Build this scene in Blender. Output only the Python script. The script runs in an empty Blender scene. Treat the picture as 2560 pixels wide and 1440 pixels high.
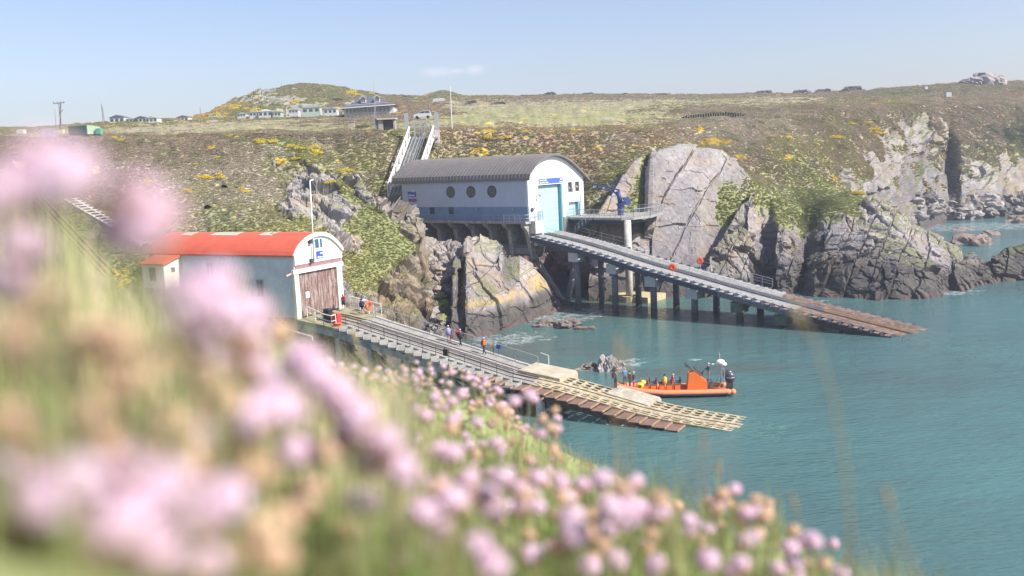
import bpy, bmesh, math, random
import numpy as np
from mathutils import Vector, Matrix
random.seed(7); RNG = np.random.default_rng(11)
scn = bpy.context.scene
COL = scn.collection
rad = math.radians

# ------------------------------------------------------------------ camera
FPX = 2350.0; PITCH = rad(7.94); ROLL = rad(2.67); EYE = 23.0
_R0 = Vector((1, 0, 0)); _U0 = Vector((0, math.sin(PITCH), math.cos(PITCH)))
FWD = Vector((0, math.cos(PITCH), -math.sin(PITCH)))
RGT = _R0*math.cos(ROLL) - _U0*math.sin(ROLL)
UPV = _R0*math.sin(ROLL) + _U0*math.cos(ROLL)
cam = bpy.data.cameras.new('camera'); camo = bpy.data.objects.new('camera', cam); COL.objects.link(camo)
camo.matrix_world = Matrix(((RGT.x, UPV.x, -FWD.x, 0), (RGT.y, UPV.y, -FWD.y, 0), (RGT.z, UPV.z, -FWD.z, EYE), (0, 0, 0, 1)))
cam.sensor_width = 36; cam.lens = FPX/2560*36; cam.clip_start = 0.02; cam.clip_end = 5000
cam.dof.use_dof = True; cam.dof.focus_distance = 130; cam.dof.aperture_fstop = 2.1
scn.camera = camo
scn.render.resolution_x = 1024; scn.render.resolution_y = 576

# ------------------------------------------------------------------ world, sun, exposure
SUN_AZ = rad(-27); SUN_EL = rad(43)
S = Vector((math.cos(SUN_AZ)*math.cos(SUN_EL), math.sin(SUN_AZ)*math.cos(SUN_EL), math.sin(SUN_EL)))
w = bpy.data.worlds.new('World'); scn.world = w; w.use_nodes = True
nt = w.node_tree; nt.nodes.clear()
out = nt.nodes.new('ShaderNodeOutputWorld'); bg = nt.nodes.new('ShaderNodeBackground')
sky = nt.nodes.new('ShaderNodeTexSky'); sky.sky_type = 'NISHITA'; sky.sun_disc = False
sky.sun_elevation = SUN_EL; sky.sun_rotation = math.atan2(S.x, S.y)
sky.altitude = 0; sky.air_density = 1.0; sky.dust_density = 1.2; sky.ozone_density = 2.5
tc = nt.nodes.new('ShaderNodeTexCoord')
def wn(t, **k):
    n = nt.nodes.new(t)
    for a, b in k.items(): setattr(n, a, b)
    return n
# small fair weather clouds low in the sky
sep = wn('ShaderNodeSeparateXYZ'); nt.links.new(tc.outputs['Generated'], sep.inputs[0])
def cloud(px, py, wx, wy):
    d = (FWD*FPX + RGT*(px-1280) + UPV*(720-py)).normalized()
    sub = wn('ShaderNodeVectorMath', operation='SUBTRACT'); nt.links.new(tc.outputs['Generated'], sub.inputs[0]); sub.inputs[1].default_value = d
    mul = wn('ShaderNodeVectorMath', operation='MULTIPLY'); nt.links.new(sub.outputs[0], mul.inputs[0]); mul.inputs[1].default_value = (FPX/wx, FPX/wx, FPX/wy)
    ln = wn('ShaderNodeVectorMath', operation='LENGTH'); nt.links.new(mul.outputs[0], ln.inputs[0])
    mr = wn('ShaderNodeMapRange'); nt.links.new(ln.outputs['Value'], mr.inputs[0]); mr.inputs[1].default_value = 1.0; mr.inputs[2].default_value = 0.1
    mr.inputs[3].default_value = 0; mr.inputs[4].default_value = 1
    return mr.outputs[0]
acc = None
for c in ((1090, 180, 52, 16), (1188, 174, 34, 15), (1140, 178, 30, 10)):
    o = cloud(*c)
    if acc is None: acc = o
    else:
        m = wn('ShaderNodeMath', operation='MAXIMUM'); nt.links.new(acc, m.inputs[0]); nt.links.new(o, m.inputs[1]); acc = m.outputs[0]
nz = wn('ShaderNodeTexNoise'); nt.links.new(tc.outputs['Generated'], nz.inputs['Vector']); nz.inputs['Scale'].default_value = 90; nz.inputs['Detail'].default_value = 4
mm = wn('ShaderNodeMath', operation='MULTIPLY'); nt.links.new(acc, mm.inputs[0]); nt.links.new(nz.outputs[0], mm.inputs[1])
m2 = wn('ShaderNodeMath', operation='MULTIPLY'); nt.links.new(mm.outputs[0], m2.inputs[0]); m2.inputs[1].default_value = 0.75
mix = wn('ShaderNodeMixRGB'); nt.links.new(m2.outputs[0], mix.inputs[0]); nt.links.new(sky.outputs[0], mix.inputs[1]); mix.inputs[2].default_value = (6.2, 6.4, 6.8, 1)
tint = wn('ShaderNodeVectorMath', operation='MULTIPLY'); nt.links.new(mix.outputs[0], tint.inputs[0]); tint.inputs[1].default_value = (1.10, .99, 1.04); nt.links.new(tint.outputs[0], bg.inputs[0]); bg.inputs[1].default_value = 0.10
nt.links.new(bg.outputs[0], out.inputs[0])
sl = bpy.data.lights.new('sun', 'SUN'); sl.energy = 4.3; sl.angle = rad(0.6); sl.color = (1.0, 0.95, 0.87)
so = bpy.data.objects.new('sun', sl); COL.objects.link(so); so.rotation_euler = S.to_track_quat('Z', 'Y').to_euler(); so.location = (60, -60, 120)
scn.view_settings.view_transform = 'Standard'; scn.view_settings.look = 'None'; scn.view_settings.exposure = 0.8; scn.view_settings.gamma = 1
scn.cycles.max_bounces = 5; scn.cycles.transparent_max_bounces = 12; scn.cycles.caustics_reflective = False; scn.cycles.caustics_refractive = False

# ------------------------------------------------------------------ surveying helpers (sight lines from the camera to true world positions)
def ray(px, py): return FWD*FPX + RGT*(px-1280) + UPV*(720-py)
def atY(px, py, D):
    d = ray(px, py); t = D/d.y; return Vector((d.x*t, D, EYE + d.z*t))
def atZ(px, py, z):
    d = ray(px, py); t = (z-EYE)/d.z; return Vector((d.x*t, d.y*t, z))
def horiz(px): return 392 - 0.0467*(px-1280)

# ------------------------------------------------------------------ noise in numpy
def _h(ix, iy, iz, s=0):
    h = (ix.astype(np.int64)*374761393 + iy.astype(np.int64)*668265263 + iz.astype(np.int64)*2147483647 + s*974711) & 0xffffffff
    h = ((h ^ (h >> 13))*1274126177) & 0xffffffff
    h = ((h ^ (h >> 16))*2246822519) & 0xffffffff
    h = h ^ (h >> 15)
    return (h & 0xffffff)/float(0x1000000)
def vnoise(P, s=0):
    F = np.floor(P); f = P-F; F = F.astype(np.int64); f = f*f*(3-2*f)
    x, y, z = F[..., 0], F[..., 1], F[..., 2]; u, v, t = f[..., 0], f[..., 1], f[..., 2]
    r = 0
    for i in (0, 1):
        for j in (0, 1):
            for k in (0, 1):
                r = r + _h(x+i, y+j, z+k, s)*(u if i else 1-u)*(v if j else 1-v)*(t if k else 1-t)
    return r
def fbm(P, s=0, o=4, g=0.5):
    r = 0; a = 1; n = 0
    for i in range(o):
        r = r + a*vnoise(P*(2.03**i)+i*17.3, s+i*31); n += a; a *= g
    return r/n
def worley(P, s=0):
    F = np.floor(P).astype(np.int64); best = np.full(P.shape[:-1], 9.0); sec = best.copy()
    cid = np.zeros(P.shape[:-1]); off = np.zeros(P.shape)
    for i in (-1, 0, 1):
        for j in (-1, 0, 1):
            for k in (-1, 0, 1):
                x, y, z = F[..., 0]+i, F[..., 1]+j, F[..., 2]+k
                c = np.stack([x+_h(x, y, z, s), y+_h(x, y, z, s+1), z+_h(x, y, z, s+2)], -1)
                d = P-c; q = (d*d).sum(-1); m = q < best
                sec = np.where(m, best, np.minimum(sec, q)); best = np.where(m, q, best)
                cid = np.where(m, _h(x, y, z, s+3), cid); off = np.where(m[..., None], d, off)
    return np.sqrt(best), np.sqrt(sec), cid, off
def facet(P, s=0, tilt=0.8):
    f1, f2, c, off = worley(P, s)
    a = c*6.283; b = np.modf(c*57.31)[0]*2-1
    tv = np.stack([np.cos(a), np.sin(a), b], -1)
    return (np.modf(c*913.7)[0]-0.5)*0.9 + tilt*(off*tv).sum(-1), f2-f1, c
def sstep(a, b, x):
    t = np.clip((x-a)/(b-a), 0, 1); return t*t*(3-2*t)

# ------------------------------------------------------------------ materials
MATS = {}
def mat(name, col, rough=0.7, metal=0.0, noise=0.12, nscale=2.0, bump=0.0, bscale=20, alpha=None, spec=0.3, vcol=False, transl=0.0, emis=None, streak=None, col2=None):
    if name in MATS: return MATS[name]
    m = bpy.data.materials.new(name); m.use_nodes = True; MATS[name] = m
    n = m.node_tree; N = n.nodes; L = n.links; b = N['Principled BSDF']
    b.inputs['Roughness'].default_value = rough; b.inputs['Metallic'].default_value = metal
    b.inputs['Specular IOR Level'].default_value = spec
    t = N.new('ShaderNodeTexCoord'); mp = N.new('ShaderNodeMapping'); L.new(t.outputs['Object'], mp.inputs[0])
    if streak: mp.inputs['Scale'].default_value = streak
    nz = N.new('ShaderNodeTexNoise'); nz.inputs['Scale'].default_value = nscale; nz.inputs['Detail'].default_value = 6; nz.inputs['Roughness'].default_value = 0.65
    L.new(mp.outputs[0], nz.inputs['Vector'])
    if col2 is not None:
        cr = N.new('ShaderNodeMapRange'); cr.inputs[1].default_value = 0.42; cr.inputs[2].default_value = 0.6; L.new(nz.outputs[0], cr.inputs[0])
        mc = N.new('ShaderNodeMixRGB'); mc.inputs[1].default_value = (*col, 1); mc.inputs[2].default_value = (*col2, 1); L.new(cr.outputs[0], mc.inputs[0]); src = mc.outputs[0]
        nz2 = N.new('ShaderNodeTexNoise'); nz2.inputs['Scale'].default_value = nscale*3.1; nz2.inputs['Detail'].default_value = 4; L.new(t.outputs['Object'], nz2.inputs['Vector']); fac = nz2.outputs[0]
    elif vcol:
        at = N.new('ShaderNodeAttribute'); at.attribute_name = 'col'; src = at.outputs['Color']; fac = nz.outputs[0]
    else:
        rg = N.new('ShaderNodeRGB'); rg.outputs[0].default_value = (*col, 1); src = rg.outputs[0]; fac = nz.outputs[0]
    mr = N.new('ShaderNodeMapRange'); mr.inputs[1].default_value = 0.25; mr.inputs[2].default_value = 0.75; mr.inputs[3].default_value = 1-noise*2; mr.inputs[4].default_value = 1+noise*2
    L.new(fac, mr.inputs[0])
    mu = N.new('ShaderNodeVectorMath'); mu.operation = 'SCALE'; L.new(src, mu.inputs[0]); L.new(mr.outputs[0], mu.inputs['Scale'])
    L.new(mu.outputs[0], b.inputs['Base Color'])
    if bump:
        nb = N.new('ShaderNodeTexNoise'); nb.inputs['Scale'].default_value = bscale; nb.inputs['Detail'].default_value = 5; L.new(t.outputs['Object'], nb.inputs['Vector'])
        bp = N.new('ShaderNodeBump'); bp.inputs['Strength'].default_value = 1; bp.inputs['Distance'].default_value = bump
        L.new(nb.outputs[0], bp.inputs['Height']); L.new(bp.outputs[0], b.inputs['Normal'])
    if transl:
        o = N['Material Output']; tr = N.new('ShaderNodeBsdfTranslucent'); L.new(mu.outputs[0], tr.inputs[0]); mx = N.new('ShaderNodeMixShader'); mx.inputs[0].default_value = transl
        L.new(b.outputs[0], mx.inputs[1]); L.new(tr.outputs[0], mx.inputs[2]); L.new(mx.outputs[0], o.inputs[0])
    return m

# ------------------------------------------------------------------ mesh builder
def tag(o, label=None, cat=None, group=None, kind=None):
    if label: o['label'] = label
    if cat: o['category'] = cat
    if group: o['group'] = group
    if kind: o['kind'] = kind
    return o
def empty(name, loc, label, cat, group=None, rz=0):
    o = bpy.data.objects.new(name, None); COL.objects.link(o); o.location = loc; o.rotation_euler = (0, 0, rz); o.empty_display_size = 0.1
    return tag(o, label, cat, group)
def wloc(p):
    v = Vector((0, 0, 0))
    while p is not None: v += p.location; p = p.parent
    return v
class MB:
    def __init__(s): s.v = []; s.f = []; s.mi = []; s.m = 0
    def add(s, vs, fs):
        b = len(s.v); s.v += [tuple(x) for x in vs]; s.f += [tuple(b+i for i in q) for q in fs]; s.mi += [s.m]*len(fs); return s
    def box(s, c, sz, ax=None):
        c = Vector(c); ax = ax or ((1, 0, 0), (0, 1, 0), (0, 0, 1)); ax = [Vector(a) for a in ax]
        vs = [c + ax[0]*(i*sz[0]/2) + ax[1]*(j*sz[1]/2) + ax[2]*(k*sz[2]/2) for i in (-1, 1) for j in (-1, 1) for k in (-1, 1)]
        return s.add(vs, [(0, 1, 3, 2), (4, 6, 7, 5), (0, 4, 5, 1), (2, 3, 7, 6), (0, 2, 6, 4), (1, 5, 7, 3)])
    def hexa(s, b, t):  # bottom 4, top 4
        return s.add(list(b)+list(t), [(3, 2, 1, 0), (4, 5, 6, 7), (0, 1, 5, 4), (1, 2, 6, 5), (2, 3, 7, 6), (3, 0, 4, 7)])
    def beam(s, p, q, w, h=None):
        p = Vector(p); q = Vector(q); h = h or w; d = (q-p)
        L = d.length
        if L < 1e-6: return s
        d.normalize(); up = Vector((0, 0, 1)) if abs(d.z) < 0.95 else Vector((1, 0, 0))
        a = d.cross(up).normalized(); b = a.cross(d).normalized()
        return s.box((p+q)/2, (L, w, h), (d, a, b))
    def tube(s, p, q, r, r2=None, n=8, caps=True):
        p = Vector(p); q = Vector(q); r2 = r if r2 is None else r2; d = (q-p).normalized(); up = Vector((0, 0, 1)) if abs(d.z) < 0.9 else Vector((1, 0, 0))
        a = d.cross(up).normalized(); b = a.cross(d)
        vs = [p+(a*math.cos(t)+b*math.sin(t))*r for t in [i*math.tau/n for i in range(n)]] + [q+(a*math.cos(t)+b*math.sin(t))*r2 for t in [i*math.tau/n for i in range(n)]]
        fs = [(i, (i+1) % n, n+(i+1) % n, n+i) for i in range(n)]
        if caps: fs += [tuple(range(n))[::-1], tuple(range(n, 2*n))]
        return s.add(vs, fs)
    def path(s, pts, r, n=6):
        for i in range(len(pts)-1): s.tube(pts[i], pts[i+1], r if not isinstance(r, list) else r[i], None if not isinstance(r, list) else r[i+1], n, caps=False)
        return s
    def prism(s, poly, vec):
        n = len(poly); vec = Vector(vec); a = [Vector(p) for p in poly]; b = [p+vec for p in a]
        return s.add(a+b, [tuple(range(n))[::-1], tuple(range(n, 2*n))] + [(i, (i+1) % n, n+(i+1) % n, n+i) for i in range(n)])
    def ball(s, c, r, nu=10, nv=7):
        c = Vector(c); r = r if hasattr(r, '__len__') else (r, r, r); vs = []; fs = []
        for j in range(nv+1):
            ph = -math.pi/2+math.pi*j/nv
            for i in range(nu):
                t = i*math.tau/nu; vs.append(c+Vector((math.cos(ph)*math.cos(t)*r[0], math.cos(ph)*math.sin(t)*r[1], math.sin(ph)*r[2])))
        for j in range(nv):
            for i in range(nu): fs.append((j*nu+i, j*nu+(i+1) % nu, (j+1)*nu+(i+1) % nu, (j+1)*nu+i))
        return s.add(vs, fs)
    def torus(s, c, R, r, ax, n=16, m=6):
        c = Vector(c); ax = Vector(ax).normalized(); up = Vector((0, 0, 1)) if abs(ax.z) < 0.9 else Vector((1, 0, 0)); a = ax.cross(up).normalized(); b = a.cross(ax)
        vs = []; fs = []
        for i in range(n):
            t = i*math.tau/n; e = a*math.cos(t)+b*math.sin(t)
            for j in range(m):
                u = j*math.tau/m; vs.append(c+e*(R+r*math.cos(u))+ax*(r*math.sin(u)))
        for i in range(n):
            for j in range(m): fs.append((i*m+j, ((i+1) % n)*m+j, ((i+1) % n)*m+(j+1) % m, i*m+(j+1) % m))
        return s.add(vs, fs)
    def build(s, name, mats, parent=None, smooth=False, col=None):
        mats = mats if isinstance(mats, (list, tuple)) else [mats]
        me = bpy.data.meshes.new(name); off = wloc(parent) if parent else Vector((0, 0, 0))
        me.from_pydata([(x-off.x, y-off.y, z-off.z) for x, y, z in s.v], [], s.f)
        for m in mats: me.materials.append(m)
        me.polygons.foreach_set('material_index', s.mi)
        bm = bmesh.new(); bm.from_mesh(me); bmesh.ops.recalc_face_normals(bm, faces=bm.faces); bm.to_mesh(me); bm.free()
        if smooth: me.polygons.foreach_set('use_smooth', [True]*len(me.polygons))
        if col is not None:
            a = me.color_attributes.new('col', 'FLOAT_COLOR', 'POINT'); a.data.foreach_set('color', np.c_[np.array(col), np.ones(len(col))].ravel())
        me.update(); o = bpy.data.objects.new(name, me); COL.objects.link(o)
        if parent: o.parent = parent
        return o
class Fr:
    def __init__(s, ox, oy, deg, z=0):
        a = rad(deg); s.o = Vector((ox, oy, z)); s.a = Vector((math.cos(a), math.sin(a), 0)); s.b = Vector((-math.sin(a), math.cos(a), 0)); s.z = Vector((0, 0, 1)); s.deg = deg
    def P(s, u, v, z): return s.o + s.a*u + s.b*v + s.z*z
    def bx(s, m, u0, u1, v0, v1, z0, z1):
        return m.box(s.P((u0+u1)/2, (v0+v1)/2, (z0+z1)/2), (abs(u1-u0), abs(v1-v0), abs(z1-z0)), (s.a, s.b, s.z))
    def loc(s, p): d = p-s.o; return (d.dot(s.a), d.dot(s.b), d.z)
    def front(s, px, py, u=0):
        d = ray(px, py); o = s.o+s.a*u; t = (o.dot(s.a))/(d.dot(s.a)); p = d*t; p.z += EYE; return s.loc(p)
    def side(s, px, py, v=0):
        d = ray(px, py); o = s.o+s.b*v; t = (o.dot(s.b))/(d.dot(s.b)); p = d*t; p.z += EYE; return s.loc(p)
def copy_tree(o, parent=None):
    c = o.copy(); COL.objects.link(c); c.parent = parent
    for ch in o.children: copy_tree(ch, c)
    return c
def np_mesh(name, V, quads, mats, col=None, smooth=True, mi=None):
    me = bpy.data.meshes.new(name); nv = len(V); nf = len(quads)
    me.vertices.add(nv); me.vertices.foreach_set('co', V.astype(np.float32).ravel())
    k = quads.shape[1]
    me.loops.add(nf*k); me.loops.foreach_set('vertex_index', quads.astype(np.int32).ravel())
    me.polygons.add(nf); me.polygons.foreach_set('loop_start', np.arange(0, nf*k, k, dtype=np.int32)); me.polygons.foreach_set('loop_total', np.full(nf, k, dtype=np.int32))
    for m in mats: me.materials.append(m)
    if mi is not None: me.polygons.foreach_set('material_index', mi)
    me.polygons.foreach_set('use_smooth', np.full(nf, smooth))
    if col is not None:
        a = me.color_attributes.new('col', 'FLOAT_COLOR', 'POINT'); a.data.foreach_set('color', np.c_[col, np.ones(nv)].astype(np.float32).ravel())
    me.update(calc_edges=True); me.validate()
    o = bpy.data.objects.new(name, me); COL.objects.link(o); return o

# ------------------------------------------------------------------ terrain
PAL = dict(h=(.21, .18, .13), s=(.28, .26, .2), g=(.15, .165, .07), t=(.225, .195, .12), f=(.195, .185, .09), b=(.235, .18, .12), o=(.20, .20, .085), d=(.055, .07, .03), y=(.5, .33, .02),
           L=(.285, .255, .24), W=(.35, .325, .30), N=(.27, .225, .17), D=(.11, .10, .095), P=(.26, .18, .175), G=(.19, .18, .178))
M_LAND = mat('land', (1, 1, 1), rough=0.95, spec=0.12, vcol=True, noise=0.1, nscale=1.6, bump=0.07, bscale=1.6)
def pray(px, py):
    d = FPX*np.array(FWD)[None, :] + (px-1280)[:, None]*np.array(RGT)[None, :] + (720-py)[:, None]*np.array(UPV)[None, :]
    return d
VEG = {}
SHR = dict(h=1, s=1, g=.75, o=.85, b=.95, t=.12, f=.04, d=1, y=.9)
def loft(name, cols, nx, rows, rockamp=1.0, vegamp=1.0, seed=0, label=None, gorse=0.0, warp=1.0, under=8.0, smooth=1, strat=(0.25, 0.1, 1.0), tide=2.3, ledge=0.35, fine=1.0, crack=1.0, lichen=False, slab=(0.6, 4.0)):
    K = len(cols[0][1]); cx = np.array([c[0] for c in cols], float)
    xs = np.linspace(cx[0], cx[-1], nx)
    Y = np.zeros((K, nx)); D = Y.copy(); Rk = Y.copy(); Sh = Y.copy(); C = np.zeros((K, nx, 3)); CV = np.zeros((K, nx, 3))
    for k in range(K):
        Y[k] = np.interp(xs, cx, [c[1][k][0] for c in cols]); D[k] = np.interp(xs, cx, [c[1][k][1] for c in cols])
        Rk[k] = np.interp(xs, cx, [1.0 if c[1][k][2].isupper() else 0.0 for c in cols])
        Sh[k] = np.interp(xs, cx, [SHR.get(c[1][k][2], 1.0 if c[1][k][2].isupper() else .5) for c in cols])
        for j in range(3):
            C[k, :, j] = np.interp(xs, cx, [PAL[c[1][k][2] if c[1][k][2].isupper() else 'L'][j] for c in cols])
            CV[k, :, j] = np.interp(xs, cx, [PAL[c[1][k][2] if c[1][k][2].islower() else 'o'][j] for c in cols])
    if smooth:
        ker = np.ones(2*smooth+1)/(2*smooth+1)
        for A_ in (Y, D):
            for k in range(K): A_[k] = np.convolve(np.pad(A_[k], smooth, mode='edge'), ker, 'valid')
    Pk = np.zeros((K+1, nx, 3))
    for k in range(K):
        d = pray(xs, Y[k]); t = D[k]/d[:, 1]; Pk[k+1] = d*t[:, None]+np.array([0, 0, EYE])
    q = Pk[1].copy(); q[:, 2] = -3.0; q *= ((D[0]-under*np.clip((Pk[1][:, 2]+3)/10, .25, 1))/D[0])[:, None]; q[:, 2] = -3.0; Pk[0] = q
    Rk = np.vstack([Rk[:1], Rk]); Sh = np.vstack([Sh[:1], Sh]); C = np.concatenate([C[:1], C], 0); CV = np.concatenate([CV[:1], CV], 0); VV = []
    rows = [14]+list(rows)
    V = []; R_ = []; CC = []; S_ = []
    for k in range(K):
        n = rows[k]
        for i in range(n + (1 if k == K-1 else 0)):
            t = i/n; V.append(Pk[k]*(1-t)+Pk[k+1]*t); R_.append(Rk[k]*(1-t)+Rk[k+1]*t); CC.append(C[k]*(1-t)+C[k+1]*t); VV.append(CV[k]*(1-t)+CV[k+1]*t); S_.append(Sh[k]*(1-t)+Sh[k+1]*t)
    V = np.array(V); R_ = np.array(R_); CC = np.array(CC); VV = np.array(VV); S_ = np.array(S_); ny = len(V)
    for _ in range(2): V[1:-1] = (V[:-2]+2*V[1:-1]+V[2:])/4
    W3 = V*np.array([1, 1, 1.3])
    # ragged borders: look the surface type up at a noisy offset
    sx = (fbm(W3/5.0, seed+1, 4)-.5)*warp*nx*0.10; sy = (fbm(W3/5.0+50, seed+2, 4)-.5)*warp*ny*0.16
    jj, ii = np.meshgrid(np.arange(nx), np.arange(ny)); a = np.clip((ii+sy).astype(int), 0, ny-1); b = np.clip((jj+sx).astype(int), 0, nx-1)
    R_ = R_[a, b]; CC = CC[a, b]; VV = VV[a, b]; S_ = S_[a, b]
    def normals(V):
        du = np.gradient(V, axis=1); dv = np.gradient(V, axis=0); n = np.cross(du, dv); n /= (np.linalg.norm(n, axis=-1, keepdims=True)+1e-9)
        n *= np.where((n*(V-np.array([0, 0, 60.0]))).sum(-1, keepdims=True) > 0, -1, 1); return n
    n = normals(V)
    rk = sstep(.38, .62, R_ + (fbm(W3/6.5, seed+5, 3)-.5)*0.95 + (fbm(W3/1.8, seed+6, 3)-.5)*0.28)
    far = np.clip(V[..., 1]/150.0, 1, 3)[..., None]
    # rock: tilted beds, broken in facets
    s1 = np.array([.8, .45, .38]); s1 /= np.linalg.norm(s1); t1 = np.cross(s1, [0, 0, 1.]); t1 /= np.linalg.norm(t1); u1 = np.cross(s1, t1)
    Q = np.stack([(V*s1).sum(-1)*strat[2], (V*t1).sum(-1)*strat[0]*2, (V*u1).sum(-1)*strat[1]*3], -1)
    wv = np.stack([fbm(V/3+i*9, seed+40+i, 3)-.5 for i in range(3)], -1); Q = Q+wv*0.9
    Q = Q/far**.8; fa, ea, ca = facet(Q/4.2, seed+7, 1.0); fb, eb, cb = facet(Q/1.35+9, seed+8, 1.0); fc, ec, cc = facet(V/0.75, seed+9, 1.0)
    dr = fa*1.3+fb*0.5+fc*0.18*fine - 0.4*crack*(1-sstep(0, .10, ea)) - 0.25*crack*(1-sstep(0, .10, eb)) + (fbm(V/9, seed+3, 3)-.5)*2.0
    # tall leaning slabs with steps between them
    sc_ = (V[..., 0]*.92-V[..., 1]*.35-V[..., 2]*.42)/(slab[1]*far[..., 0]**.7) + (fbm(V/14, seed+50, 2)-.5)*1.1 + (fbm(V/2.5, seed+51, 3)-.5)*.10
    sk = np.floor(sc_); sf = sc_-sk; kk = sk.astype(np.int64); z0_ = np.zeros_like(kk); lev = np.floor(V[..., 2]/5.5+_h(kk, z0_, z0_, seed+54)*2+(fbm(V/3, seed+55, 2)-.5)*.5).astype(np.int64)
    h1_ = _h(kk, z0_, z0_, seed+52); h2_ = _h(kk, lev, z0_, seed+53)
    dr = dr + ((h1_-.5)*1.6+(h2_-.5)*1.0+(sf-.5)*(h2_-.2)*1.1 - .5*(sf < .05))*slab[0]/max(rockamp, .1)
    # vegetation: cushions and bushes
    w1, _, c1, _ = worley(W3/(1.9*far), seed+11); w2, _, c2, _ = worley(W3/(0.75*far)+5, seed+12)
    vm = sstep(.3, .7, fbm(V/7, seed+13, 3))
    dv_ = (0.55-w1)*0.5*(0.35+vm)*far[..., 0]**.5 + (0.5-w2)*0.16 + (fbm(V/(10), seed+14, 3)-.5)*1.7
    disp = dr*rockamp*rk + dv_*vegamp*(1-rk)
    P = V + n*disp[..., None]
    n2 = normals(P)
    # albedo
    z = P[..., 2]
    slabc = (.88+.24*h2_)[..., None]
    v3 = fbm(V/6, seed+20, 4)[..., None]; v4 = fbm(V/1.4, seed+21, 4)[..., None]
    rockc = CC*(0.72+0.56*v4)*(0.8+0.4*v3) * (0.9+0.2*ca[..., None])*slabc
    rockc = rockc*(1+0.10*(np.stack([cb, cb*.6+.2, 1-cb], -1)-.5))
    rockc *= (1-0.3*crack*(1-sstep(0, .07, eb)))[..., None]*(1-0.25*crack*(1-sstep(0, .05, ea)))[..., None]
    l1, _, lc, _ = worley(V/0.55, seed+23); sp = ((l1 < 0.24)*(lc > .45)*(z > 3.0))[..., None]*0.55*sstep(.45, .6, v3)
    rockc = rockc*(1-sp)+np.array([.5, .48, .45])*sp
    vst = fbm(V*np.array([2.6, 2.6, .16]), seed+61, 4)[..., None]; rockc = rockc*(.78+.44*vst)
    brn = sstep(.52, .68, fbm(V/3.5+33, seed+24, 4))[..., None]*0.5; rockc = rockc*(1-brn)+rockc*np.array([1.1, .93, .7])*brn
    td = sstep(0.9, -0.6, z-tide-(fbm(V/4, seed+25, 3)-.5)*2.4)[..., None]*rk[..., None]
    td = np.clip(td, 0, 1)
    rockc = rockc*(1-td)+(np.array([.10, .092, .085])*(0.6+0.8*v4))*td
    rd = sstep(.9, .2, z-(v4[..., 0]-.5)*1.2)[..., None]; rockc = rockc*(1-rd*.7)+np.array([.13, .085, .075])*rd*.7
    if lichen:
        lb = sstep(3.3, 3.6, z+(v4[..., 0]-.5)*.6)*sstep(5.0, 4.0, z+(v4[..., 0]-.5)*2.2-.25*np.clip(P[..., 0]+1, 0, 5))*sstep(-9, -4, P[..., 0]); lb = (lb*sstep(.3, .5, v3[..., 0]))[..., None]*.5; rockc = rockc*(1-lb)+np.array([.46, .31, .07])*(.6+.8*v4)*lb
    vt = fbm(V/4+70, seed+26, 4)[..., None]; vs = fbm(W3/(0.9*far)+7, seed+27, 3)[..., None]
    vegc = VV*(0.97+0.24*vs)*(.8+.4*v3)
    gr = sstep(.5, .62, vt); vegc = vegc*(1-gr*.45)+np.array([.19, .20, .09])*(0.6+.8*vs)*gr*.45
    si = sstep(.56, .7, fbm(V/5+11, seed+28, 4))[..., None]*0.55; vegc = vegc*(1-si)+np.array([.27, .25, .2])*(0.6+.8*vs)*si
    dk = sstep(.62, .75, fbm(W3/2.4+21, seed+29, 4))[..., None]*0.5; vegc = vegc*(1-dk)+np.array([.10, .11, .05])*dk
    if gorse:
        gm = sstep(.82-gorse, .86-gorse, fbm(W3/4.5+90, seed+30, 3))*sstep(.4, .55, fbm(W3/(0.8*far)+3, seed+31, 2)); gm = gm[..., None]
        vegc = vegc*(1-gm)+np.array([.46, .36, .06])*(0.7+.6*vs)*gm
    lg = sstep(.62, .82, n2[..., 2]+(v4[..., 0]-.5)*.5)*(z > 3.4)*ledge*2; lg = np.clip(lg, 0, 1)*(td[..., 0] < .2)*sstep(.45, .55, v3[..., 0])
    rockc = rockc*(1-lg[..., None])+np.array([.15, .165, .06])*(0.8+.4*vs)*lg[..., None]
    vegc = vegc*1.3; col = vegc*(1-rk[..., None])+rockc*rk[..., None]
    VEG[name] = (P, (vegc*1.05).clip(.01, .8), (1-rk)*S_ + rk*lg*.12)
    idx = np.arange(nx*ny).reshape(ny, nx); quads = np.stack([idx[:-1, :-1], idx[:-1, 1:], idx[1:, 1:], idx[1:, :-1]], -1).reshape(-1, 4)
    o = np_mesh(name, P.reshape(-1, 3), quads, [M_LAND], col.reshape(-1, 3).clip(0.01, .85), smooth=False)
    rf = ((rk[:-1, :-1]+rk[1:, 1:]) < 1.0).reshape(-1); o.data.polygons.foreach_set('use_smooth', rf); o.data.update()
    tag(o, label, kind='structure'); return o, P, idx

QL = 1.0
# the plateau with its far hill and the bay cliffs behind the headland
A = []
def a(x, base, m1, m2, brow, p1, p2, foot, crest, back): A.append((x, [base, m1, m2, brow, p1, p2, foot, crest, back]))
a(-600, (700,125,'h'),(560,145,'h'),(450,170,'h'),(350,195,'h'),(343,230,'t'),(338,300,'o'),(333,360,'o'),(326,430,'o'),(380,700,'h'))
a(0, (700,120,'h'),(560,140,'h'),(450,165,'h'),(345,190,'h'),(338,225,'t'),(333,290,'o'),(328,350,'o'),(321,430,'o'),(370,700,'h'))
a(150, (700,122,'h'),(560,140,'h'),(450,165,'h'),(342,188,'h'),(335,222,'f'),(329,285,'t'),(322,330,'o'),(315,380,'o'),(360,700,'h'))
a(300, (700,125,'h'),(560,140,'h'),(450,160,'h'),(343,185,'h'),(333,215,'t'),(322,255,'t'),(314,285,'o'),(304,315,'o'),(350,700,'h'))
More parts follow.
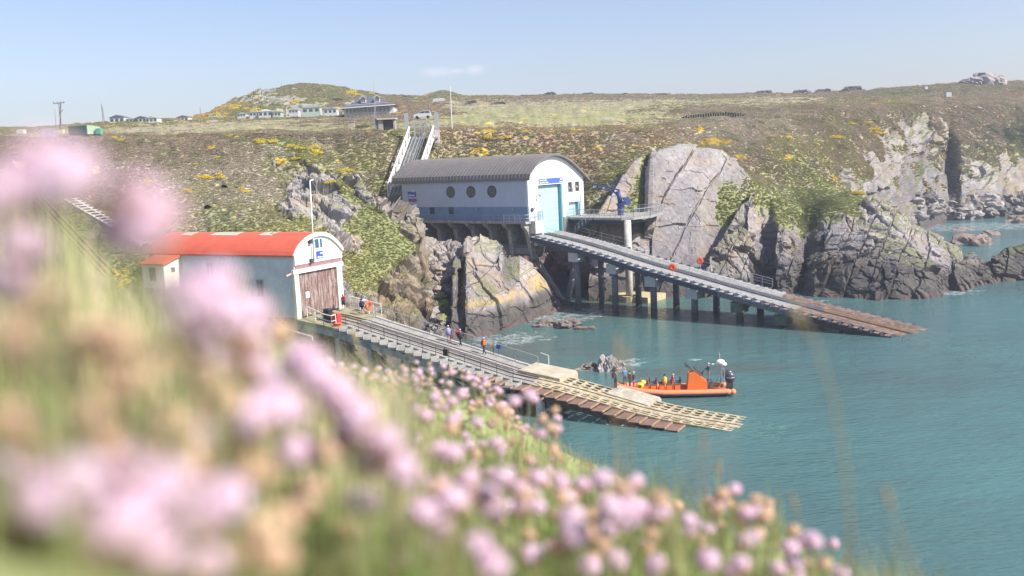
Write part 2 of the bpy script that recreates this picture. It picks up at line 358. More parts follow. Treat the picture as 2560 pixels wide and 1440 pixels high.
a(470, (700,130,'h'),(560,145,'h'),(450,165,'h'),(340,187,'h'),(328,220,'t'),(317,265,'t'),(307,300,'t'),(297,340,'o'),(350,700,'h'))
a(520, (700,132,'h'),(560,147,'h'),(450,167,'h'),(338,187,'h'),(327,220,'t'),(315,265,'t'),(304,310,'t'),(282,390,'y'),(340,700,'h'))
a(580, (700,135,'h'),(560,150,'h'),(450,168,'h'),(336,186,'h'),(326,220,'f'),(313,265,'t'),(300,330,'o'),(250,430,'W'),(330,700,'h'))
a(640, (700,138,'h'),(560,152,'h'),(450,168,'h'),(335,185,'h'),(325,220,'f'),(311,265,'t'),(296,345,'o'),(226,440,'W'),(300,700,'h'))
a(740, (700,140,'h'),(560,154,'h'),(450,168,'h'),(333,184,'h'),(324,215,'f'),(308,262,'t'),(290,360,'W'),(208,450,'o'),(290,700,'h'))
a(820, (700,142,'h'),(560,156,'h'),(450,168,'o'),(332,184,'h'),(322,213,'f'),(305,260,'h'),(284,365,'W'),(211,455,'o'),(290,700,'h'))
a(900, (700,145,'h'),(560,158,'h'),(450,169,'o'),(330,183,'h'),(320,210,'f'),(303,258,'h'),(280,370,'b'),(226,460,'o'),(300,700,'h'))
a(960, (650,155,'h'),(520,163,'o'),(430,171,'h'),(329,183,'o'),(318,206,'f'),(300,255,'h'),(275,375,'b'),(238,470,'o'),(300,700,'h'))
a(1050, (620,163,'h'),(500,169,'h'),(420,175,'o'),(327,186,'o'),(312,206,'f'),(295,250,'h'),(268,390,'b'),(242,490,'o'),(300,700,'h'))
a(1110, (620,168,'h'),(520,172,'h'),(425,179,'o'),(326,188,'b'),(308,208,'f'),(290,250,'f'),(262,390,'t'),(227,500,'o'),(290,700,'h'))
a(1160, (620,170,'P'),(533,174,'g'),(430,181,'o'),(326,190,'b'),(306,210,'f'),(288,250,'f'),(262,390,'t'),(238,505,'o'),(290,700,'h'))
a(1300, (620,172,'P'),(530,177,'g'),(430,183,'o'),(330,191,'b'),(306,214,'f'),(286,255,'f'),(260,370,'t'),(240,515,'h'),(290,700,'h'))
a(1450, (640,165,'P'),(540,172,'g'),(440,180,'b'),(334,190,'b'),(306,214,'f'),(284,258,'f'),(256,350,'t'),(236,520,'h'),(290,700,'h'))
a(1600, (640,158,'L'),(540,166,'L'),(430,174,'o'),(322,192,'b'),(300,220,'f'),(280,262,'f'),(254,350,'t'),(236,525,'h'),(290,700,'h'))
a(1750, (640,158,'L'),(540,164,'L'),(410,177,'h'),(316,200,'s'),(296,228,'h'),(276,270,'h'),(254,360,'f'),(238,525,'h'),(290,700,'h'))
a(1900, (640,162,'L'),(540,168,'g'),(410,182,'h'),(300,215,'s'),(280,245,'h'),(262,290,'t'),(248,380,'t'),(234,500,'h'),(290,700,'h'))
a(2020, (620,172,'L'),(520,178,'g'),(395,197,'o'),(286,228,'h'),(268,262,'h'),(256,315,'t'),(246,390,'t'),(233,470,'h'),(290,700,'h'))
a(2110, (600,182,'L'),(500,188,'o'),(385,208,'h'),(274,240,'h'),(262,272,'h'),(254,320,'o'),(244,380,'h'),(228,440,'h'),(290,700,'h'))
a(2180, (560,202,'L'),(455,212,'L'),(380,226,'h'),(272,252,'h'),(258,282,'h'),(250,325,'o'),(240,365,'h'),(222,415,'g'),(280,700,'h'))
a(2230, (560,217,'L'),(465,225,'G'),(350,244,'L'),(270,264,'h'),(256,292,'o'),(248,328,'h'),(238,360,'g'),(219,405,'h'),(280,700,'h'))
a(2300, (556,238,'G'),(440,253,'G'),(300,276,'L'),(266,287,'h'),(254,306,'o'),(246,335,'h'),(233,360,'g'),(214,398,'h'),(280,700,'h'))
a(2350, (548,256,'G'),(430,265,'G'),(310,277,'N'),(264,294,'h'),(252,312,'h'),(243,338,'b'),(229,360,'h'),(211,392,'h'),(280,700,'h'))
a(2368, (545,262,'D'),(430,280,'h'),(320,290,'h'),(264,299,'h'),(251,316,'h'),(242,340,'h'),(228,360,'g'),(209,390,'h'),(280,700,'h'))
a(2400, (548,258,'D'),(440,266,'W'),(350,276,'h'),(265,306,'h'),(250,322,'h'),(240,344,'h'),(226,360,'g'),(206,388,'h'),(280,700,'h'))
a(2480, (540,262,'D'),(450,271,'W'),(360,285,'h'),(262,316,'h'),(249,332,'h'),(239,350,'h'),(222,368,'g'),(204,390,'h'),(280,700,'h'))
a(2560, (532,270,'D'),(440,285,'N'),(340,302,'d'),(261,330,'h'),(249,345,'h'),(238,362,'b'),(221,378,'h'),(204,400,'h'),(280,700,'h'))
a(3000, (518,285,'D'),(430,295,'L'),(330,312,'d'),(260,345,'h'),(248,360,'h'),(236,380,'h'),(218,395,'h'),(202,420,'h'),(280,700,'h'))
loft('hill_terrain', A, 1400, [46, 60, 90, 50, 50, 50, 70, 6], slab=(1.0, 4.5), rockamp=.5, vegamp=0.95, seed=100, gorse=0.08, under=9, smooth=3, ledge=.4, strat=(.4, .3, .7), crack=.7)

# heath covered spur on the near left with its crag beside the boathouse
B = []
def b(x, *k): B.append((x, list(k)))
b(-600,(1150,72,'o'),(820,88,'g'),(620,108,'o'),(480,132,'h'),(362,166,'h'),(372,195,'h'))
b(0,(1000,80,'o'),(780,92,'g'),(600,107,'o'),(470,130,'h'),(352,168,'h'),(352,198,'h'))
b(200,(980,86,'o'),(740,100,'g'),(600,112,'g'),(475,132,'h'),(350,167,'h'),(350,196,'h'))
b(300,(950,90,'o'),(735,104,'o'),(600,115,'g'),(480,134,'h'),(350,166,'h'),(350,192,'h'))
b(372,(950,93,'o'),(775,106,'o'),(618,115,'g'),(490,134,'s'),(349,165,'h'),(352,190,'h'))
b(488,(930,97,'o'),(755,113,'o'),(600,120,'g'),(480,136,'s'),(348,164,'h'),(352,188,'h'))
b(600,(900,98,'o'),(752,110,'o'),(585,120,'g'),(465,138,'s'),(348,164,'h'),(353,188,'h'))
b(690,(890,97,'N'),(750,106,'N'),(578,121,'o'),(470,138,'s'),(345,165,'g'),(352,186,'h'))
b(720,(890,97,'N'),(748,106,'L'),(576,121,'o'),(530,130,'W'),(346,165,'g'),(356,182,'h'))
b(780,(880,98,'N'),(755,104,'L'),(572,122,'o'),(525,131,'W'),(356,162,'o'),(372,176,'h'))
b(830,(890,98,'N'),(765,104,'L'),(590,123,'L'),(520,133,'W'),(378,157,'s'),(400,170,'h'))
b(860,(900,99,'N'),(772,107,'L'),(610,124,'L'),(520,134,'W'),(412,151,'o'),(440,164,'h'))
b(880,(900,100,'N'),(770,109,'L'),(625,124,'o'),(530,135,'g'),(442,148,'o'),(480,160,'h'))
b(930,(900,104,'D'),(765,112,'L'),(640,124,'g'),(545,134,'g'),(488,144,'W'),(560,154,'h'))
b(960,(880,106,'D'),(745,115,'N'),(640,125,'g'),(555,134,'g'),(500,142,'L'),(590,152,'h'))
b(990,(860,108,'D'),(725,118,'N'),(640,126,'g'),(570,134,'g'),(513,141,'L'),(620,150,'h'))
b(1030,(850,111,'D'),(720,121,'N'),(650,128,'N'),(585,134,'N'),(530,139,'L'),(640,147,'L'))
b(1048,(850,113,'D'),(730,122,'N'),(665,129,'N'),(600,134,'N'),(552,137,'N'),(650,145,'L'))
b(1058,(850,114,'D'),(760,120,'N'),(705,126,'N'),(660,130,'N'),(620,134,'N'),(700,142,'L'))
b(1075,(850,115,'D'),(810,117,'D'),(770,121,'N'),(740,125,'N'),(715,129,'N'),(770,137,'L'))
loft('heath_terrain', B, 900, [36, 50, 90, 170, 14], rockamp=1.0, vegamp=1.1, seed=300, gorse=0.10, under=10, smooth=2, ledge=.35)

# slope of broken rock between the spur and the middle outcrop
Dd = [(925,[(850,110.5,'D'),(790,113,'D'),(730,119,'N'),(700,124,'N'),(710,132,'N')]),
      (960,[(848,113,'D'),(768,119,'D'),(690,126,'N'),(645,131,'N'),(650,140,'N')]),
      (1050,[(852,115,'D'),(762,122.5,'D'),(672,131,'N'),(592,139,'L'),(612,148,'L')]),
      (1120,[(842,119,'D'),(770,125,'D'),(680,132,'L'),(604,139,'L'),(620,148,'L')]),
      (1175,[(832,122,'D'),(775,127,'D'),(685,134,'L'),(622,140,'L'),(640,150,'L')])]
_, DP, _i = loft('shore_terrain', Dd, 330, [70, 70, 60, 10], rockamp=0.8, vegamp=.5, seed=500, under=4, tide=1.6, ledge=0.05)

# middle outcrop in front of the lifeboat station
C_ = [(1118,[(850,118.5,'D'),(848,118.8,'D'),(845,119.2,'D'),(842,119.6,'D'),(842,124,'D')]),
      (1134,[(850,118.6,'D'),(795,121,'D'),(745,123,'D'),(700,125,'G'),(722,135,'L')]),
      (1150,[(850,118.6,'D'),(775,124,'D'),(690,130,'D'),(612,134,'G'),(640,140,'L')]),  # dark upper tones here paint in the shade of the left-facing side
      (1165,[(850,118.6,'D'),(748,122.8,'D'),(665,127.8,'L'),(596,132.6,'L'),(640,142,'L')]),
      (1190,[(848,119,'D'),(740,124.5,'L'),(660,130,'L'),(594,135.5,'L'),(640,144,'L')]),
      (1240,[(838,121.5,'D'),(738,125.5,'L'),(668,131,'L'),(599,137,'W'),(640,146,'L')]),
      (1258,[(830,124,'D'),(738,126.5,'L'),(680,130.5,'L'),(612,135.5,'L'),(650,146,'L')]),
      (1268,[(826,125.5,'D'),(740,129.5,'L'),(692,134,'D'),(640,138.5,'D'),(665,147,'L')]),
      (1300,[(812,128.5,'D'),(738,131,'L'),(690,134.5,'L'),(640,138.5,'L'),(668,147,'L')]),
      (1330,[(802,131.5,'D'),(738,134,'L'),(700,137,'L'),(660,139.5,'L'),(682,147,'L')]),
      (1362,[(788,135,'D'),(740,137.5,'D'),(725,138.5,'L'),(710,139.7,'L'),(725,146,'D')]),
      (1400,[(776,138.5,'D'),(766,140,'D'),(760,141,'D'),(754,142,'D'),(765,147,'D')]),
      (1440,[(766,142.6,'D'),(764,143,'D'),(763,143.4,'D'),(762,144,'D'),(768,147,'D')])]
loft('outcrop_terrain', C_, 400, [110, 90, 90, 20], slab=(.45, 4.0), rockamp=0.4, vegamp=.4, seed=700, under=5, tide=2.9, ledge=0.35, warp=.25, lichen=True, crack=.35, strat=(.2, .1, .6))

# the pale slabs behind the new slipway
E_ = [(1474,[(748,147,'D'),(722,147.5,'L'),(702,148,'L'),(682,149,'L'),(705,156,'L')]),
      (1485,[(747,147,'D'),(690,148.5,'L'),(640,150,'L'),(585,152,'L'),(600,162,'L')]),
      (1500,[(747,147,'D'),(670,149,'L'),(600,151.5,'L'),(532,154,'L'),(560,165,'L')]),
      (1550,[(747,147,'D'),(650,150,'L'),(550,154,'L'),(452,160,'L'),(470,173,'o')]),
      (1560,[(747,147,'D'),(650,150,'L'),(545,154.4,'g'),(438,161,'L'),(450,174,'o')]),
      (1585,[(747,147,'D'),(645,150.3,'L'),(530,155.4,'g'),(405,163,'L'),(415,175,'o')]),
      (1620,[(747,146.8,'D'),(642,151.3,'L'),(520,157.2,'g'),(386,165.5,'o'),(390,177,'o')]),
      (1629,[(747,146.2,'D'),(642,149.3,'L'),(520,155,'L'),(384,163.8,'L'),(386,177,'o')]),
      (1700,[(746,146,'D'),(640,150,'L'),(512,156.5,'L'),(370,166,'W'),(362,181,'o')]),
      (1750,[(746,146,'D'),(640,150.5,'L'),(540,155.5,'L'),(376,166.5,'L'),(362,182,'o')]),
      (1768,[(746,146,'D'),(640,151.5,'L'),(548,156.5,'L'),(380,166.5,'L'),(364,182,'o')]),
      (1800,[(746,146,'D'),(640,152.5,'G'),(510,159.5,'g'),(388,166.5,'W'),(370,182,'h')]),
      (1838,[(746,146,'D'),(640,153,'G'),(490,161,'g'),(406,167,'L'),(390,182,'h')]),
      (1880,[(746,147,'D'),(650,154,'G'),(540,160,'g'),(450,166,'o'),(430,180,'h')]),
      (1930,[(746,150,'D'),(660,157,'G'),(560,163,'g'),(480,168,'o'),(450,180,'h')])]
loft('slab_terrain', E_, 520, [80, 90, 110, 20], slab=(.75, 5.0), rockamp=0.3, vegamp=.7, seed=900, under=3, tide=3.0, ledge=0.12, warp=.18, crack=.12, strat=(.1, .06, .4))

# headland on the right, running out in a low reef
F_ = [(1762,[(748,143.5,'D'),(725,144,'L'),(705,145,'L'),(690,146,'L'),(690,152,'L')]),
      (1785,[(748,143.5,'D'),(705,144.5,'L'),(665,146.5,'L'),(625,149,'L'),(630,158,'L')]),
      (1820,[(748,143.5,'D'),(695,144.8,'L'),(620,148.5,'L'),(565,152.5,'L'),(580,162,'o')]),
      (1850,[(748,143.8,'D'),(690,145.3,'L'),(600,149.8,'L'),(520,156,'L'),(520,166,'o')]),
      (1880,[(747,144,'D'),(680,146,'L'),(565,152,'L'),(478,160,'W'),(470,172,'o')]),
      (1900,[(747,145.5,'D'),(680,148.5,'D'),(570,155,'L'),(472,164,'o'),(465,176,'o')]),
      (1925,[(746,146,'D'),(690,148.5,'D'),(585,156,'L'),(470,166,'g'),(462,178,'o')]),
      (1945,[(744,142.5,'D'),(690,143.2,'D'),(600,148,'L'),(500,164,'g'),(466,180,'o')]),
      (1985,[(740,143,'D'),(690,143.6,'D'),(602,149,'L'),(510,165,'g'),(470,182,'g')]),
      (2010,[(738,145.5,'D'),(700,149.5,'D'),(620,155,'D'),(520,166,'d'),(472,183,'g')]),
      (2030,[(742,142,'D'),(700,146,'D'),(620,153,'D'),(520,166,'d'),(474,183,'g')]),
      (2060,[(745,139.5,'D'),(680,142.6,'D'),(590,150.5,'G'),(510,165,'d'),(477,182,'g')]),
      (2130,[(748,137.3,'D'),(690,139.5,'D'),(600,147.5,'L'),(520,163,'g'),(480,178,'g')]),
      (2180,[(752,136,'D'),(690,138.5,'D'),(605,146.5,'L'),(530,161,'W'),(498,172,'g')]),
      (2240,[(752,134,'D'),(690,137.5,'D'),(620,144.5,'L'),(555,157,'W'),(530,168,'o')]),
      (2290,[(749,134.5,'D'),(690,138,'D'),(640,143.5,'L'),(586,155,'L'),(565,164,'L')]),
      (2340,[(742,136,'D'),(690,140,'D'),(650,146,'L'),(612,154,'L'),(598,161,'L')]),
      (2400,[(726,140.5,'D'),(690,143.5,'D'),(662,147.5,'G'),(636,154,'G'),(628,159,'G')]),
      (2440,[(713,144.5,'D'),(685,147,'D'),(664,149.5,'G'),(650,153,'G'),(648,157,'D')]),
      (2500,[(706,146.5,'D'),(680,148.5,'D'),(655,151.5,'D'),(638,155,'D'),(640,159,'D')]),
      (2560,[(702,147.5,'D'),(675,149,'D'),(645,152,'D'),(628,155,'D'),(632,159,'D')]),
      (2640,[(700,147.5,'D'),(670,149.5,'D'),(640,152.5,'D'),(625,156,'D'),(630,160,'D')]),
      (2900,[(700,146,'D'),(668,149.5,'D'),(640,152.5,'D'),(628,156,'D'),(630,160,'D')])]
loft('headland_terrain', F_, 1100, [80, 90, 80, 50], slab=(.9, 3.2), rockamp=.65, vegamp=.9, seed=1100, under=4, tide=2.6, ledge=0.35, warp=.5, gorse=0.03, strat=(.3, .16, .8), crack=.8)

# ------------------------------------------------------------------ sea and sea bed
def water_mat():
    m = bpy.data.materials.new('sea_water'); m.use_nodes = True; n = m.node_tree; N = n.nodes; L = n.links; N.clear()
    o = N.new('ShaderNodeOutputMaterial'); t = N.new('ShaderNodeTexCoord')
    def noise(scale, det, sc=(1, 1, 1), rough=.55):
        mp = N.new('ShaderNodeMapping'); mp.inputs['Scale'].default_value = sc; mp.inputs['Rotation'].default_value = (0, 0, rad(-20)); L.new(t.outputs['Object'], mp.inputs[0])
        z = N.new('ShaderNodeTexNoise'); z.inputs['Scale'].default_value = scale; z.inputs['Detail'].default_value = det; z.inputs['Roughness'].default_value = rough; L.new(mp.outputs[0], z.inputs['Vector']); return z.outputs[0]
    big = noise(.035, 3); cr = N.new('ShaderNodeValToRGB'); L.new(big, cr.inputs[0])
    cr.color_ramp.elements[0].position = .38; cr.color_ramp.elements[0].color = (.125, .235, .23, 1); cr.color_ramp.elements[1].position = .62; cr.color_ramp.elements[1].color = (.135, .30, .285, 1)
    # greyer, sandier water close under the rocks
    pos = N.new('ShaderNodeSeparateXYZ'); L.new(t.outputs['Object'], pos.inputs[0])
    def blob(cx, cy, rx, ry):
        s = N.new('ShaderNodeVectorMath'); s.operation = 'SUBTRACT'; L.new(t.outputs['Object'], s.inputs[0]); s.inputs[1].default_value = (cx, cy, 0)
        q = N.new('ShaderNodeVectorMath'); q.operation = 'MULTIPLY'; L.new(s.outputs[0], q.inputs[0]); q.inputs[1].default_value = (1/rx, 1/ry, 0)
        l = N.new('ShaderNodeVectorMath'); l.operation = 'LENGTH'; L.new(q.outputs[0], l.inputs[0])
        r = N.new('ShaderNodeMapRange'); L.new(l.outputs['Value'], r.inputs[0]); r.inputs[1].default_value = 1.0; r.inputs[2].default_value = 0.3; r.inputs[3].default_value = 0; r.inputs[4].default_value = 1
        r.interpolation_type = 'SMOOTHSTEP'; return r.outputs[0]
    def mx(a_, b_, op='MAXIMUM'):
        m_ = N.new('ShaderNodeMath'); m_.operation = op; L.new(a_, m_.inputs[0])
        if hasattr(b_, 'default_value') or not isinstance(b_, float): L.new(b_, m_.inputs[1])
        else: m_.inputs[1].default_value = b_
        return m_.outputs[0]
    sh = mx(mx(blob(-8, 108, 26, 26), blob(13, 140, 14, 16)), blob(19, 96, 15, 3.5))
    sm = N.new('ShaderNodeMixRGB'); L.new(mx(sh, .75, 'MULTIPLY'), sm.inputs[0]); L.new(cr.outputs[0], sm.inputs[1]); sm.inputs[2].default_value = (.155, .20, .17, 1)
    # foam
    f1 = noise(.55, 8, (1, 1.6, 1), .7); f2 = noise(2.2, 6, (1, 2, 1), .7)
    fo = mx(mx(mx(blob(7, 134, 13, 11), blob(-1, 118, 10, 8)), blob(43, 136, 7, 2)), mx(blob(12, 101, 5, 4), mx(blob(20, 101, 2, 1), mx(blob(64, 138, 10, 5), blob(118, 238, 34, 22)))))
    fm = N.new('ShaderNodeMath'); fm.operation = 'MULTIPLY_ADD'; L.new(fo, fm.inputs[0]); fm.inputs[1].default_value = .25; L.new(f1, fm.inputs[2])
    fr = N.new('ShaderNodeMapRange'); L.new(fm.outputs[0], fr.inputs[0]); fr.inputs[1].default_value = .70; fr.inputs[2].default_value = .76
    fr2 = N.new('ShaderNodeMapRange'); L.new(f2, fr2.inputs[0]); fr2.inputs[1].default_value = .42; fr2.inputs[2].default_value = .6
    foam = mx(fr.outputs[0], fr2.outputs[0], 'MULTIPLY')
    fc = N.new('ShaderNodeMixRGB'); L.new(foam, fc.inputs[0]); L.new(sm.outputs[0], fc.inputs[1]); fc.inputs[2].default_value = (.62, .66, .66, 1)
    df = N.new('ShaderNodeBsdfDiffuse'); L.new(fc.outputs[0], df.inputs[0])
    tr = N.new('ShaderNodeBsdfTransparent'); tr.inputs[0].default_value = (.45, .85, .85, 1)
    ms = N.new('ShaderNodeMixShader'); L.new(df.outputs[0], ms.inputs[1]); L.new(tr.outputs[0], ms.inputs[2])
    tf = mx(foam, .3, 'SUBTRACT'); ab = N.new('ShaderNodeMath'); ab.operation = 'MULTIPLY_ADD'; L.new(foam, ab.inputs[0]); ab.inputs[1].default_value = -.45; ab.inputs[2].default_value = .45; L.new(ab.outputs[0], ms.inputs[0])
    gl = N.new('ShaderNodeBsdfGlossy'); gl.inputs['Roughness'].default_value = .12; gl.inputs[0].default_value = (.9, .93, 1, 1)
    w1 = noise(1.1, 5, (1, 2.4, 1)); w2 = noise(.22, 3, (1, 2.0, 1)); ad = N.new('ShaderNodeMath'); ad.operation = 'MULTIPLY_ADD'; L.new(w2, ad.inputs[0]); ad.inputs[1].default_value = 1.6; L.new(w1, ad.inputs[2])
    bp = N.new('ShaderNodeBump'); bp.inputs['Strength'].default_value = .9; bp.inputs['Distance'].default_value = .17; L.new(ad.outputs[0], bp.inputs['Height'])
    L.new(bp.outputs[0], gl.inputs['Normal']); L.new(bp.outputs[0], df.inputs['Normal'])
    fz = N.new('ShaderNodeFresnel'); fz.inputs[0].default_value = 1.33; L.new(bp.outputs[0], fz.inputs['Normal'])
    m3 = N.new('ShaderNodeMixShader'); L.new(mx(fz.outputs[0], .8, 'MULTIPLY'), m3.inputs[0]); L.new(ms.outputs[0], m3.inputs[1]); L.new(gl.outputs[0], m3.inputs[2])
    L.new(m3.outputs[0], o.inputs[0]); return m
mb = MB(); mb.add([(-400, 2, 0), (900, 2, 0), (900, 420, 0), (-400, 420, 0)], [(0, 1, 2, 3)]); tag(mb.build('sea_water', water_mat()), kind='structure')
mb = MB(); mb.add([(-3000, -2000, -6), (3000, -2000, -6), (3000, 3500, -6), (-3000, 3500, -6)], [(0, 1, 2, 3)]); tag(mb.build('sea_bed', mat('sea_bed', (.03, .11, .11), rough=1, noise=.2, nscale=.2)), kind='structure')

# ================================================================== the lifeboat station and its slipway
M = {}
M['white'] = mat('white_render', (.80, .80, .78), rough=.6, noise=.04, nscale=.6)
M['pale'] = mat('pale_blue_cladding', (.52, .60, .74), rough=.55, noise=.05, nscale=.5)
M['shadedwhite'] = mat('shaded_white_cladding', (.44, .50, .60), rough=.55, noise=.04, nscale=.5)  # white wall with its blue-grey shade put into the colour
M['blue'] = mat('blue_cladding', (.17, .27, .40), rough=.5, noise=.06, nscale=.5)
M['roof'] = mat('grey_roof', (.185, .165, .16), rough=.5, noise=.08, nscale=.6, spec=.4)
M['teal'] = mat('teal_door', (.38, .60, .59), rough=.5, noise=.05, nscale=1)
M['tealshade'] = mat('teal_reveal_shade', (.16, .36, .42), rough=.6, noise=.05)  # door teal darkened, shade of the reveals put into the colour
M['conc'] = mat('grey_concrete', (.36, .345, .32), rough=.9, noise=.16, nscale=.9, bump=.02, bscale=6, col2=(.27, .265, .25))
M['concw'] = mat('pale_concrete', (.55, .52, .46), rough=.9, noise=.15, nscale=1.2)
M['glass'] = mat('dark_glass', (.05, .065, .07), rough=.08, spec=.8, noise=.1)
M['frame'] = mat('dark_frame', (.06, .065, .07), rough=.5)
M['galv'] = mat('galvanised_steel', (.40, .41, .42), rough=.45, metal=.3, noise=.08)
M['deck'] = mat('slipway_plates', (.33, .32, .305), rough=.7, noise=.14, nscale=1.2, col2=(.26, .255, .245))
M['rail'] = mat('keel_rail', (.21, .215, .22), rough=.5, noise=.15)
M['navy'] = mat('navy_steel', (.045, .06, .09), rough=.5, noise=.1)
M['rust'] = mat('rusty_steel', (.13, .085, .07), rough=.9, noise=.22, nscale=1.2, col2=(.22, .16, .125))
M['rustdk'] = mat('dark_rust', (.13, .085, .065), rough=.9, noise=.2, nscale=2)
M['pile'] = mat('pile_steel', (.13, .14, .16), rough=.6, noise=.2, nscale=2)
M['weed'] = mat('weedy_steel', (.05, .05, .045), rough=.9, noise=.3, nscale=3)
M['green'] = mat('green_bracket', (.10, .13, .09), rough=.8, noise=.2)
M['signblue'] = mat('sign_blue', (.05, .10, .42), rough=.5, noise=.02)
M['signwhite'] = mat('sign_white', (.85, .85, .85), rough=.5, noise=.02)
M['red'] = mat('red_paint', (.62, .05, .04), rough=.5, noise=.05)
M['orange'] = mat('orange_plastic', (.80, .13, .03), rough=.45, noise=.06)
M['crane'] = mat('crane_blue', (.035, .06, .20), rough=.4, noise=.08)
M['black'] = mat('black_rubber', (.02, .02, .022), rough=.6, noise=.1)

o_ = atY(1322, 530, 143.5)
NS = Fr(o_.x, o_.y, -40)
def arc(v, pts):
    return float(np.interp(v, [p[0] for p in pts], [p[1] for p in pts]))
out_pts = [NS.front(x, y, .7) for x, y in ((1319.6, 443.5), (1328, 428.5), (1337.5, 415), (1347, 403), (1358, 393), (1372, 386), (1388, 383), (1404, 385.5), (1425, 396.5), (1446, 415.5), (1467, 438), (1476, 448))]
ROOFP = [(p[1], p[2]) for p in out_pts]
station = empty('lifeboat_station', NS.P(-13, 7, 13.1), 'white and blue lifeboat station with curved grey roof and tall teal door', 'lifeboat station')
# roof: a thick curved shell with standing seams
def shell(m, fr, pts, u0, u1, th):
    n = len(pts); lo = [(v, z-th) for v, z in pts]
    ring = pts + lo[::-1]
    m.prism([fr.P(u0, v, z) for v, z in ring], fr.a*(u1-u0))
def smooth_pts(pts, n=26):
    vs = np.array([p[0] for p in pts]); zs = np.array([p[1] for p in pts]); s = np.r_[0, np.cumsum(np.hypot(np.diff(vs), np.diff(zs)))]
    t = np.linspace(0, s[-1], n); V_ = np.interp(t, s, vs); Z_ = np.interp(t, s, zs)
    for _ in range(2):
        V_[1:-1] = (V_[:-2]+2*V_[1:-1]+V_[2:])/4; Z_[1:-1] = (Z_[:-2]+2*Z_[1:-1]+Z_[2:])/4
    return list(zip(V_, Z_))
RP = smooth_pts(ROOFP); RP[0] = (-.35, 19.62)
m = MB(); shell(m, NS, RP, -29.6, .7, .28)
u = -29.4
while u < .6:
    for i in range(len(RP)-1):
        m.beam(NS.P(u, RP[i][0], RP[i][1]+.03), NS.P(u, RP[i+1][0], RP[i+1][1]+.03), .07, .10)
    u += .72
m.build('roof', M['roof'], station)
# gable wall in vertical strips with openings
door = (2.5, 8.75, 18.45); sdoor = (10.35, 13.2, 15.35); win1 = (10.3, 11.4, 17.0, 18.55); win2 = (12.25, 13.35, 17.0, 18.55)
brk = sorted(set([0.02, 1, 2, 2.5, 3.5, 4.5, 5.5, 6.5, 7.5, 8.75, 9.5, 10.3, 10.35, 11.4, 12.25, 13.2, 13.35, 14.0, 14.55]))
def topz(v): return arc(v, RP)-.30
mw = MB(); mw.m = 0
def slab(m, v0, v1, z0, z1a, z1b, mi):
    m.m = mi
    if v1-v0 < .02: return
    m.hexa([NS.P(-.3, v0, z0), NS.P(0, v0, z0), NS.P(0, v1, z0), NS.P(-.3, v1, z0)], [NS.P(-.3, v0, z1a), NS.P(0, v0, z1a), NS.P(0, v1, z1b), NS.P(-.3, v1, z1b)])
for i in range(len(brk)-1):
    v0, v1 = brk[i], brk[i+1]; c = (v0+v1)/2; top0, top1 = topz(v0), topz(v1)
    spans = []
    z = 13.12
    if door[0] < c < door[1]: spans = [(door[2], None)]
    else:
        spans = [[13.12, None]]
        cuts = []
        if sdoor[0] < c < sdoor[1]: cuts.append((13.12, sdoor[2]))
        for wn_ in (win1, win2):
            if wn_[0] < c < wn_[1]: cuts.append((wn_[2], wn_[3]))
        sp = []; zc = 13.12
        for a0, a1 in sorted(cuts):
            if a0 > zc: sp.append((zc, a0))
            zc = a1
        sp.append((zc, None)); spans = sp
    for z0, z1 in spans:
        segs = []
        hi = z1 if z1 is not None else 99
        if z0 < 15.35 < hi: segs = [(z0, 15.35, 1), (15.35, z1, 0)]
        else: segs = [(z0, z1, 1 if hi <= 15.35 else 0)]
        for s0, s1, mi in segs: slab(mw, v0, v1, s0, top0 if s1 is None else s1, top1 if s1 is None else s1, mi)
mw.build('gable_wall', [M['white'], M['pale']], station)
# long side wall facing the camera, its far twin and the back wall
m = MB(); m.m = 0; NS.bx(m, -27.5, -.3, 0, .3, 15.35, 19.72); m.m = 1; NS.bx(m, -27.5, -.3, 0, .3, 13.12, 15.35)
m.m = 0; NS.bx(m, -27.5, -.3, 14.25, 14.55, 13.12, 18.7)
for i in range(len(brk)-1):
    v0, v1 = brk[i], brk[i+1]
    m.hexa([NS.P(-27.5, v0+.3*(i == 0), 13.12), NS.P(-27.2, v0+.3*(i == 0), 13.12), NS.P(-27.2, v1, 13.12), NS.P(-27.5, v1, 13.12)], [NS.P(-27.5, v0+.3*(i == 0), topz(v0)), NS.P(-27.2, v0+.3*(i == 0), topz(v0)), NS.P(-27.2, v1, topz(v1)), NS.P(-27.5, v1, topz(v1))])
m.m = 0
m.build('side_wall', [M['shadedwhite'], M['blue']], station)
m = MB()
for k in range(1, 23): NS.bx(m, -27.4+k*1.2, -27.4+k*1.2+.03, -.008, 0, 15.4, 19.4)
m.build('cladding_joints', mat('cladding_joint', (.40, .45, .54), noise=.02), station)
# big door
m = MB(); m.m = 0
for i in range(9):
    z0 = 10.5+i*.87; NS.bx(m, -.68, -.6, door[0], 8.4, z0, z0+.83)
    m.m = 1; NS.bx(m, -.68, -.57, door[0], 8.4, z0+.83, z0+.87); m.m = 0
dr = m.build('roller_door', [M['teal'], mat('door_rib', (.62, .78, .77), noise=.03)], station)
m = MB(); NS.bx(m, -.6, -.02, 8.4, 8.75, 10.5, 18.44); m.build('door_reveal', M['tealshade'], station); m = MB(); NS.bx(m, -.7, -.302, door[0]-.25, door[0], 10.5, 18.4); m.build('door_reveal', M['tealshade'], station)
m = MB()
for i in range(4): NS.bx(m, -.55, -.5, sdoor[0], sdoor[1]-.3, 13.14+i*.55, 13.14+i*.55+.5)
m.build('side_door', M['teal'], station)
m = MB(); NS.bx(m, -.5, -.02, sdoor[1]-.3, sdoor[1]-.002, 13.14, 15.33); m.build('side_door_reveal', M['tealshade'], station)
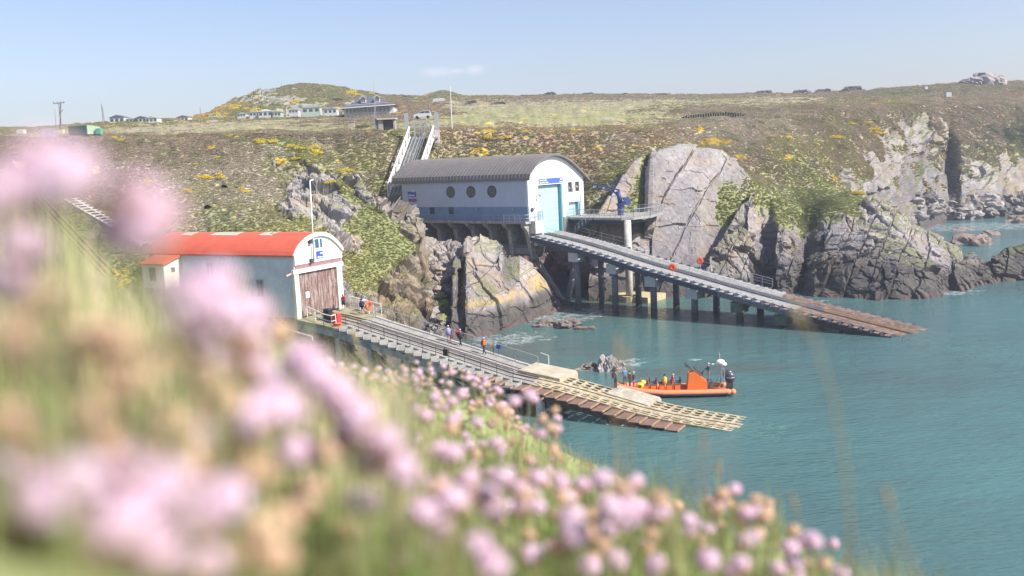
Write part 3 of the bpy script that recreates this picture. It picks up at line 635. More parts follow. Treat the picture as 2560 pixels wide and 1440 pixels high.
for wn_ in (win1, win2):
    m = MB(); v0, v1, z0, z1 = wn_
    NS.bx(m, -.25, -.08, v0+.002, v0+.08, z0+.002, z1-.002); NS.bx(m, -.25, -.08, v1-.08, v1-.002, z0+.002, z1-.002); NS.bx(m, -.25, -.08, v0+.08, v1-.08, z1-.09, z1-.002); NS.bx(m, -.25, .06, v0+.08, v1-.08, z0+.002, z0+.12); NS.bx(m, -.22, -.1, (v0+v1)/2-.03, (v0+v1)/2+.03, z0+.12, z1-.09)
    w_ = m.build('window', mat('brown_frame', (.16, .11, .08)), station); m = MB(); NS.bx(m, -.2, -.17, v0+.08, v1-.08, z0+.12, z1-.09); m.build('pane', M['glass'], w_)
for uu in (-16.13, -11.67, -7.23):
    m = MB(); m.torus(NS.P(uu, -.02, 17.75), .86, .09, NS.b, n=28)
    NS.bx(m, uu-.03, uu+.03, -.07, -.03, 16.95, 18.55); NS.bx(m, uu-.8, uu+.8, -.07, -.03, 17.72, 17.78)
    w_ = m.build('porthole_window', M['frame'], station, smooth=True)
    m = MB(); m.tube(NS.P(uu, -.03, 17.75), NS.P(uu, .0, 17.75), .84, n=28); m.build('pane', mat('porthole_glass', (.09, .10, .095), rough=.1, spec=.7), w_)
for uu in (-20.55, -16.2):
    m = MB()
    for a0, a1, b0, b1 in ((-.5, .5, 15.2, 15.3), (-.5, .5, 14.2, 14.28), (-.5, -.42, 14.28, 15.2), (.42, .5, 14.28, 15.2), (-.03, .03, 14.28, 15.2)): NS.bx(m, uu+a0, uu+a1, -.05, -.002, b0, b1)
    w_ = m.build('window', M['frame'], station); m = MB(); NS.bx(m, uu-.42, uu-.03, -.03, -.002, 14.28, 15.2); NS.bx(m, uu+.03, uu+.42, -.03, -.002, 14.28, 15.2); m.build('pane', M['glass'], w_)
# lamps on the walls
def lamp(fr, u, v, z, side):
    m = MB()
    if side: m.tube(fr.P(u, -.02, z), fr.P(u, -.25, z+.1), .05); m.ball(fr.P(u, -.32, z), .17)
    else: m.path([fr.P(0, v, z), fr.P(.3, v, z+.35), fr.P(.6, v+.1, z+.35)], .06); m.tube(fr.P(.6, v+.1, z+.4), fr.P(.75, v+.15, z+.1), .14, .2)
    m.build('wall_lamp', mat('lamp_grey', (.35, .34, .32), noise=.05), station, smooth=True)
for uu in (-18.9, -10.3, -2.9): lamp(NS, uu, 0, 14.95, True)
lamp(NS, 0, 2.0, 16.7, False); lamp(NS, 0, 9.5, 17.4, False); lamp(NS, 0, 11.6, 17.5, False)
m = MB(); m.tube(NS.P(0, .75, 14.85), NS.P(.18, .75, 14.85), .3); m.tube(NS.P(0, 1.45, 15.05), NS.P(.12, 1.45, 15.05), .08); m.build('bell', M['frame'], station)
# lettering
def text(body, size, origin, right, up, matl, parent, name='lettering', depth=.01, bold=0.0):
    cu = bpy.data.curves.new('t', 'FONT'); cu.body = body; cu.size = size; cu.extrude = depth; cu.offset = bold
    o = bpy.data.objects.new('t', cu); COL.objects.link(o); dg = bpy.context.evaluated_depsgraph_get(); me = bpy.data.meshes.new_from_object(o.evaluated_get(dg))
    bpy.data.objects.remove(o); r = Vector(right).normalized(); q = Vector(up).normalized(); nrm = r.cross(q)
    mt = Matrix(((r.x, q.x, nrm.x, origin.x), (r.y, q.y, nrm.y, origin.y), (r.z, q.z, nrm.z, origin.z), (0, 0, 0, 1))); me.transform(mt)
    me.transform(Matrix.Translation(-wloc(parent))); me.materials.clear(); me.materials.append(matl); me.name = name
    o = bpy.data.objects.new(name, me); COL.objects.link(o); o.parent = parent; return o
Zup = Vector((0, 0, 1))
m = MB(); NS.bx(m, .003, .06, 2.7, 8.9, 18.62, 19.42); sg = m.build('name_board', mat('board_blue', (.07, .14, .50), noise=.02), station)
text('Lifeboat Station', .30, NS.P(.07, 2.85, 19.08), NS.b, Zup, M['signwhite'], sg, bold=.008)
text('Gorsaf Bad Achub', .30, NS.P(.07, 2.85, 18.72), NS.b, Zup, M['signwhite'], sg, bold=.008)
text('Lifeboats', .2, NS.P(.07, 7.95, 18.7), NS.b, Zup, M['signwhite'], sg, bold=.01)
def emblem(fr, u, v, z, s, front, parent):   # small pennant with a red cross
    m = MB(); P = (lambda a, b, d: fr.P(.07+d, v+a, z+b)) if front else (lambda a, b, d: fr.P(u+a, -.07-d, z+b))
    m.m = 0; m.add([P(-s, -.6*s, 0), P(s, -.6*s, 0), P(s, .6*s, 0), P(-s, .6*s, 0)], [(0, 1, 2, 3)])
    m.m = 1; m.add([P(-s, -.12*s, .004), P(s, -.12*s, .004), P(s, .12*s, .004), P(-s, .12*s, .004)], [(0, 1, 2, 3)]); m.add([P(-.12*s, -.6*s, .006), P(.12*s, -.6*s, .006), P(.12*s, .6*s, .006), P(-.12*s, .6*s, .006)], [(0, 1, 2, 3)])
    m.build('flag_emblem', [M['signwhite'], M['red']], parent)
emblem(NS, 0, 8.4, 19.15, .22, True, sg)
m = MB(); NS.bx(m, -26.1, -24.15, -.06, -.014, 17.05, 17.95); sg2 = m.build('name_board', M['signblue'], station)
text('Lifeboats', .42, NS.P(-25.95, -.07, 17.2), NS.a, Zup, M['signwhite'], sg2, bold=.012)
emblem(NS, -24.75, 0, 18.05, .3, False, sg2)
m = MB(); NS.bx(m, -26.0, -24.1, -.06, -.014, 16.25, 16.75); sg3 = m.build('notice_board', M['signblue'], station)
m = MB(); NS.bx(m, -25.4, -24.3, -.07, -.06, 16.4, 16.6); m.build('lettering', M['red'], sg3)
# concrete base: floor slab, buttresses, front beam
m = MB(); NS.bx(m, -28.5, -.8, -1.0, 15.2, 12.75, 13.1); NS.bx(m, -.8, .15, -1.0, 2.25, 12.75, 13.1); NS.bx(m, -.8, .15, 8.76, 15.2, 12.75, 13.1); NS.bx(m, -28.5, .2, -1.15, -1.0, 12.82, 13.25)
m.build('floor_slab', M['conc'], station)
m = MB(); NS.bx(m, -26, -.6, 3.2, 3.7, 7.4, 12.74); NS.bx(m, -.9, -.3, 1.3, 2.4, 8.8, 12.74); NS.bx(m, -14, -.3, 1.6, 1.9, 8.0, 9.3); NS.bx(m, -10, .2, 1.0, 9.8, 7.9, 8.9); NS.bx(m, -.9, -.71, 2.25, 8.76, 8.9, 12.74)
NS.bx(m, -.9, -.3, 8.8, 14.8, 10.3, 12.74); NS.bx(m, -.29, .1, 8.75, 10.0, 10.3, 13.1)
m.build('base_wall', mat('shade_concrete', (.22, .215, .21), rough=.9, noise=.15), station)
for k in range(7):
    uu = -.55-3.85*k; m = MB()
    pr = [(-1.0, 12.74), (-.95, 12.45), (.35, 11.6), (.9, 7.4), (1.9, 7.4), (3.19, 9.5), (3.19, 12.74)] if k else [(-1.0, 12.74), (-.95, 12.3), (-.1, 11.4), (1.0, 7.2), (2.2, 7.2), (1.28, 12.74)]
    m.prism([NS.P(uu-.35, v, z) for v, z in pr], NS.a*.7); m.build('buttress', M['conc'], station)
m = MB(); NS.bx(m, -.28, .9, .35, 2.45, 11.2, 13.12); m.m = 0; NS.bx(m, -.28, .5, 1.2, 2.45, 9.2, 11.2); m.build('front_pier', M['concw'], station)
m = MB()
for (u0, v0, u1, v1, z0) in ((-1.5, 2.2, -1.7, 1.2, 7.6), (-1.5, 2.6, 3.2, 4.6, 7.6), (4.0, 6.8, 2.2, 5.6, 7.8), (-8, 2.0, -8, 2.0, 7.6)):
    m = MB(); m.tube(NS.P(u0, v0, z0), NS.P(u1, v1, -1.0), .5, n=12); m.build('raking_column', M['conc'], station, smooth=True)
# railings on the walkway
def railing(m, pts, h=1.05, step=1.5, r=.03, mids=(.5,), infill=0):
    for p, q in zip(pts[:-1], pts[1:]):
        p = Vector(p); q = Vector(q); L = (q-p).length; n = max(1, round(L/step))
        for i in range(n+1): c = p.lerp(q, i/n); m.tube(c, c+Zup*h, r, n=5)
        m.tube(p+Zup*h, q+Zup*h, r*1.15, n=5)
        for k in mids: m.tube(p+Zup*h*k, q+Zup*h*k, r*.8, n=5)
        if infill:
            n2 = int(L/infill)
            for i in range(n2): c = p.lerp(q, (i+.5)/n2); m.tube(c+Zup*.1, c+Zup*h, .011, n=3)
m = MB(); railing(m, [NS.P(-8.5, -1.0, 13.1), NS.P(.1, -1.0, 13.1), NS.P(.8, .4, 13.1)], infill=.3, step=1.05); railing(m, [NS.P(.85, .4, 13.12), NS.P(.85, 2.4, 13.12), NS.P(.1, 2.4, 13.12)], h=1.35, infill=.15, step=.7)
railing(m, [NS.P(-22, -1.0, 13.1), NS.P(-8.5, -1.0, 13.1)], step=1.8, r=.018)
m.build('walkway_railing', M['galv'], station)
# rear porch
m = MB(); NS.bx(m, -29.3, -27.5, .6, 3.2, 13.1, 15.0); m.build('rear_cabinet', mat('rear_blue', (.05, .12, .3), noise=.05), station)
m = MB(); NS.bx(m, -29.2, -27.6, 3.3, 5.4, 13.1, 17.0); m.build('rear_store', M['galv'], station)

# ---- slipway
ZU = [(-1, 11.25), (2.4, 10.72), (8, 9.72), (14, 8.38), (20, 6.92), (26, 5.66), (32, 4.38), (38, 3.18), (44, 2.0), (50, .92), (55, 0.02), (60, -.9), (66, -1.8)]
def zs(u): return arc(u, ZU)
slip = empty('slipway', NS.P(27, 3, 0), 'long steel slipway on dark piles running from the teal door into the sea', 'slipway')
m = MB(); mr = MB()
us = np.arange(.9, 66, 1.25)
for i in range(len(us)-1):
    u0, u1 = us[i], us[i+1]-.04; mm_ = mr if u0 > 38 else m
    for (v0, v1, dz) in ((.1, 2.35, -.02), (3.75, 4.5, -.02), (4.5, 6.9, .0)):
        rusty = u0 > 38 + (0 if v0 > 3 else 3)
        mm_ = mr if rusty else m
        t0, t1 = zs(u0)+dz, zs(u1)+dz
        if v0 == 4.5:   # the cambered plated walk
            for a0, a1, h0, h1 in ((4.5, 5.1, 0, .22), (5.1, 6.3, .22, .22), (6.3, 6.9, .22, 0)):
                mm_.hexa([NS.P(u0, a0, t0-.15), NS.P(u1, a0, t1-.15), NS.P(u1, a1, t1-.15), NS.P(u0, a1, t0-.15)], [NS.P(u0, a0, t0+h0), NS.P(u1, a0, t1+h0), NS.P(u1, a1, t1+h1), NS.P(u0, a1, t0+h1)])
        else: mm_.hexa([NS.P(u0, v0, t0-.12), NS.P(u1, v0, t1-.12), NS.P(u1, v1, t1-.12), NS.P(u0, v1, t0-.12)], [NS.P(u0, v0, t0), NS.P(u1, v0, t1), NS.P(u1, v1, t1), NS.P(u0, v1, t0)])
m.build('deck_plates', M['deck'], slip); mr.build('rusty_deck_plates', M['rust'], slip, )
m = MB(); mr = MB()
for i in range(len(us)-1):
    u0, u1 = us[i], us[i+1]; mm_ = mr if u0 > 44 else m
    for v in (2.5, 2.85, 3.25, 3.6): mm_.beam(NS.P(u0, v, zs(u0)+.06), NS.P(u1, v, zs(u1)+.06), .12, .22)
    mm_.beam(NS.P(u0, 3.05, zs(u0)-.12), NS.P(u1, 3.05, zs(u1)-.12), 1.1, .05)
m.build('keel_rails', M['rail'], slip); mr.build('rusty_keel_rails', mat('rail_rust', (.36, .24, .15), rough=.8, noise=.2), slip)
for va, vb in ((-1.0, .1), (6.9, 7.9)):     # ribs sticking out at both edges
    m = MB(); mr = MB(); ng = MB()
    for i in range(len(us)-1):
        u0 = us[i]; mm_ = mr if u0 > 38 else m
        z0, z1 = zs(u0), zs(u0+.8)
        mm_.hexa([NS.P(u0, va, z0-.14), NS.P(u0+.8, va, z1-.14), NS.P(u0+.8, vb, z1-.14), NS.P(u0, vb, z0-.14)], [NS.P(u0, va, z0-.08), NS.P(u0+.8, va, z1-.08), NS.P(u0+.8, vb, z1-.08), NS.P(u0, vb, z0-.08)])
        ng.hexa([NS.P(u0+.82, va, z1-.34), NS.P(u0+.9, va, z1-.34), NS.P(u0+.9, vb, z1-.34), NS.P(u0+.82, vb, z1-.34)], [NS.P(u0+.82, va, z1+.12), NS.P(u0+.9, va, z1+.12), NS.P(u0+.9, vb, z1+.12), NS.P(u0+.82, vb, z1+.12)])
    m.build('edge_ribs', M['deck'], slip); mr.build('rusty_edge_ribs', M['rust'], slip); ng.build('rib_webs', M['navy'], slip)
for v, hh in ((-.95, .62), (1.2, .7), (5.6, .7), (7.75, .62)):
    m = MB(); 
    for i in range(len(ZU)-1):
        u0, u1 = max(ZU[i][0], .9), ZU[i+1][0]
        if u1 <= u0: continue
        m.m = 0 if u0 < 32 else (1 if u0 < 44 else 2)
        m.beam(NS.P(u0, v, zs(u0)-.2-hh/2), NS.P(u1, v, zs(u1)-.2-hh/2), .22, hh)
    m.build('edge_girder', [M['navy'], M['pile'], M['weed']], slip)
m = MB()
for u0 in us[::2]: NS.bx(m, u0, u0+.16, .1, 6.9, zs(u0)-.75, zs(u0)-.2)
m.build('cross_beams', M['navy'], slip)
for k, uu in enumerate((8.6, 15.2, 21.6, 28.0, 34.6, 40.6, 47.2)):
    zt = zs(uu)-.95
    for v in (0.1, 6.3):
        if k == 0 and v > 1: pass
        m = MB(); m.m = 0; m.tube(NS.P(uu, v, 1.0), NS.P(uu, v, zt-.2), .46, n=14); m.m = 1; m.tube(NS.P(uu, v, -5.5), NS.P(uu, v, 1.0), .47, n=14); m.build('pile', [M['pile'], M['weed']], slip, smooth=True)
    m = MB(); m.m = 0 if k < 4 else 1; NS.bx(m, uu-.85, uu+.85, -.85, .9, zt-1.35, zt); m.m = 1
    m.prism([NS.P(uu-.5, .9, zt-.2), NS.P(uu-.5, .9, zt-1.2), NS.P(uu-.5, 2.5, zt-.9), NS.P(uu-.5, 6.9, zt-.9), NS.P(uu-.5, 6.9, zt-.2)], NS.a*1.0)
    m.build('pile_cap', [mat('cap_grey', (.42, .43, .44), noise=.05), M['green']], slip)
    m = MB(); NS.bx(m, uu+.502, uu+.52, 1.6, 2.3, zt-.85, zt-.45); m.build('cap_window', mat('cap_light', (.45, .47, .28), noise=.05), slip); m = MB(); NS.bx(m, uu+.502, uu+.52, 2.8, 3.5, zt-.85, zt-.45); m.build('cap_window', mat('cap_light', (.45, .47, .28), noise=.05), slip)
m = MB(); railing(m, [NS.P(u, 2.42, zs(u)+.05) for u in (1.5, 10, 20, 30, 38)], step=2.2, r=.022, h=.95)
m.build('walk_railing', M['galv'], slip)
m = MB(); railing(m, [NS.P(u, 8.3, zs(u)) for u in (3, 12, 22, 31)], step=2.4, r=.02, h=1.0); m.build('far_railing', M['galv'], slip)
m = MB(); railing(m, [NS.P(31, 8.2, zs(31)+.1), NS.P(35.5, 8.2, zs(35.5)+.1)], step=1.5, r=.035, h=1.1, mids=(.33, .66)); m.build('landing_railing', M['galv'], slip)

# ---- crane platform
plat = empty('crane_platform', NS.P(6, 13, 12.9), 'concrete platform on a round column beside the gable with mesh railings', 'platform')
poly = [(.1, 21), (.1, 9.9), (10.8, 9.0), (12.2, 10.3), (13.0, 14), (11.0, 21)]
m = MB(); m.prism([NS.P(u, v, 12.62) for u, v in poly], (0, 0, .36)); m.build('platform_slab', M['conc'], plat)
m = MB(); NS.bx(m, .4, 10.5, 10.4, 10.8, 11.9, 12.6); NS.bx(m, .4, 10.5, 16, 16.4, 11.9, 12.6); NS.bx(m, 10.6, 11, 10, 19, 11.9, 12.6); m.build('platform_beams', M['navy'], plat)
c = NS.P(11.3, 9.9, 0); m = MB(); m.tube((c.x, c.y, -2), (c.x, c.y, 12.6), .55, n=18); m.build('column', M['concw'], plat, smooth=True)
m = MB(); m.tube((c.x, c.y, -1), (c.x, c.y, .9), 1.3, n=12); NS.bx(m, 8, 15, 9.2, 14.5, -1.5, .9); m.build('column_footing', mat('footing', (.5, .42, .24), rough=.9, noise=.15), plat)
m = MB(); railing(m, [NS.P(u, v, 12.98) for u, v in ((.2, 9.95), (10.7, 9.1), (12.1, 10.4), (12.9, 14), (10.9, 20.9), (.2, 20.9))], infill=.22, step=1.1, h=1.25, r=.035)
m.build('mesh_railing', M['galv'], plat)
m = MB(); m.box(NS.P(12.4, 13.2, 12.7), (.08, 1.3, .55), (NS.a, NS.b, Zup)); m.build('white_plate', M['signwhite'], plat)
pa = NS.side(1483, 546, 9.4); pb = NS.side(1444, 585, 8.6)
p0 = NS.P(pa[0], 8.9, 12.7); p1 = NS.P(pb[0], 8.6, zs(pb[0])+.1)
m = MB()
for dv in (-.55, .55): m.beam(p0+NS.b*dv, p1+NS.b*dv, .07, .28)
n = 16
for i in range(n): c = p0.lerp(p1, (i+.5)/n); m.box(c, (.26, 1.05, .05), (NS.a, NS.b, Zup))
m.build('stair', M['navy'], plat)
m = MB()
for dv in (-.6, .6): m.tube(p0+NS.b*dv+Zup*1, p1+NS.b*dv+Zup*1, .03, n=5); [m.tube(p0.lerp(p1, t)+NS.b*dv, p0.lerp(p1, t)+NS.b*dv+Zup, .025, n=5) for t in (0, .25, .5, .75, 1)]
m.build('stair_handrail', M['galv'], plat)
# ---- crane
cb = atZ(1552, 538, 12.98); Dc = cb.y
ct = atY(1545, 478, Dc); jt = atY(1480, 458.5, Dc+3)
crane = empty('davit_crane', (cb.x, cb.y, 12.98), 'dark blue davit crane with raised jib standing on the platform beside the station', 'crane')
m = MB(); m.tube((cb.x, cb.y, 12.98), (cb.x, cb.y, 14.6), .52, n=14); m.tube((cb.x, cb.y, 14.6), (cb.x, cb.y, 14.9), .66, n=14); m.build('pedestal', M['crane'], crane, smooth=False)
m = MB(); m.tube((cb.x, cb.y, 14.9), (ct.x, cb.y, ct.z), .4, .32, n=14); m.build('mast', M['crane'], crane, smooth=True)
m = MB(); tp = Vector((ct.x+.25, cb.y, ct.z+.15)); d = jt-tp
m.beam(tp, jt, .32, .2); m.beam(tp-Zup*.55, tp-Zup*.5+d*.82, .3, .14)
for t in (.05, .2, .35, .5, .65, .8): m.beam(tp+d*t, tp+d*t-Zup*.5, .28, .14)
m.beam(tp-Zup*1.2, tp+d*.22-Zup*.45, .2, .2); m.build('jib', M['crane'], crane)
m = MB(); e = tp+d*.93; m.tube(e, e-Zup*.35, .03); m.ball(e-Zup*.45, .16); m.build('hook_block', M['signwhite'], crane)
m = MB(); m.box((cb.x+.95, cb.y-.2, 15.2), (.9, .7, 1.2)); m.build('control_box', mat('crane_box', (.06, .10, .30), noise=.05), crane); m = MB(); m.tube((cb.x+.5, cb.y-.6, 14.9), (cb.x+.5, cb.y+.5, 14.9), .3); m.build('winch_drum', M['navy'], crane)

# ---- lifebuoy housings by the slipway
def housing(px, py, D, r, label):
    p = atY(px, py, D); e = empty('lifebuoy_housing', p, label, 'lifebuoy housing', 'orange lifebuoy housings by the new slipway')
    d = Vector((-p.x, -p.y, 6)).normalized(); m = MB(); m.tube(p-d*.18, p+d*.05, r, r*.92, n=20); m.build('housing_body', M['orange'], e)
    m = MB(); m.torus(p+d*.06, r*.55, r*.16, d, n=20); m.build('buoy', mat('buoy_red', (.6, .1, .05)), e)
    m = MB(); m.tube(p-d*.2-Zup*1.5, p-d*.2+Zup*.1, .04, n=6); m.build('post', M['galv'], e)
uq = NS.side(1681, 668, -.2); pq = NS.P(uq[0], -.2, uq[2]); housing(1681, 668, pq.y, .52, 'orange lifebuoy housing on the near edge of the slipway, left of the two')
uq = NS.side(1750, 652, 8.6); pq = NS.P(uq[0], 8.6, uq[2]); housing(1750, 652, pq.y, .50, 'orange lifebuoy housing on the far edge of the slipway, right of the two')

# ---- inclined lift
lift = empty('inclined_lift', atY(1050, 330, 180), 'inclined lift with white lattice sides climbing the cliff behind the station', 'inclined lift')
TT = atY(1022.5, 320.3, 180); TB = atY(968.5, 464.5, 164.5); RT_ = atY(1082.5, 318, 180); acr = RT_-TT
wv_ = Vector((acr.x, 0.6, 0)); wv_.z = 0
def lp(t, s, h): return TT.lerp(TB, t) + wv_*s + Zup*h
M['lw'] = mat('white_lattice', (.78, .77, .74), rough=.5, noise=.04)
for s in (0, 1):
    m = MB(); m.beam(lp(-.02, s, 0), lp(1, s, 0), .26, .26); m.beam(lp(-.02, s, -1.9), lp(1.0, s, -1.9), .26, .26)
    n = 13
    for i in range(n):
        t0, t1 = i/n, (i+1)/n; m.beam(lp(t0, s, 0), lp(t0, s, -1.9), .13); m.beam(lp(t0, s, -1.9) if i % 2 == 0 else lp(t0, s, 0), lp(t1, s, 0) if i % 2 == 0 else lp(t1, s, -1.9), .12)
    m.beam(lp(1, s, 0), lp(1, s, -1.9), .2); m.build('lattice_side', M['lw'], lift)
m = MB()
for s in (.16, .3, .44): m.beam(lp(0, s, -1.7), lp(1, s, -1.7), .12, .16)
for i in range(46): t = i/46; m.beam(lp(t, .08, -1.85), lp(t, .52, -1.85), .16, .1)
m.build('rail_track', M['galv'], lift)
m = MB()
for i in range(60): t = (i+.5)/60; m.beam(lp(t, .64, -1.8), lp(t, .93, -1.8), .26, .05)
m.beam(lp(0, .94, -1.9), lp(1, .94, -1.9), .1, .3); m.beam(lp(0, .62, -1.9), lp(1, .62, -1.9), .1, .3); m.build('stair', mat('stair_steel', (.18, .18, .18)), lift)
m = MB(); 
for s in (.62,):
    m.beam(lp(0, s, -.8), lp(1, s, -.8), .06); 
    for i in range(15): t = i/14; m.beam(lp(t, s, -1.8), lp(t, s, -.8), .05)
m.build('stair_handrail', M['galv'], lift)
m = MB(); q0 = lp(-.02, -.15, -2.3); 
m.box((TT.x+acr.x*.5, TT.y+1.7, TT.z-2.0), (abs(acr.x)*1.35, 3.2, .35)); m.build('top_platform', M['conc'], lift)
m = MB(); cx_, cy_ = TT.x+acr.x*.42, TT.y+1.2
x0, x1 = TT.x+acr.x*.2, TT.x+acr.x*.85
railing(m, [(x0, cy_-1, TT.z-1.8), (x1, cy_-1, TT.z-1.8), (x1, cy_+1.6, TT.z-1.8), (x0, cy_+1.6, TT.z-1.8), (x0, cy_-1, TT.z-1.8)], h=2.9, step=1.0, r=.045, mids=(.33, .66), infill=.2)
for xx in (x0, x1, (x0+x1)/2): m.tube((xx, cy_-1, TT.z-1.8), (xx, cy_-1, TT.z+1.9), .06, n=5)
m.build('gate_cage', M['galv'], lift)
for s in (-.12, 1.12):
    m = MB(); c = lp(-.03, s, .9); m.box(c, (.7, .5, 3.2)); m.build('gate_screen', mat('mesh_grey', (.36, .36, .37)), lift)
m = MB(); c = lp(-.05, 1.1, -2.2); m.box(c, (.9, 1.0, 2.6)); m.build('wall_end', M['concw'], lift)
for t in (.35, .75):
    for s in (.05, .95): m = MB(); c = lp(t, s, -1.95); m.beam(c, c-Zup*5, .22); m.build('support_leg', M['frame'], lift)
m = MB(); b0 = lp(1.02, .1, -1.6); railing(m, [b0+Vector((-.8, -.4, -1.3)), b0+Vector((2.4, -.8, -1.3)), b0+Vector((2.6, 1, -1.3))], h=2.0, infill=.14, step=.8, r=.04)
railing(m, [b0+Vector((-2.2, -1.2, -3.0)), b0+Vector((1.6, -2.0, -3.0)), b0+Vector((2.8, -1.4, -3.4))], h=1.5, infill=.3, step=.9, r=.04); m.build('bottom_railing', M['galv'], lift)

# ================================================================== the old boathouse
o_ = atY(738, 795, 96); OB = Fr(o_.x, o_.y, -30)
M['redroof'] = mat('red_roof', (.66, .13, .07), rough=.55, noise=.06, nscale=.7)
M['creamw'] = mat('cream_paint', (.80, .78, .68), rough=.6, noise=.05)
M['greyclad'] = mat('grey_corrugated', (.70, .70, .68), rough=.7, noise=.08, nscale=.8)
M['olddoor'] = mat('weathered_door', (.17, .085, .075), rough=.9, noise=.15, nscale=1.6, streak=(3, 3, .35), col2=(.36, .30, .27))
old = empty('old_boathouse', OB.P(-11, 3.8, 7.5), 'old boathouse with red barrel roof, grey corrugated side and weathered brown double doors', 'boathouse')
OP = [(p[1], p[2]) for p in [OB.front(x, y, .35) for x, y in ((734.5, 637), (740, 624), (749, 610), (760, 598), (772, 588.5), (786, 581.5), (800, 579), (814, 580), (828, 586), (842, 599), (857, 617))]]
ORP = smooth_pts(OP, 22); ORP[0] = (ORP[0][0], 14.0)
m = MB(); m.m = 0; shell(m, OB, ORP, -22.1, .18, .14)
m.build('roof', M['redroof'], old)
m = MB(); shell(m, OB, ORP, .181, .42, .42); m.build('bargeboard', M['creamw'], old)
m = MB()
def roofpatch(u0, u1, i0, i1, mm_, up=.05):
    for i in range(i0, i1):
        (v0, z0), (v1, z1) = ORP[i], ORP[i+1]
        mm_.hexa([OB.P(u0, v0, z0+.01), OB.P(u1, v0, z0+.01), OB.P(u1, v1, z1+.01), OB.P(u0, v1, z1+.01)], [OB.P(u0, v0, z0+up), OB.P(u1, v0, z0+up), OB.P(u1, v1, z1+up), OB.P(u0, v1, z1+up)])
for u0, u1 in ((-19, -17.3), (-14.2, -10.2), (-6.8, -5)):
    m = MB(); roofpatch(u0, u1, 7, 10, m); m.build('rooflight', mat('rooflight', (.50, .46, .36), noise=.1), old)
m = MB()
for i in range(0, 110): uu = -21.9+i*.2; OB.bx(m, uu, uu+.09, .40, .45, 7.4, 13.9)
OB.bx(m, -22, 0, .45, .6, 7.4, 13.9); OB.bx(m, -22, 0, 7.75, 7.9, 7.4, 13.9); OB.bx(m, -22, -21.85, .6, 7.75, 7.4, 14.5)
m.build('side_wall', M['greyclad'], old)
mg = MB()
for i in range(len(ORP)-1):
    (v0, z0), (v1, z1) = ORP[i], ORP[i+1]
    v0_, v1_ = max(v0, .42), min(v1, 8.0)
    if v1_ <= v0_: continue
    mg.hexa([OB.P(.0, v0_, 12.95), OB.P(.17, v0_, 12.95), OB.P(.17, v1_, 12.95), OB.P(.0, v1_, 12.95)], [OB.P(.0, v0_, z0-.15), OB.P(.17, v0_, z0-.15), OB.P(.17, v1_, z1-.15), OB.P(.0, v1_, z1-.15)])
mg.build('gable_wall', mat('white_boards', (.80, .80, .74), noise=.03), old)
m = MB(); OB.bx(m, -.1, .1, .5, 7.7, 12.5, 12.94); m.build('gable_skirt', mat('mauve_band', (.30, .17, .18), noise=.1), old)
m = MB(); OB.bx(m, .0, .35, -.1, 7.75, 12.08, 12.5); m.build('lintel', M['creamw'], old)
m = MB(); OB.bx(m, -.1, .25, .1, .75, 7.4, 12.07); m.build('door_post', mat('cream_stained', (.80, .74, .55), noise=.1, nscale=1.2), old)
m = MB(); OB.bx(m, -.1, .25, 6.75, 7.45, 7.4, 12.07); m.build('door_post', M['creamw'], old)
for v0, v1 in ((.76, 3.73), (3.77, 6.74)):
    m = MB(); k = 0; v = v0
    while v < v1-.1: OB.bx(m, -.02, .05+(k % 2)*.02, v, min(v+.33, v1)-.015, 7.5, 12.06); v += .33; k += 1
    d_ = m.build('door_leaf', M['olddoor'], old)
    if v0 < 1: m = MB(); OB.bx(m, .075, .1, 1.75, 2.3, 9.35, 10.0); m.build('notice', M['signwhite'], d_)
for i, (v0, v1) in enumerate(((3.33, 3.5), (3.62, 4.2), (4.4, 4.72))):
    m = MB(); z0 = 14.42; z1 = 15.35; OB.bx(m, .172, .2, v0-.06, v1+.06, z0-.06, z1+.06); w_ = m.build('gable_window', M['creamw'], old)
    m = MB(); OB.bx(m, .201, .22, v0, v1, z0, z1); m.build('pane', mat('blue_glass', (.04, .12, .2), rough=.1, spec=.7), w_)
m = MB(); OB.bx(m, .172, .21, 3.7, 4.75, 13.25, 14.05); sg = m.build('sign_board', M['signblue'], old)
text('RNLI', .2, OB.P(.215, 4.28, 13.72), OB.b, Zup, M['signwhite'], sg, bold=.01); text('Lifeboats', .22, OB.P(.215, 3.85, 13.35), OB.b, Zup, M['signwhite'], sg, bold=.01)
for vv, zz in ((2.75, 15.2), (2.75, 13.2)):
    m = MB(); m.box(OB.P(.35, vv, zz), (.35, .35, .35), (OB.a, OB.b, Zup)); m.tube(OB.P(.35, vv, zz), OB.P(.45, vv+.6, zz), .04); m.build('pole_bracket', M['frame'], old)
m = MB(); m.tube(OB.P(.4, 2.75, 13.2), OB.P(.4, 2.75, 15.2), .02, n=5); m.build('halyard_rod', M['galv'], old); m = MB(); m.tube(OB.P(.3, 4.8, 15.5), OB.P(.3, 4.8, 16), .03, n=5); m.build('gable_bracket', M['galv'], old)
m = MB(); m.tube(OB.P(.05, -.15, 12.15), OB.P(.05, -.9, 12.0), .09); m.build('beam_end', mat('salmon_wood', (.6, .35, .28)), old)
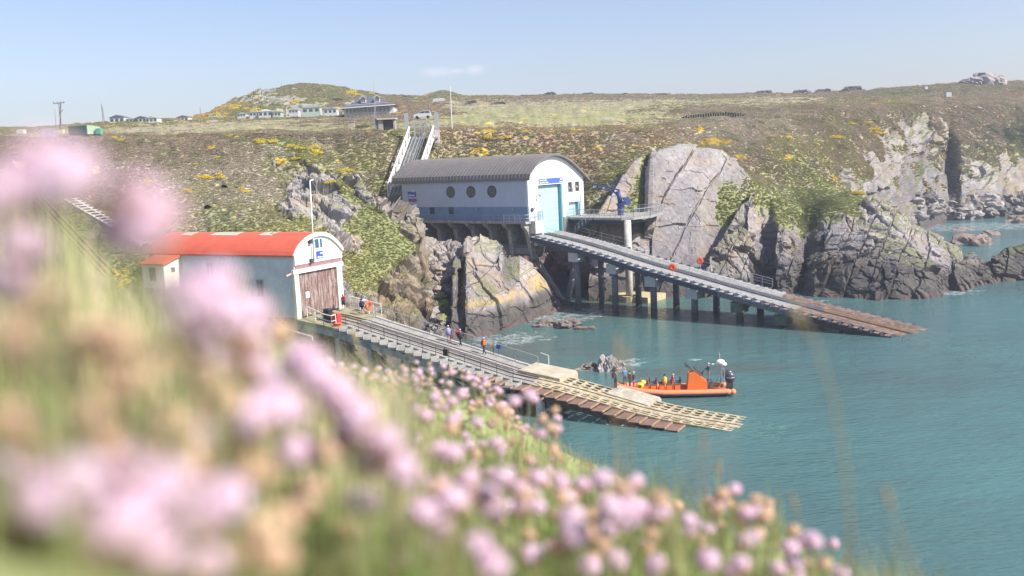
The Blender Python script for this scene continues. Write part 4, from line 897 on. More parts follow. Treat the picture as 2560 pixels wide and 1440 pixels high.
for (u0, u1, z0, z1) in ((-12.7, -11.75, 11.35, 13.0), (-5.45, -4.45, 9.6, 11.4)):
    m = MB(); OB.bx(m, u0, u0+.1, .33, .40, z0, z1); OB.bx(m, u1-.1, u1, .33, .40, z0, z1); OB.bx(m, u0, u1, .335, .40, z0-.08, z0); OB.bx(m, u0+.1, u1-.1, .335, .40, z1-.1, z1); OB.bx(m, (u0+u1)/2-.04, (u0+u1)/2+.04, .335, .39, z0, z1-.1); OB.bx(m, u0+.1, u1-.1, .337, .388, (z0+2*z1)/3-.03, (z0+2*z1)/3+.03)
    w_ = m.build('side_window', mat('mauve_frame', (.45, .40, .42)), old); m = MB(); OB.bx(m, u0+.1, u1-.1, .36, .385, z0, z1-.1); m.build('pane', mat('grey_glass', (.2, .18, .2), rough=.2), w_)
# lean-to
m = MB(); OB.bx(m, -20.3, -16.8, -2.0, .39, 10.4, 12.85)
pv = [(-2.0, 12.86), (.39, 12.86), (.39, 13.75), (-2.0, 13.05)]
m.prism([OB.P(-20.3, v, z) for v, z in pv], OB.a*3.5); lt = m.build('lean_to', M['creamw'], old)
m = MB(); m.prism([OB.P(-20.6, v, z) for v, z in ((-2.25, 13.0), (.39, 13.8), (.39, 13.95), (-2.25, 13.15))], OB.a*4.1); m.build('lean_to_roof', M['redroof'], lt)
m = MB(); OB.bx(m, -16.79, -16.75, -1.0, -.5, 12.1, 12.6); m.build('small_window', M['glass'], lt)
m = MB(); OB.bx(m, -19.1, -18.1, -2.06, -2.01, 11.2, 12.7); m.build('lean_to_window', M['glass'], lt)
m = MB(); OB.bx(m, -20.3, -16.8, -2.02, .39, 7.0, 10.39); m.build('lean_to_base', mat('mauve_stone', (.4, .28, .28), noise=.15), lt)
m = MB(); OB.bx(m, -22, -.2, .5, 7.8, 5.6, 7.4)
for uu in (-1, -6, -11, -16, -21):
    for vv in (1, 4, 7): OB.bx(m, uu-.25, uu+.25, vv-.25, vv+.25, -1, 5.6)
m.build('boathouse_base', M['conc'], old)
# white flagpole on the gable
fp = empty('flagpole', OB.P(.45, 3.1, 13.3), 'tall white flagpole fixed to the gable of the old red roofed boathouse', 'flagpole')
m = MB(); m.tube(OB.P(.45, 3.0, 13.2), OB.P(.45, 3.3, 21.5), .09, .06, n=8); m.build('pole', M['lw'], fp, smooth=True)
m = MB(); m.beam(OB.P(.45, 3.25, 21.5), OB.P(.45, 3.8, 21.6), .1); m.tube(OB.P(.45, 3.7, 21.4), OB.P(.45, 5.6, 18.7), .02, n=4); m.build('halyard', M['lw'], fp)

# ---- old slipway
ZO = [(0, 7.5), (5, 6.95), (8, 6.25), (13, 5.2), (18, 4.15), (22, 3.25), (25, 2.6), (28, 2.35), (31, 1.85), (34, 1.3), (37.5, .62), (41, .26), (45, .04), (47.5, -.15), (50, -.6)]
def zo(u): return arc(u, ZO)
M['ochre'] = mat('weedy_concrete', (.36, .29, .17), rough=.9, noise=.2, nscale=1.2, col2=(.47, .41, .29))
M['olddeck'] = mat('old_deck', (.32, .315, .29), rough=.9, noise=.12, nscale=1.2, col2=(.25, .245, .225))
M['oldmoss'] = mat('mossy_concrete', (.27, .25, .16), rough=.95, noise=.18, nscale=1)
oslip = empty('old_slipway', OB.P(20, 3, 0), 'old concrete slipway with steps and rails running down from the red roofed boathouse', 'slipway')
m = MB(); m.prism([OB.P(.3, -.2, 7.05), OB.P(5.6, -.2, 6.4), OB.P(5.6, 8.0, 6.4), OB.P(.3, 8.4, 7.05)][::-1], (0, 0, .36)); m.build('apron', M['oldmoss'], oslip)
def strip(mm_, u0, u1, v0, v1, top=0, th=.25, n=None):
    n = n or max(1, int((u1-u0)/2.5))
    for i in range(n):
        a0 = u0+(u1-u0)*i/n; a1 = u0+(u1-u0)*(i+1)/n; t0 = zo(a0)+top; t1 = zo(a1)+top
        mm_.hexa([OB.P(a0, v0, t0-th), OB.P(a1, v0, t1-th), OB.P(a1, v1, t1-th), OB.P(a0, v1, t0-th)], [OB.P(a0, v0, t0), OB.P(a1, v0, t1), OB.P(a1, v1, t1), OB.P(a0, v1, t0)])
m = MB(); strip(m, 5.6, 26.5, 3.55, 6.0, 0, .3); strip(m, 5.6, 27, 1.2, 2.4, 0, .3); strip(m, 2, 26.5, 2.4, 3.55, -.08, .2)
m.build('deck', M['olddeck'], oslip)
m = MB(); strip(m, 5.6, 25.5, 6.0, 6.35, .12, .5); m.build('kerb', mat('pale_kerb', (.5, .47, .42), noise=.1), oslip)
m = MB()
for v in (1.9, 2.95, 3.9, 4.6): strip(m, 1, 26.8, v-.05, v+.05, .07, .1)
m.build('rails', mat('rail_brown', (.16, .10, .08), rough=.7), oslip)
m = MB()     # steps on the near edge
u = 5.0; 
for k in range(21):
    z0 = zo(u+.45)-.1; OB.bx(m, u, u+.95, -.25, 1.15, z0-.22, z0); OB.bx(m, u+.9, u+.96, -.25, 1.15, z0, z0+.16); u += 1.0
m.build('steps', M['olddeck'], oslip)
m = MB()
for v in (0.0, 5.6): m = MB(); strip(m, .5, 26, v-.15, v+.25, -.38, .65); m.build('edge_beam', M['conc'], oslip)
for v in (-.1, 5.3): m = MB(); strip(m, 26, 44, v-.15, v+.2, -.3, .55); m.build('rusty_edge_beam', M['rustdk'], oslip)
# lower grid with holes
m = MB(); 
for v in (1.25, 1.75, 2.25, 3.55, 4.1, 4.85, 5.5): strip(m, 26.5, 49, v-.13, v+.13, .0, .22)
u = 26.6
while u < 49:
    t = zo(u); 
    for v0, v1 in ((1.2, 2.3), (3.5, 5.5)): m.hexa([OB.P(u, v0, t-.2), OB.P(u+.28, v0, t-.25), OB.P(u+.28, v1, t-.25), OB.P(u, v1, t-.2)], [OB.P(u, v0, t+.005), OB.P(u+.28, v0, t-.05), OB.P(u+.28, v1, t-.05), OB.P(u, v1, t+.005)])
    u += .95
strip(m, 26.5, 47, 2.3, 2.85, .02, .3); strip(m, 26.5, 47, 3.1, 3.5, .02, .3); m.build('lower_grid', M['ochre'], oslip)
m = MB(); strip(m, 26.5, 46, 2.86, 3.09, -.06, .2); m.build('lower_rail', M['rustdk'], oslip)
m = MB(); u = 22.5; mo = MB()
while u < 41:
    z0 = zo(u+.5)-.14; OB.bx(m, u, u+1.0, -.75, 1.1, z0-.08, z0); OB.bx(mo, u+1.0, u+1.1, -.8, 1.12, z0-.1, z0+.05); u += 1.12
m.build('rusty_treads', mat('tread_rust', (.21, .13, .10), rough=.9, noise=.15), oslip); mo.build('tread_risers', mat('riser_ochre', (.33, .22, .13), noise=.15), oslip)
for (u0, u1, v0, v1, dz) in ((24.3, 28.6, 3.55, 7.4, .28), (33.2, 37.2, 3.55, 6.9, .12)):
    m = MB(); n = 6
    pr = [(v0, -.0), (v1-.35, 0), (v1, -.3), (v1, -1.2), (v0, -1.2)]
    m.prism([OB.P(u0, v, zo(u0)+dz+z) for v, z in pr], OB.a*(u1-u0)+Zup*(zo(u1)-zo(u0))); m.build('landing', mat('landing_cream', (.46, .40, .30), rough=.95, noise=.16, nscale=1) if u0 < 30 else mat('landing_stone', (.42, .38, .30), rough=.95, noise=.18), oslip)
for (uu, n, w_) in ((25.3, 4, 3.2), (35.2, 2, 3.8)):
    for j in range(n+1):
        for v in (-.2, 5.0):
            m = MB(); a0 = uu+w_*j/n; m.m = 0; OB.bx(m, a0-.28 if j == n else a0-.12, a0+.28 if j == n else a0+.12, v-.3, v+.3, -5, zo(a0)-.5); m.build('pier', [M['concw'] if j == n else M['weed']], oslip)
    m = MB(); OB.bx(m, uu-.3, uu+w_+.4, -.7, 5.6, zo(uu+w_)-.75, zo(uu+w_)-.45); m.build('pier_cap', M['ochre'], oslip)
for uu in (5.5, 9.5, 14, 18.5, 22.5):
    for v in (.1, 5.5):
        m = MB(); OB.bx(m, uu-.25, uu+.25, v-.25, v+.25, -5, zo(uu)-.6); m.build('trestle_post', M['conc'], oslip)
    m = MB(); m.beam(OB.P(uu, .1, zo(uu)-1), OB.P(uu, 5.5, .2), .25); m.beam(OB.P(uu, .1, 1.0), OB.P(uu, 5.5, 1.0), .25); m.beam(OB.P(uu, .1, zo(uu)-1), OB.P(uu+3.2, .1, .3), .28); m.build('trestle_brace', mat('brown_timber', (.16, .12, .09), rough=.9, noise=.2), oslip)
m = MB(); railing(m, [OB.P(u, 6.15, zo(u)+.1) for u in (5.6, 10, 15, 20, 25)], step=2.5, r=.035, h=1.15); m.build('far_railing', M['galv'], oslip)
m = MB(); m.path([OB.P(25.6, 7.2, zo(25.6)-.2), OB.P(25.6, 7.2, zo(25.6)+1.2), OB.P(24.6, 7.5, zo(24.6)+1.2)], .04); m.build('rail_end', M['lw'], oslip)
m = MB(); railing(m, [OB.P(u, 1.25, zo(u)) for u in (5.6, 12, 18, 25)], step=1.6, r=.025, h=.95); m.build('step_handrail', M['navy'], oslip)
m = MB(); railing(m, [OB.P(.6, 1.2, 7.45), OB.P(3.9, -.1, 7.0), OB.P(4.9, -.1, 6.85), OB.P(4.9, .6, 6.85)], step=1.5, r=.045, h=1.15); m.build('white_railing', M['lw'], oslip)
m = MB(); railing(m, [OB.P(.8, 7.9, 7.4), OB.P(3.0, 7.9, 7.1), OB.P(3.0, 6.9, 7.1)], step=1.1, r=.045, h=1.25); railing(m, [OB.P(3.0, 7.8, 7.1), OB.P(5.3, 7.6, 6.8)], step=1.1, r=.045, h=1.2); m.build('white_railing', M['lw'], oslip)
m = MB(); m.path([OB.P(-3.2, -1.2, 8.4), OB.P(-.3, -1.2, 6.6), OB.P(3.2, -1.2, 6.0), OB.P(3.25, -1.2, 5.6)], .05); m.build('gutter_pipe', M['lw'], oslip)
m = MB(); m.path([OB.P(12.5, -.8, 3.0), OB.P(12.6, -.8, 2.2), OB.P(13.6, -.8, 1.6), OB.P(16.5, -.8, 1.2)], .14); m.build('drain_pipe', M['concw'], oslip)
# things standing on the apron
p = OB.P(3.1, 1.55, 6.98); e = empty('storage_bin', p, 'black upright storage bin standing on the apron behind the white railing', 'bin')
m = MB(); m.hexa([p+OB.a*a_+OB.b*b_ for a_, b_ in ((-.4, -.35), (.4, -.35), (.4, .35), (-.4, .35))], [p+OB.a*a_*.85+OB.b*b_*.85+Zup*1.3 for a_, b_ in ((-.4, -.35), (.4, -.35), (.4, .35), (-.4, .35))]); m.build('bin_body', M['black'], e)
m = MB(); m.box(p+Zup*1.36, (.8, .7, .1), (OB.a, OB.b, Zup)); m.build('lid', mat('bin_lid', (.05, .055, .07)), e)
p = OB.P(4.4, 1.3, 6.85); e = empty('hose_reel_box', p, 'red box with coiled hose on the apron next to the black bin', 'box')
m = MB(); m.box(p+Zup*.55, (.75, .6, 1.1), (OB.a, OB.b, Zup)); m.build('box_body', M['red'], e); m = MB(); m.box(p+Zup*1.13, (.82, .66, .07), (OB.a, OB.b, Zup)); m.build('lid', mat('dull_red', (.45, .12, .1)), e)
p = OB.P(4.95, .55, 6.78); e = empty('hose_coil', p, 'orange red hose coiled on the apron beside the red box', 'hose')
m = MB()
for k, (r, h) in enumerate(((.36, .07), (.33, .2), (.36, .33))): m.torus(p+Zup*h+OB.a*.1*k, r, .07, (0, .1, 1), n=16)
m.build('coil', mat('hose_orange', (.65, .16, .07)), e, smooth=True)
p = OB.P(4.1, 7.0, 7.0); e = empty('lifebuoy_ring', p+Zup*.9, 'orange lifebuoy ring hanging on the white railing at the head of the old slipway', 'lifebuoy')
m = MB(); m.torus(p+Zup*.85, .42, .12, OB.a, n=20, m=8); m.build('ring', M['orange'], e, smooth=True)
m = MB(); m.tube(p, p+Zup*.5, .05); m.build('bracket', M['lw'], e)
p = OB.P(2.9, 7.6, 7.5); m = MB(); m.box(p+Zup*.55, (.06, .7, .7), (OB.a, OB.b, Zup)); tag(m.build('notice_board', M['signwhite']), 'white notice board fixed to the railing beside the boathouse door', 'notice board')
p = OB.P(17.6, 1.3, zo(17.6)+.5); m = MB(); m.box(p, (.5, .12, .62), (OB.a, OB.b, Zup)); m.torus(p+Zup*.38, .12, .03, OB.b, n=10); tag(m.build('black_bag', M['black']), 'black bag hanging on the step handrail of the old slipway', 'bag')
p = OB.P(20.6, 6.2, zo(20.6)+.95); m = MB(); m.box(p, (.5, .05, .4), (OB.a, OB.b, Zup)); m.tube(p-Zup*.9, p, .03); tag(m.build('blue_sign', M['signblue']), 'small blue sign on the far railing of the old slipway', 'sign')

# ================================================================== rocks and boulders
def rock_mesh(name, seed, sc, tone, sub=4, wetz=None):
    bm = bmesh.new(); bmesh.ops.create_icosphere(bm, subdivisions=sub, radius=1.0)
    P = np.array([v.co[:] for v in bm.verts]); n = P/np.linalg.norm(P, axis=1, keepdims=True)
    f, e, c = facet(P*1.1+seed*3.7, seed, .9); f2, e2, c2 = facet(P*2.7+seed, seed+1, .9)
    P = P + n*(f*.45+f2*.16-.08*(1-sstep(0, .1, e2)))[:, None]; P = P*np.array(sc)
    for v, p in zip(bm.verts, P): v.co = p
    me = bpy.data.meshes.new(name); bm.to_mesh(me); bm.free(); me.materials.append(M_LAND)
    v4 = fbm(P*1.8+seed, seed+5, 4)[:, None]; colr = np.array(tone)[None, :]*(.6+.8*v4)*(.85+.3*c2[:, None])
    if wetz is not None: t = sstep(wetz+.5, wetz-.3, P[:, 2]+v4[:, 0]*.6)[:, None]; colr = colr*(1-t)+np.array([.1, .085, .075])*(.6+.8*v4)*t
    a_ = me.color_attributes.new('col', 'FLOAT_COLOR', 'POINT'); a_.data.foreach_set('color', np.c_[colr, np.ones(len(P))].ravel())
    me.polygons.foreach_set('use_smooth', [False]*len(me.polygons)); me.update(); return me
RG_, RN_, RD_ = (.33, .30, .285), (.34, .27, .2), (.12, .11, .1)
def rock(me, p, label, group=None, rz=0, s=1.0, name='rock', cat='rock'):
    o = bpy.data.objects.new(name, me); COL.objects.link(o); o.location = p; o.rotation_euler = (RNG.uniform(-.2, .2), RNG.uniform(-.2, .2), rz); o.scale = (s, s, s*RNG.uniform(.8, 1.1)); return tag(o, label, cat, group)
p = atZ(1520, 925, 0); rock(rock_mesh('r1', 21, (.95, .8, 1.5), RG_, wetz=-.3), p, 'tall pale rock standing in the water beyond the old slipway, highest of its cluster')
p = atZ(1547, 926, 0); rock(rock_mesh('r2', 22, (.9, .8, .95), RG_, wetz=-.3), p, 'round pale rock on the right end of the rock cluster beyond the old slipway')
p = atZ(1507, 927, 0); rock(rock_mesh('r3', 23, (.6, .6, .75), RG_, wetz=-.3), p, 'small pointed rock at the foot of the tall pale rock in the water')
p = atZ(1482, 922, 0); rock(rock_mesh('r4', 24, (1.4, 1.0, .65), (.24, .21, .18), wetz=-.2), p, 'low brown rock on the left end of the cluster beyond the old slipway')
p = atZ(1460, 921, 0); rock(rock_mesh('r5', 25, (.6, .5, .3), (.2, .17, .15), wetz=-.2), p, 'smallest brown rock left of the cluster beyond the old slipway')
p = atZ(1425, 818, 0); rock(rock_mesh('r6', 26, (1.9, 1.2, 1.0), (.2, .165, .145), wetz=-.1), p, 'jagged brown rock awash below the middle outcrop, taller of the two')
p = atZ(1367, 814, 0); rock(rock_mesh('r7', 27, (1.5, .9, .7), (.2, .165, .145), wetz=-.1), p, 'low rounded brown rock awash below the middle outcrop, nearer the shore')
p = atZ(1462, 822, 0); rock(rock_mesh('r8', 28, (1.4, .7, .35), (.18, .15, .12), wetz=.1), p, 'flat tail of brown rock trailing right from the jagged rock awash')
for i, (x, y, sx, sz, lb) in enumerate(((2556, 556, 3.6, 2.2, 'brown islet rock at the right edge of the far bay'), (2482, 586, 2.4, .9, 'small low rock in the middle of the far bay'), (2420, 607, 3.2, 2.1, 'rounded rock just behind the headland in the far bay'), (2402, 575, 2.2, .5, 'flat skerry barely above water in the far bay'), (2450, 613, 2.6, 1.9, 'pinkish rounded rock nearest the reef in the far bay'))):
    p = atZ(x, y, 0); rock(rock_mesh('q%d' % i, 40+i, (sx, sx*.7, sz), (.26, .2, .17), wetz=-.2, sub=3), p, lb)
# tumbled boulders
bms = [rock_mesh('boulder', 60+i, (1, .75, .6), t_, sub=3) for i, t_ in enumerate((RG_, RN_, (.27, .24, .22), (.15, .14, .13), (.13, .12, .11)))]
grn = rock_mesh('boulder', 71, (1, .8, .5), (.20, .24, .06), sub=3)
HILLP = [o for o in bpy.data.objects if o.name in ('hill_terrain', 'heath_terrain', 'shore_terrain')]
from mathutils.bvhtree import BVHTree
def bvh(o):
    me = o.data; n = len(me.vertices); v = np.empty(n*3, np.float32); me.vertices.foreach_get('co', v); v = v.reshape(-1, 3)
    q = np.empty(len(me.polygons)*4, np.int32); me.loops.foreach_get('vertex_index', q); return BVHTree.FromPolygons(v.tolist(), q.reshape(-1, 4).tolist())
BV = {o.name: bvh(o) for o in HILLP}
def gz(x, y, names=('hill_terrain', 'heath_terrain'), default=30.0):
    best = None
    for n_ in names:
        h = BV[n_].ray_cast(Vector((x, y, 120)), Vector((0, 0, -1)))
        if h[0] is not None: best = h[0].z if best is None else max(best, h[0].z)
    return default if best is None else best
def sight(px, py, names):
    d = ray(px, py).normalized(); best = None
    for n_ in names:
        h = BV[n_].ray_cast(Vector((0, 0, EYE)), d)
        if h[0] is not None and (best is None or h[3] < best[1]): best = (h[0], h[3])
    return best[0] if best else None
k = 0
for i in range(95):
    px = RNG.uniform(945, 1140); py = RNG.uniform(650, 845)
    if py < 720 and RNG.random() < .45: continue
    if px > 1120 and py < 740: continue
    q_ = sight(px, py, ('shore_terrain',))
    if q_ is None: continue
    me = bms[int(RNG.integers(0, 3))] if py < 740 else bms[int(RNG.integers(2, 5))]
    if 740 < py < 800 and px > 1000 and RNG.random() < .45: me = grn
    s = RNG.uniform(.45, 1.25)*(1.15 if py > 700 else .9)
    rock(me, q_+Vector((0, 0, .1)), (('green weedy ' if me == grn else 'dark wet ' if py > 740 else 'brown ') + ('larger' if s > .9 else 'smaller') + ' boulder ' + ('high in' if py < 740 else 'low in the left of' if px < 1040 else 'low in the right of') + ' the scree beside the outcrop'), 'boulders in the scree', RNG.uniform(0, 6.28), s, 'boulder', 'boulder')
for i in range(46):
    px = RNG.uniform(2290, 2600); py = RNG.uniform(492, 548)
    q_ = sight(px, py, ('hill_terrain',)); q_ = q_ if q_ is not None else atZ(px, max(py, 540), 0)
    if q_.y < 200: continue
    rock(bms[int(RNG.integers(2, 5))] if RNG.random() < .6 else bms[0], q_, ('boulder at the foot of the bay cliffs, ' + ('left part' if px < 2400 else 'middle part' if px < 2500 else 'right part')), 'boulders below the bay cliffs', RNG.uniform(0, 6.28), RNG.uniform(1.6, 3.6), 'boulder', 'boulder')
for i, (x, y, s) in enumerate(((2425, 212, 3.0), (2442, 209, 4.0), (2460, 206, 5.2), (2477, 206, 5.5), (2493, 207, 4.0), (2410, 214, 2.2))):
    p = atY(x, y, 384); p.z = gz(p.x, p.y)+s*.15
    rock(bms[0], p, ('tallest' if s > 5.3 else 'grey') + ' crag block of the rocky tor on the right skyline', 'crag blocks of the tor', i*1.1, s, 'crag', 'rock')

# ================================================================== things on the plateau
def ground_at(px, py, D): p = atY(px, py, D); p.z = gz(p.x, p.y, default=p.z); return p
def gableroof(m, c, w, d, z0, zr, ov=.3):
    x, y = c
    m.prism([(x-w/2-ov, y-d/2-ov, z0), (x+w/2+ov, y-d/2-ov, z0), (x, y-d/2-ov, zr)], (0, d+2*ov, 0))
roofdk = mat('dark_slate', (.10, .11, .13), rough=.6, noise=.08); roofgr = mat('pale_green_roof', (.36, .43, .38), noise=.05); wallw = mat('caravan_white', (.55, .56, .55), rough=.5, noise=.03); wallg = mat('caravan_sage', (.42, .50, .44), noise=.04)
def caravan(px, py, wpx, D, roofm, wallm, label, deep=1.0, front_windows=3):
    p = ground_at(px, py, D); p.z = atY(px, py+1, D).z; sc = D/FPX; w_ = wpx*sc; h = min(2.0, w_*.42); e = empty('caravan', p, label, 'caravan', 'holiday caravans on the plateau')
    m = MB(); m.box((p.x, p.y+2*deep, p.z+h/2+.2-.6), (w_, 4*deep, h+1.2-.2)); m.build('body', wallm, e)
    m = MB(); gableroof(m, (p.x, p.y+2*deep), w_, 4*deep, p.z+h+.1, p.z+h+.1+w_*.17, .2); m.build('roof', roofm, e)
    for i in range(front_windows):
        m = MB(); cx = p.x-w_/2+w_*(i+.5)/front_windows; m.box((cx, p.y-.03, p.z+h*.62), (w_/front_windows*.6, .05, h*.42)); m.build('window', M['glass'], e)
CV = [(604, 293, 20, 330, roofgr, wallw, 'small pale caravan leftmost in the row below the rocky hill'),
      (637, 292, 26, 330, roofgr, wallw, 'pale lodge second from the left below the rocky hill'),
      (664, 293, 34, 328, mat('flat_white', (.7, .7, .66)), wallw, 'long low white caravan third from the left below the rocky hill'),
      (690, 291, 24, 328, mat('grey_green', (.26, .33, .33)), wallg, 'grey green caravan left of the single white one under the hill'),
      (734, 284, 22, 330, roofgr, wallw, 'single white caravan standing above a gap in the row'),
      (778, 284, 44, 325, roofgr, wallg, 'large sage green lodge with long pale roof left of the big house'),
      (826, 286, 32, 322, mat('grey_green', (.26, .33, .33)), wallw, 'low caravan tucked beside the left end of the big house'),
      (534, 302, 22, 335, roofgr, wallw, 'isolated white caravan at the left foot of the rocky hill'),
      (457, 305, 28, 320, roofdk, wallw, 'white chalet with dark gable roof standing alone on the left skyline'),
      (293, 309, 36, 305, roofdk, wallw, 'dark roofed chalet leftmost in the skyline cluster'),
      (328, 308, 24, 305, roofgr, wallw, 'small white caravan in the skyline cluster on the left'),
      (352, 307, 28, 305, roofdk, wallg, 'long dark roofed caravan in the middle of the skyline cluster'),
      (379, 307, 28, 303, roofgr, wallw, 'sage roofed caravan rightmost in the skyline cluster')]
for c_ in CV: caravan(*c_)
# the big house
hp = atY(918, 287, 300); hp.z = atY(918, 286, 300).z+.9; hs = 300/FPX
house = empty('house', hp, 'large white house with tall slate roof and two white dormers on the plateau', 'house')
def hx(px): return atY(px, 287, 300).x
x0, x1 = hx(856), hx(988); y0, y1 = 299.5, 311; ze = hp.z+1.35; zt_ = atY(914, 240.5, 306).z
m = MB(); m.box(((x0+x1)/2, (y0+y1)/2+.5, hp.z-.3), (x1-x0-1.0, y1-y0-1.0, 3.2)); m.build('wall', wallw, house)
m = MB(); xm0, xm1 = hx(893), hx(936)
rr0 = [(x0-1.2, y0-.8, ze-.1), (x1+.3, y0-.8, ze+.35), (x1+.3, y1+.8, ze+.35), (x0-1.2, y1+.8, ze-.1)]
mid_ = [(x0+2.6, y0+1.0, ze+1.2), (x1-2.6, y0+1.0, ze+1.5), (x1-2.6, y1-1, ze+1.5), (x0+2.6, y1-1, ze+1.2)]
m.hexa(rr0, mid_); m.hexa(mid_, [(xm0, 305, zt_), (xm1, 305, zt_), (xm1, 305.8, zt_), (xm0, 305.8, zt_)])
m.build('roof', roofdk if False else mat('house_slate', (.115, .12, .14), rough=.6, noise=.06), house)
m = MB(); m.beam((x0-.9, y0-.86, ze-.1), (x1+.3, y0-.86, ze+.3), .12, .22); m.build('fascia', M['lw'], house)
m = MB(); m.beam((x0+1.2, y0-.05, ze+.72), (x1-2.0, y0-.05, ze+1.1), .08, .12); m.build('gutter', mat('pale_lead', (.5, .5, .55)), house)
for k_ in range(12):
    m = MB(); cx = x0+1.2+k_*(x1-x0-2.4)/12; m.box((cx+.35, y0-.03, hp.z+.45), (.5, .08, 1.2)); m.build('window', M['glass'], house)
for pxd in (910.5, 945):
    dx = hx(pxd); m = MB(); zb = ze+1.35; m.box((dx, y0+2.2, zb+.7), (1.5, 3.2, 1.5)); dm = m.build('dormer', wallw, house)
    m = MB(); gableroof(m, (dx, y0+2.3), 1.5, 3.2, zb+1.4, zb+2.15, .3); m.build('dormer_roof', mat('house_slate', (.165, .17, .20)), dm)
    m = MB(); m.beam((dx-1.05, y0+.35, zb+1.32), (dx, y0+.35, zb+2.2), .12, .16); m.beam((dx+1.05, y0+.35, zb+1.32), (dx, y0+.35, zb+2.2), .12, .16); m.build('bargeboard', M['lw'], dm)
    m = MB(); m.box((dx-.33, y0+.56, zb+.75), (.42, .06, .9)); m.box((dx+.33, y0+.56, zb+.75), (.42, .06, .9)); m.build('dormer_window', M['glass'], dm)
m = MB(); sx = hx(883); m.box((sx, y0+1.6, ze+1.95), (.8, .3, .5)); m.build('skylight', wallw, house)
# lattice mast in front of the house
p = ground_at(937, 297, 192); e = empty('radio_mast', p, 'thin grey lattice radio mast standing in front of the big house', 'mast')
m = MB(); tp_ = atY(934, 205, 192)
for a0 in (0, 2.09, 4.18): m.tube(p+Vector((math.cos(a0)*.25, math.sin(a0)*.25, 0)), tp_+Vector((math.cos(a0)*.08, math.sin(a0)*.08, -1.5)), .035, n=4)
for i in range(14): t = i/14; m.torus(p.lerp(tp_, t), .22*(1-t*.6), .02, (0, 0, 1), n=3, m=3)
m.tube(tp_-Zup*1.6, tp_, .03, n=4); m.build('mast_frame', M['galv'], e)
# shelter hut
p = ground_at(966, 319, 187); e = empty('stone_shelter', p, 'small open stone shelter with flat pale roof above the cliff left of the lift', 'shelter')
z_ = atY(966, 318, 187).z-.1; sc = 187/FPX; X = lambda q: atY(q, 318, 187).x
m = MB(); m.m = 0; m.box((X(952), 188, z_+.7), (.9, 2.2, 2.2)); m.box((X(986), 188, z_+.7), (.35, 2.2, 2.2)); m.box(((X(952)+X(986))/2, 189.5, z_+.6), (X(986)-X(952), .4, 2.2)); m.build('stone_wall', mat('hut_stone', (.38, .33, .28), rough=.9, noise=.2, nscale=3), e)
m = MB(); m.hexa([(X(937), 187.4, z_+1.75), (X(945), 186.4, z_+1.6), (X(945), 190, z_+1.6), (X(937), 190, z_+1.75)], [(X(937), 187.4, z_+1.95), (X(945), 186.4, z_+1.75), (X(945), 190, z_+1.75), (X(937), 190, z_+1.95)])
m.box(((X(945)+X(991))/2, 188.1, z_+1.72), (X(991)-X(945), 3.2, .3)); m.build('flat_roof', mat('hut_roof', (.5, .45, .38), noise=.08), e)
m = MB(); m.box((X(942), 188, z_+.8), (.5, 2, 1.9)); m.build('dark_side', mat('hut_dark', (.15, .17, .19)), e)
m = MB()
for q in (958, 963, 969, 975, 981): m.box((X(q), 187.2, z_+.4), (.12, .12, 1.8))
m.build('gate_bars', mat('gate_dark', (.1, .09, .1)), e)
p = ground_at(878, 300, 215); m = MB(); m.box(p+Vector((0, 0, .5)), (1.3, 1.2, 1.4)); m.box(p+Vector((0, 0, 1.25)), (1.6, 1.5, .15)); tag(m.build('stone_kiosk', mat('hut_stone', (.38, .33, .28))), 'tiny stone hut with pale flat roof below the big house', 'hut')
# people carrier parked at the top of the lift
vp = ground_at(1057, 296, 203); vp.z = atY(1057, 297, 203).z
car = empty('parked_car', vp, 'silver people carrier parked at the cliff top behind the lift gates', 'car')
cm = mat('silver_paint', (.62, .63, .66), rough=.3, metal=.2, spec=.6, noise=.02); L_ = 3.7
prof = [(-1.85, .35), (-1.85, .85), (-1.5, 1.0), (-.85, 1.12), (-.15, 1.62), (1.5, 1.66), (1.78, 1.1), (1.85, .4)]
m = MB(); m.prism([(vp.x+a_, vp.y-.8, vp.z+b_) for a_, b_ in prof], (0, 1.6, 0)); m.build('body', cm, car)
m = MB(); m.prism([(vp.x+a_, vp.y-.81, vp.z+b_) for a_, b_ in ((-.75, 1.12), (-.12, 1.54), (.45, 1.56), (.45, 1.12))], (0, .02, 0)); m.prism([(vp.x+a_, vp.y-.81, vp.z+b_) for a_, b_ in ((.52, 1.12), (.52, 1.56), (1.45, 1.58), (1.62, 1.12))], (0, .02, 0)); m.build('side_glass', M['glass'], car)
for dx in (-1.15, 1.15):
    for dy in (-.82, .62): m = MB(); m.tube((vp.x+dx, vp.y+dy, vp.z+.32), (vp.x+dx, vp.y+dy+.2, vp.z+.32), .32, n=14); m.build('wheel', M['black'], car)
m = MB(); m.box((vp.x-1.83, vp.y-.5, vp.z+.8), (.06, .35, .15)); m.build('headlight', M['signwhite'], car)
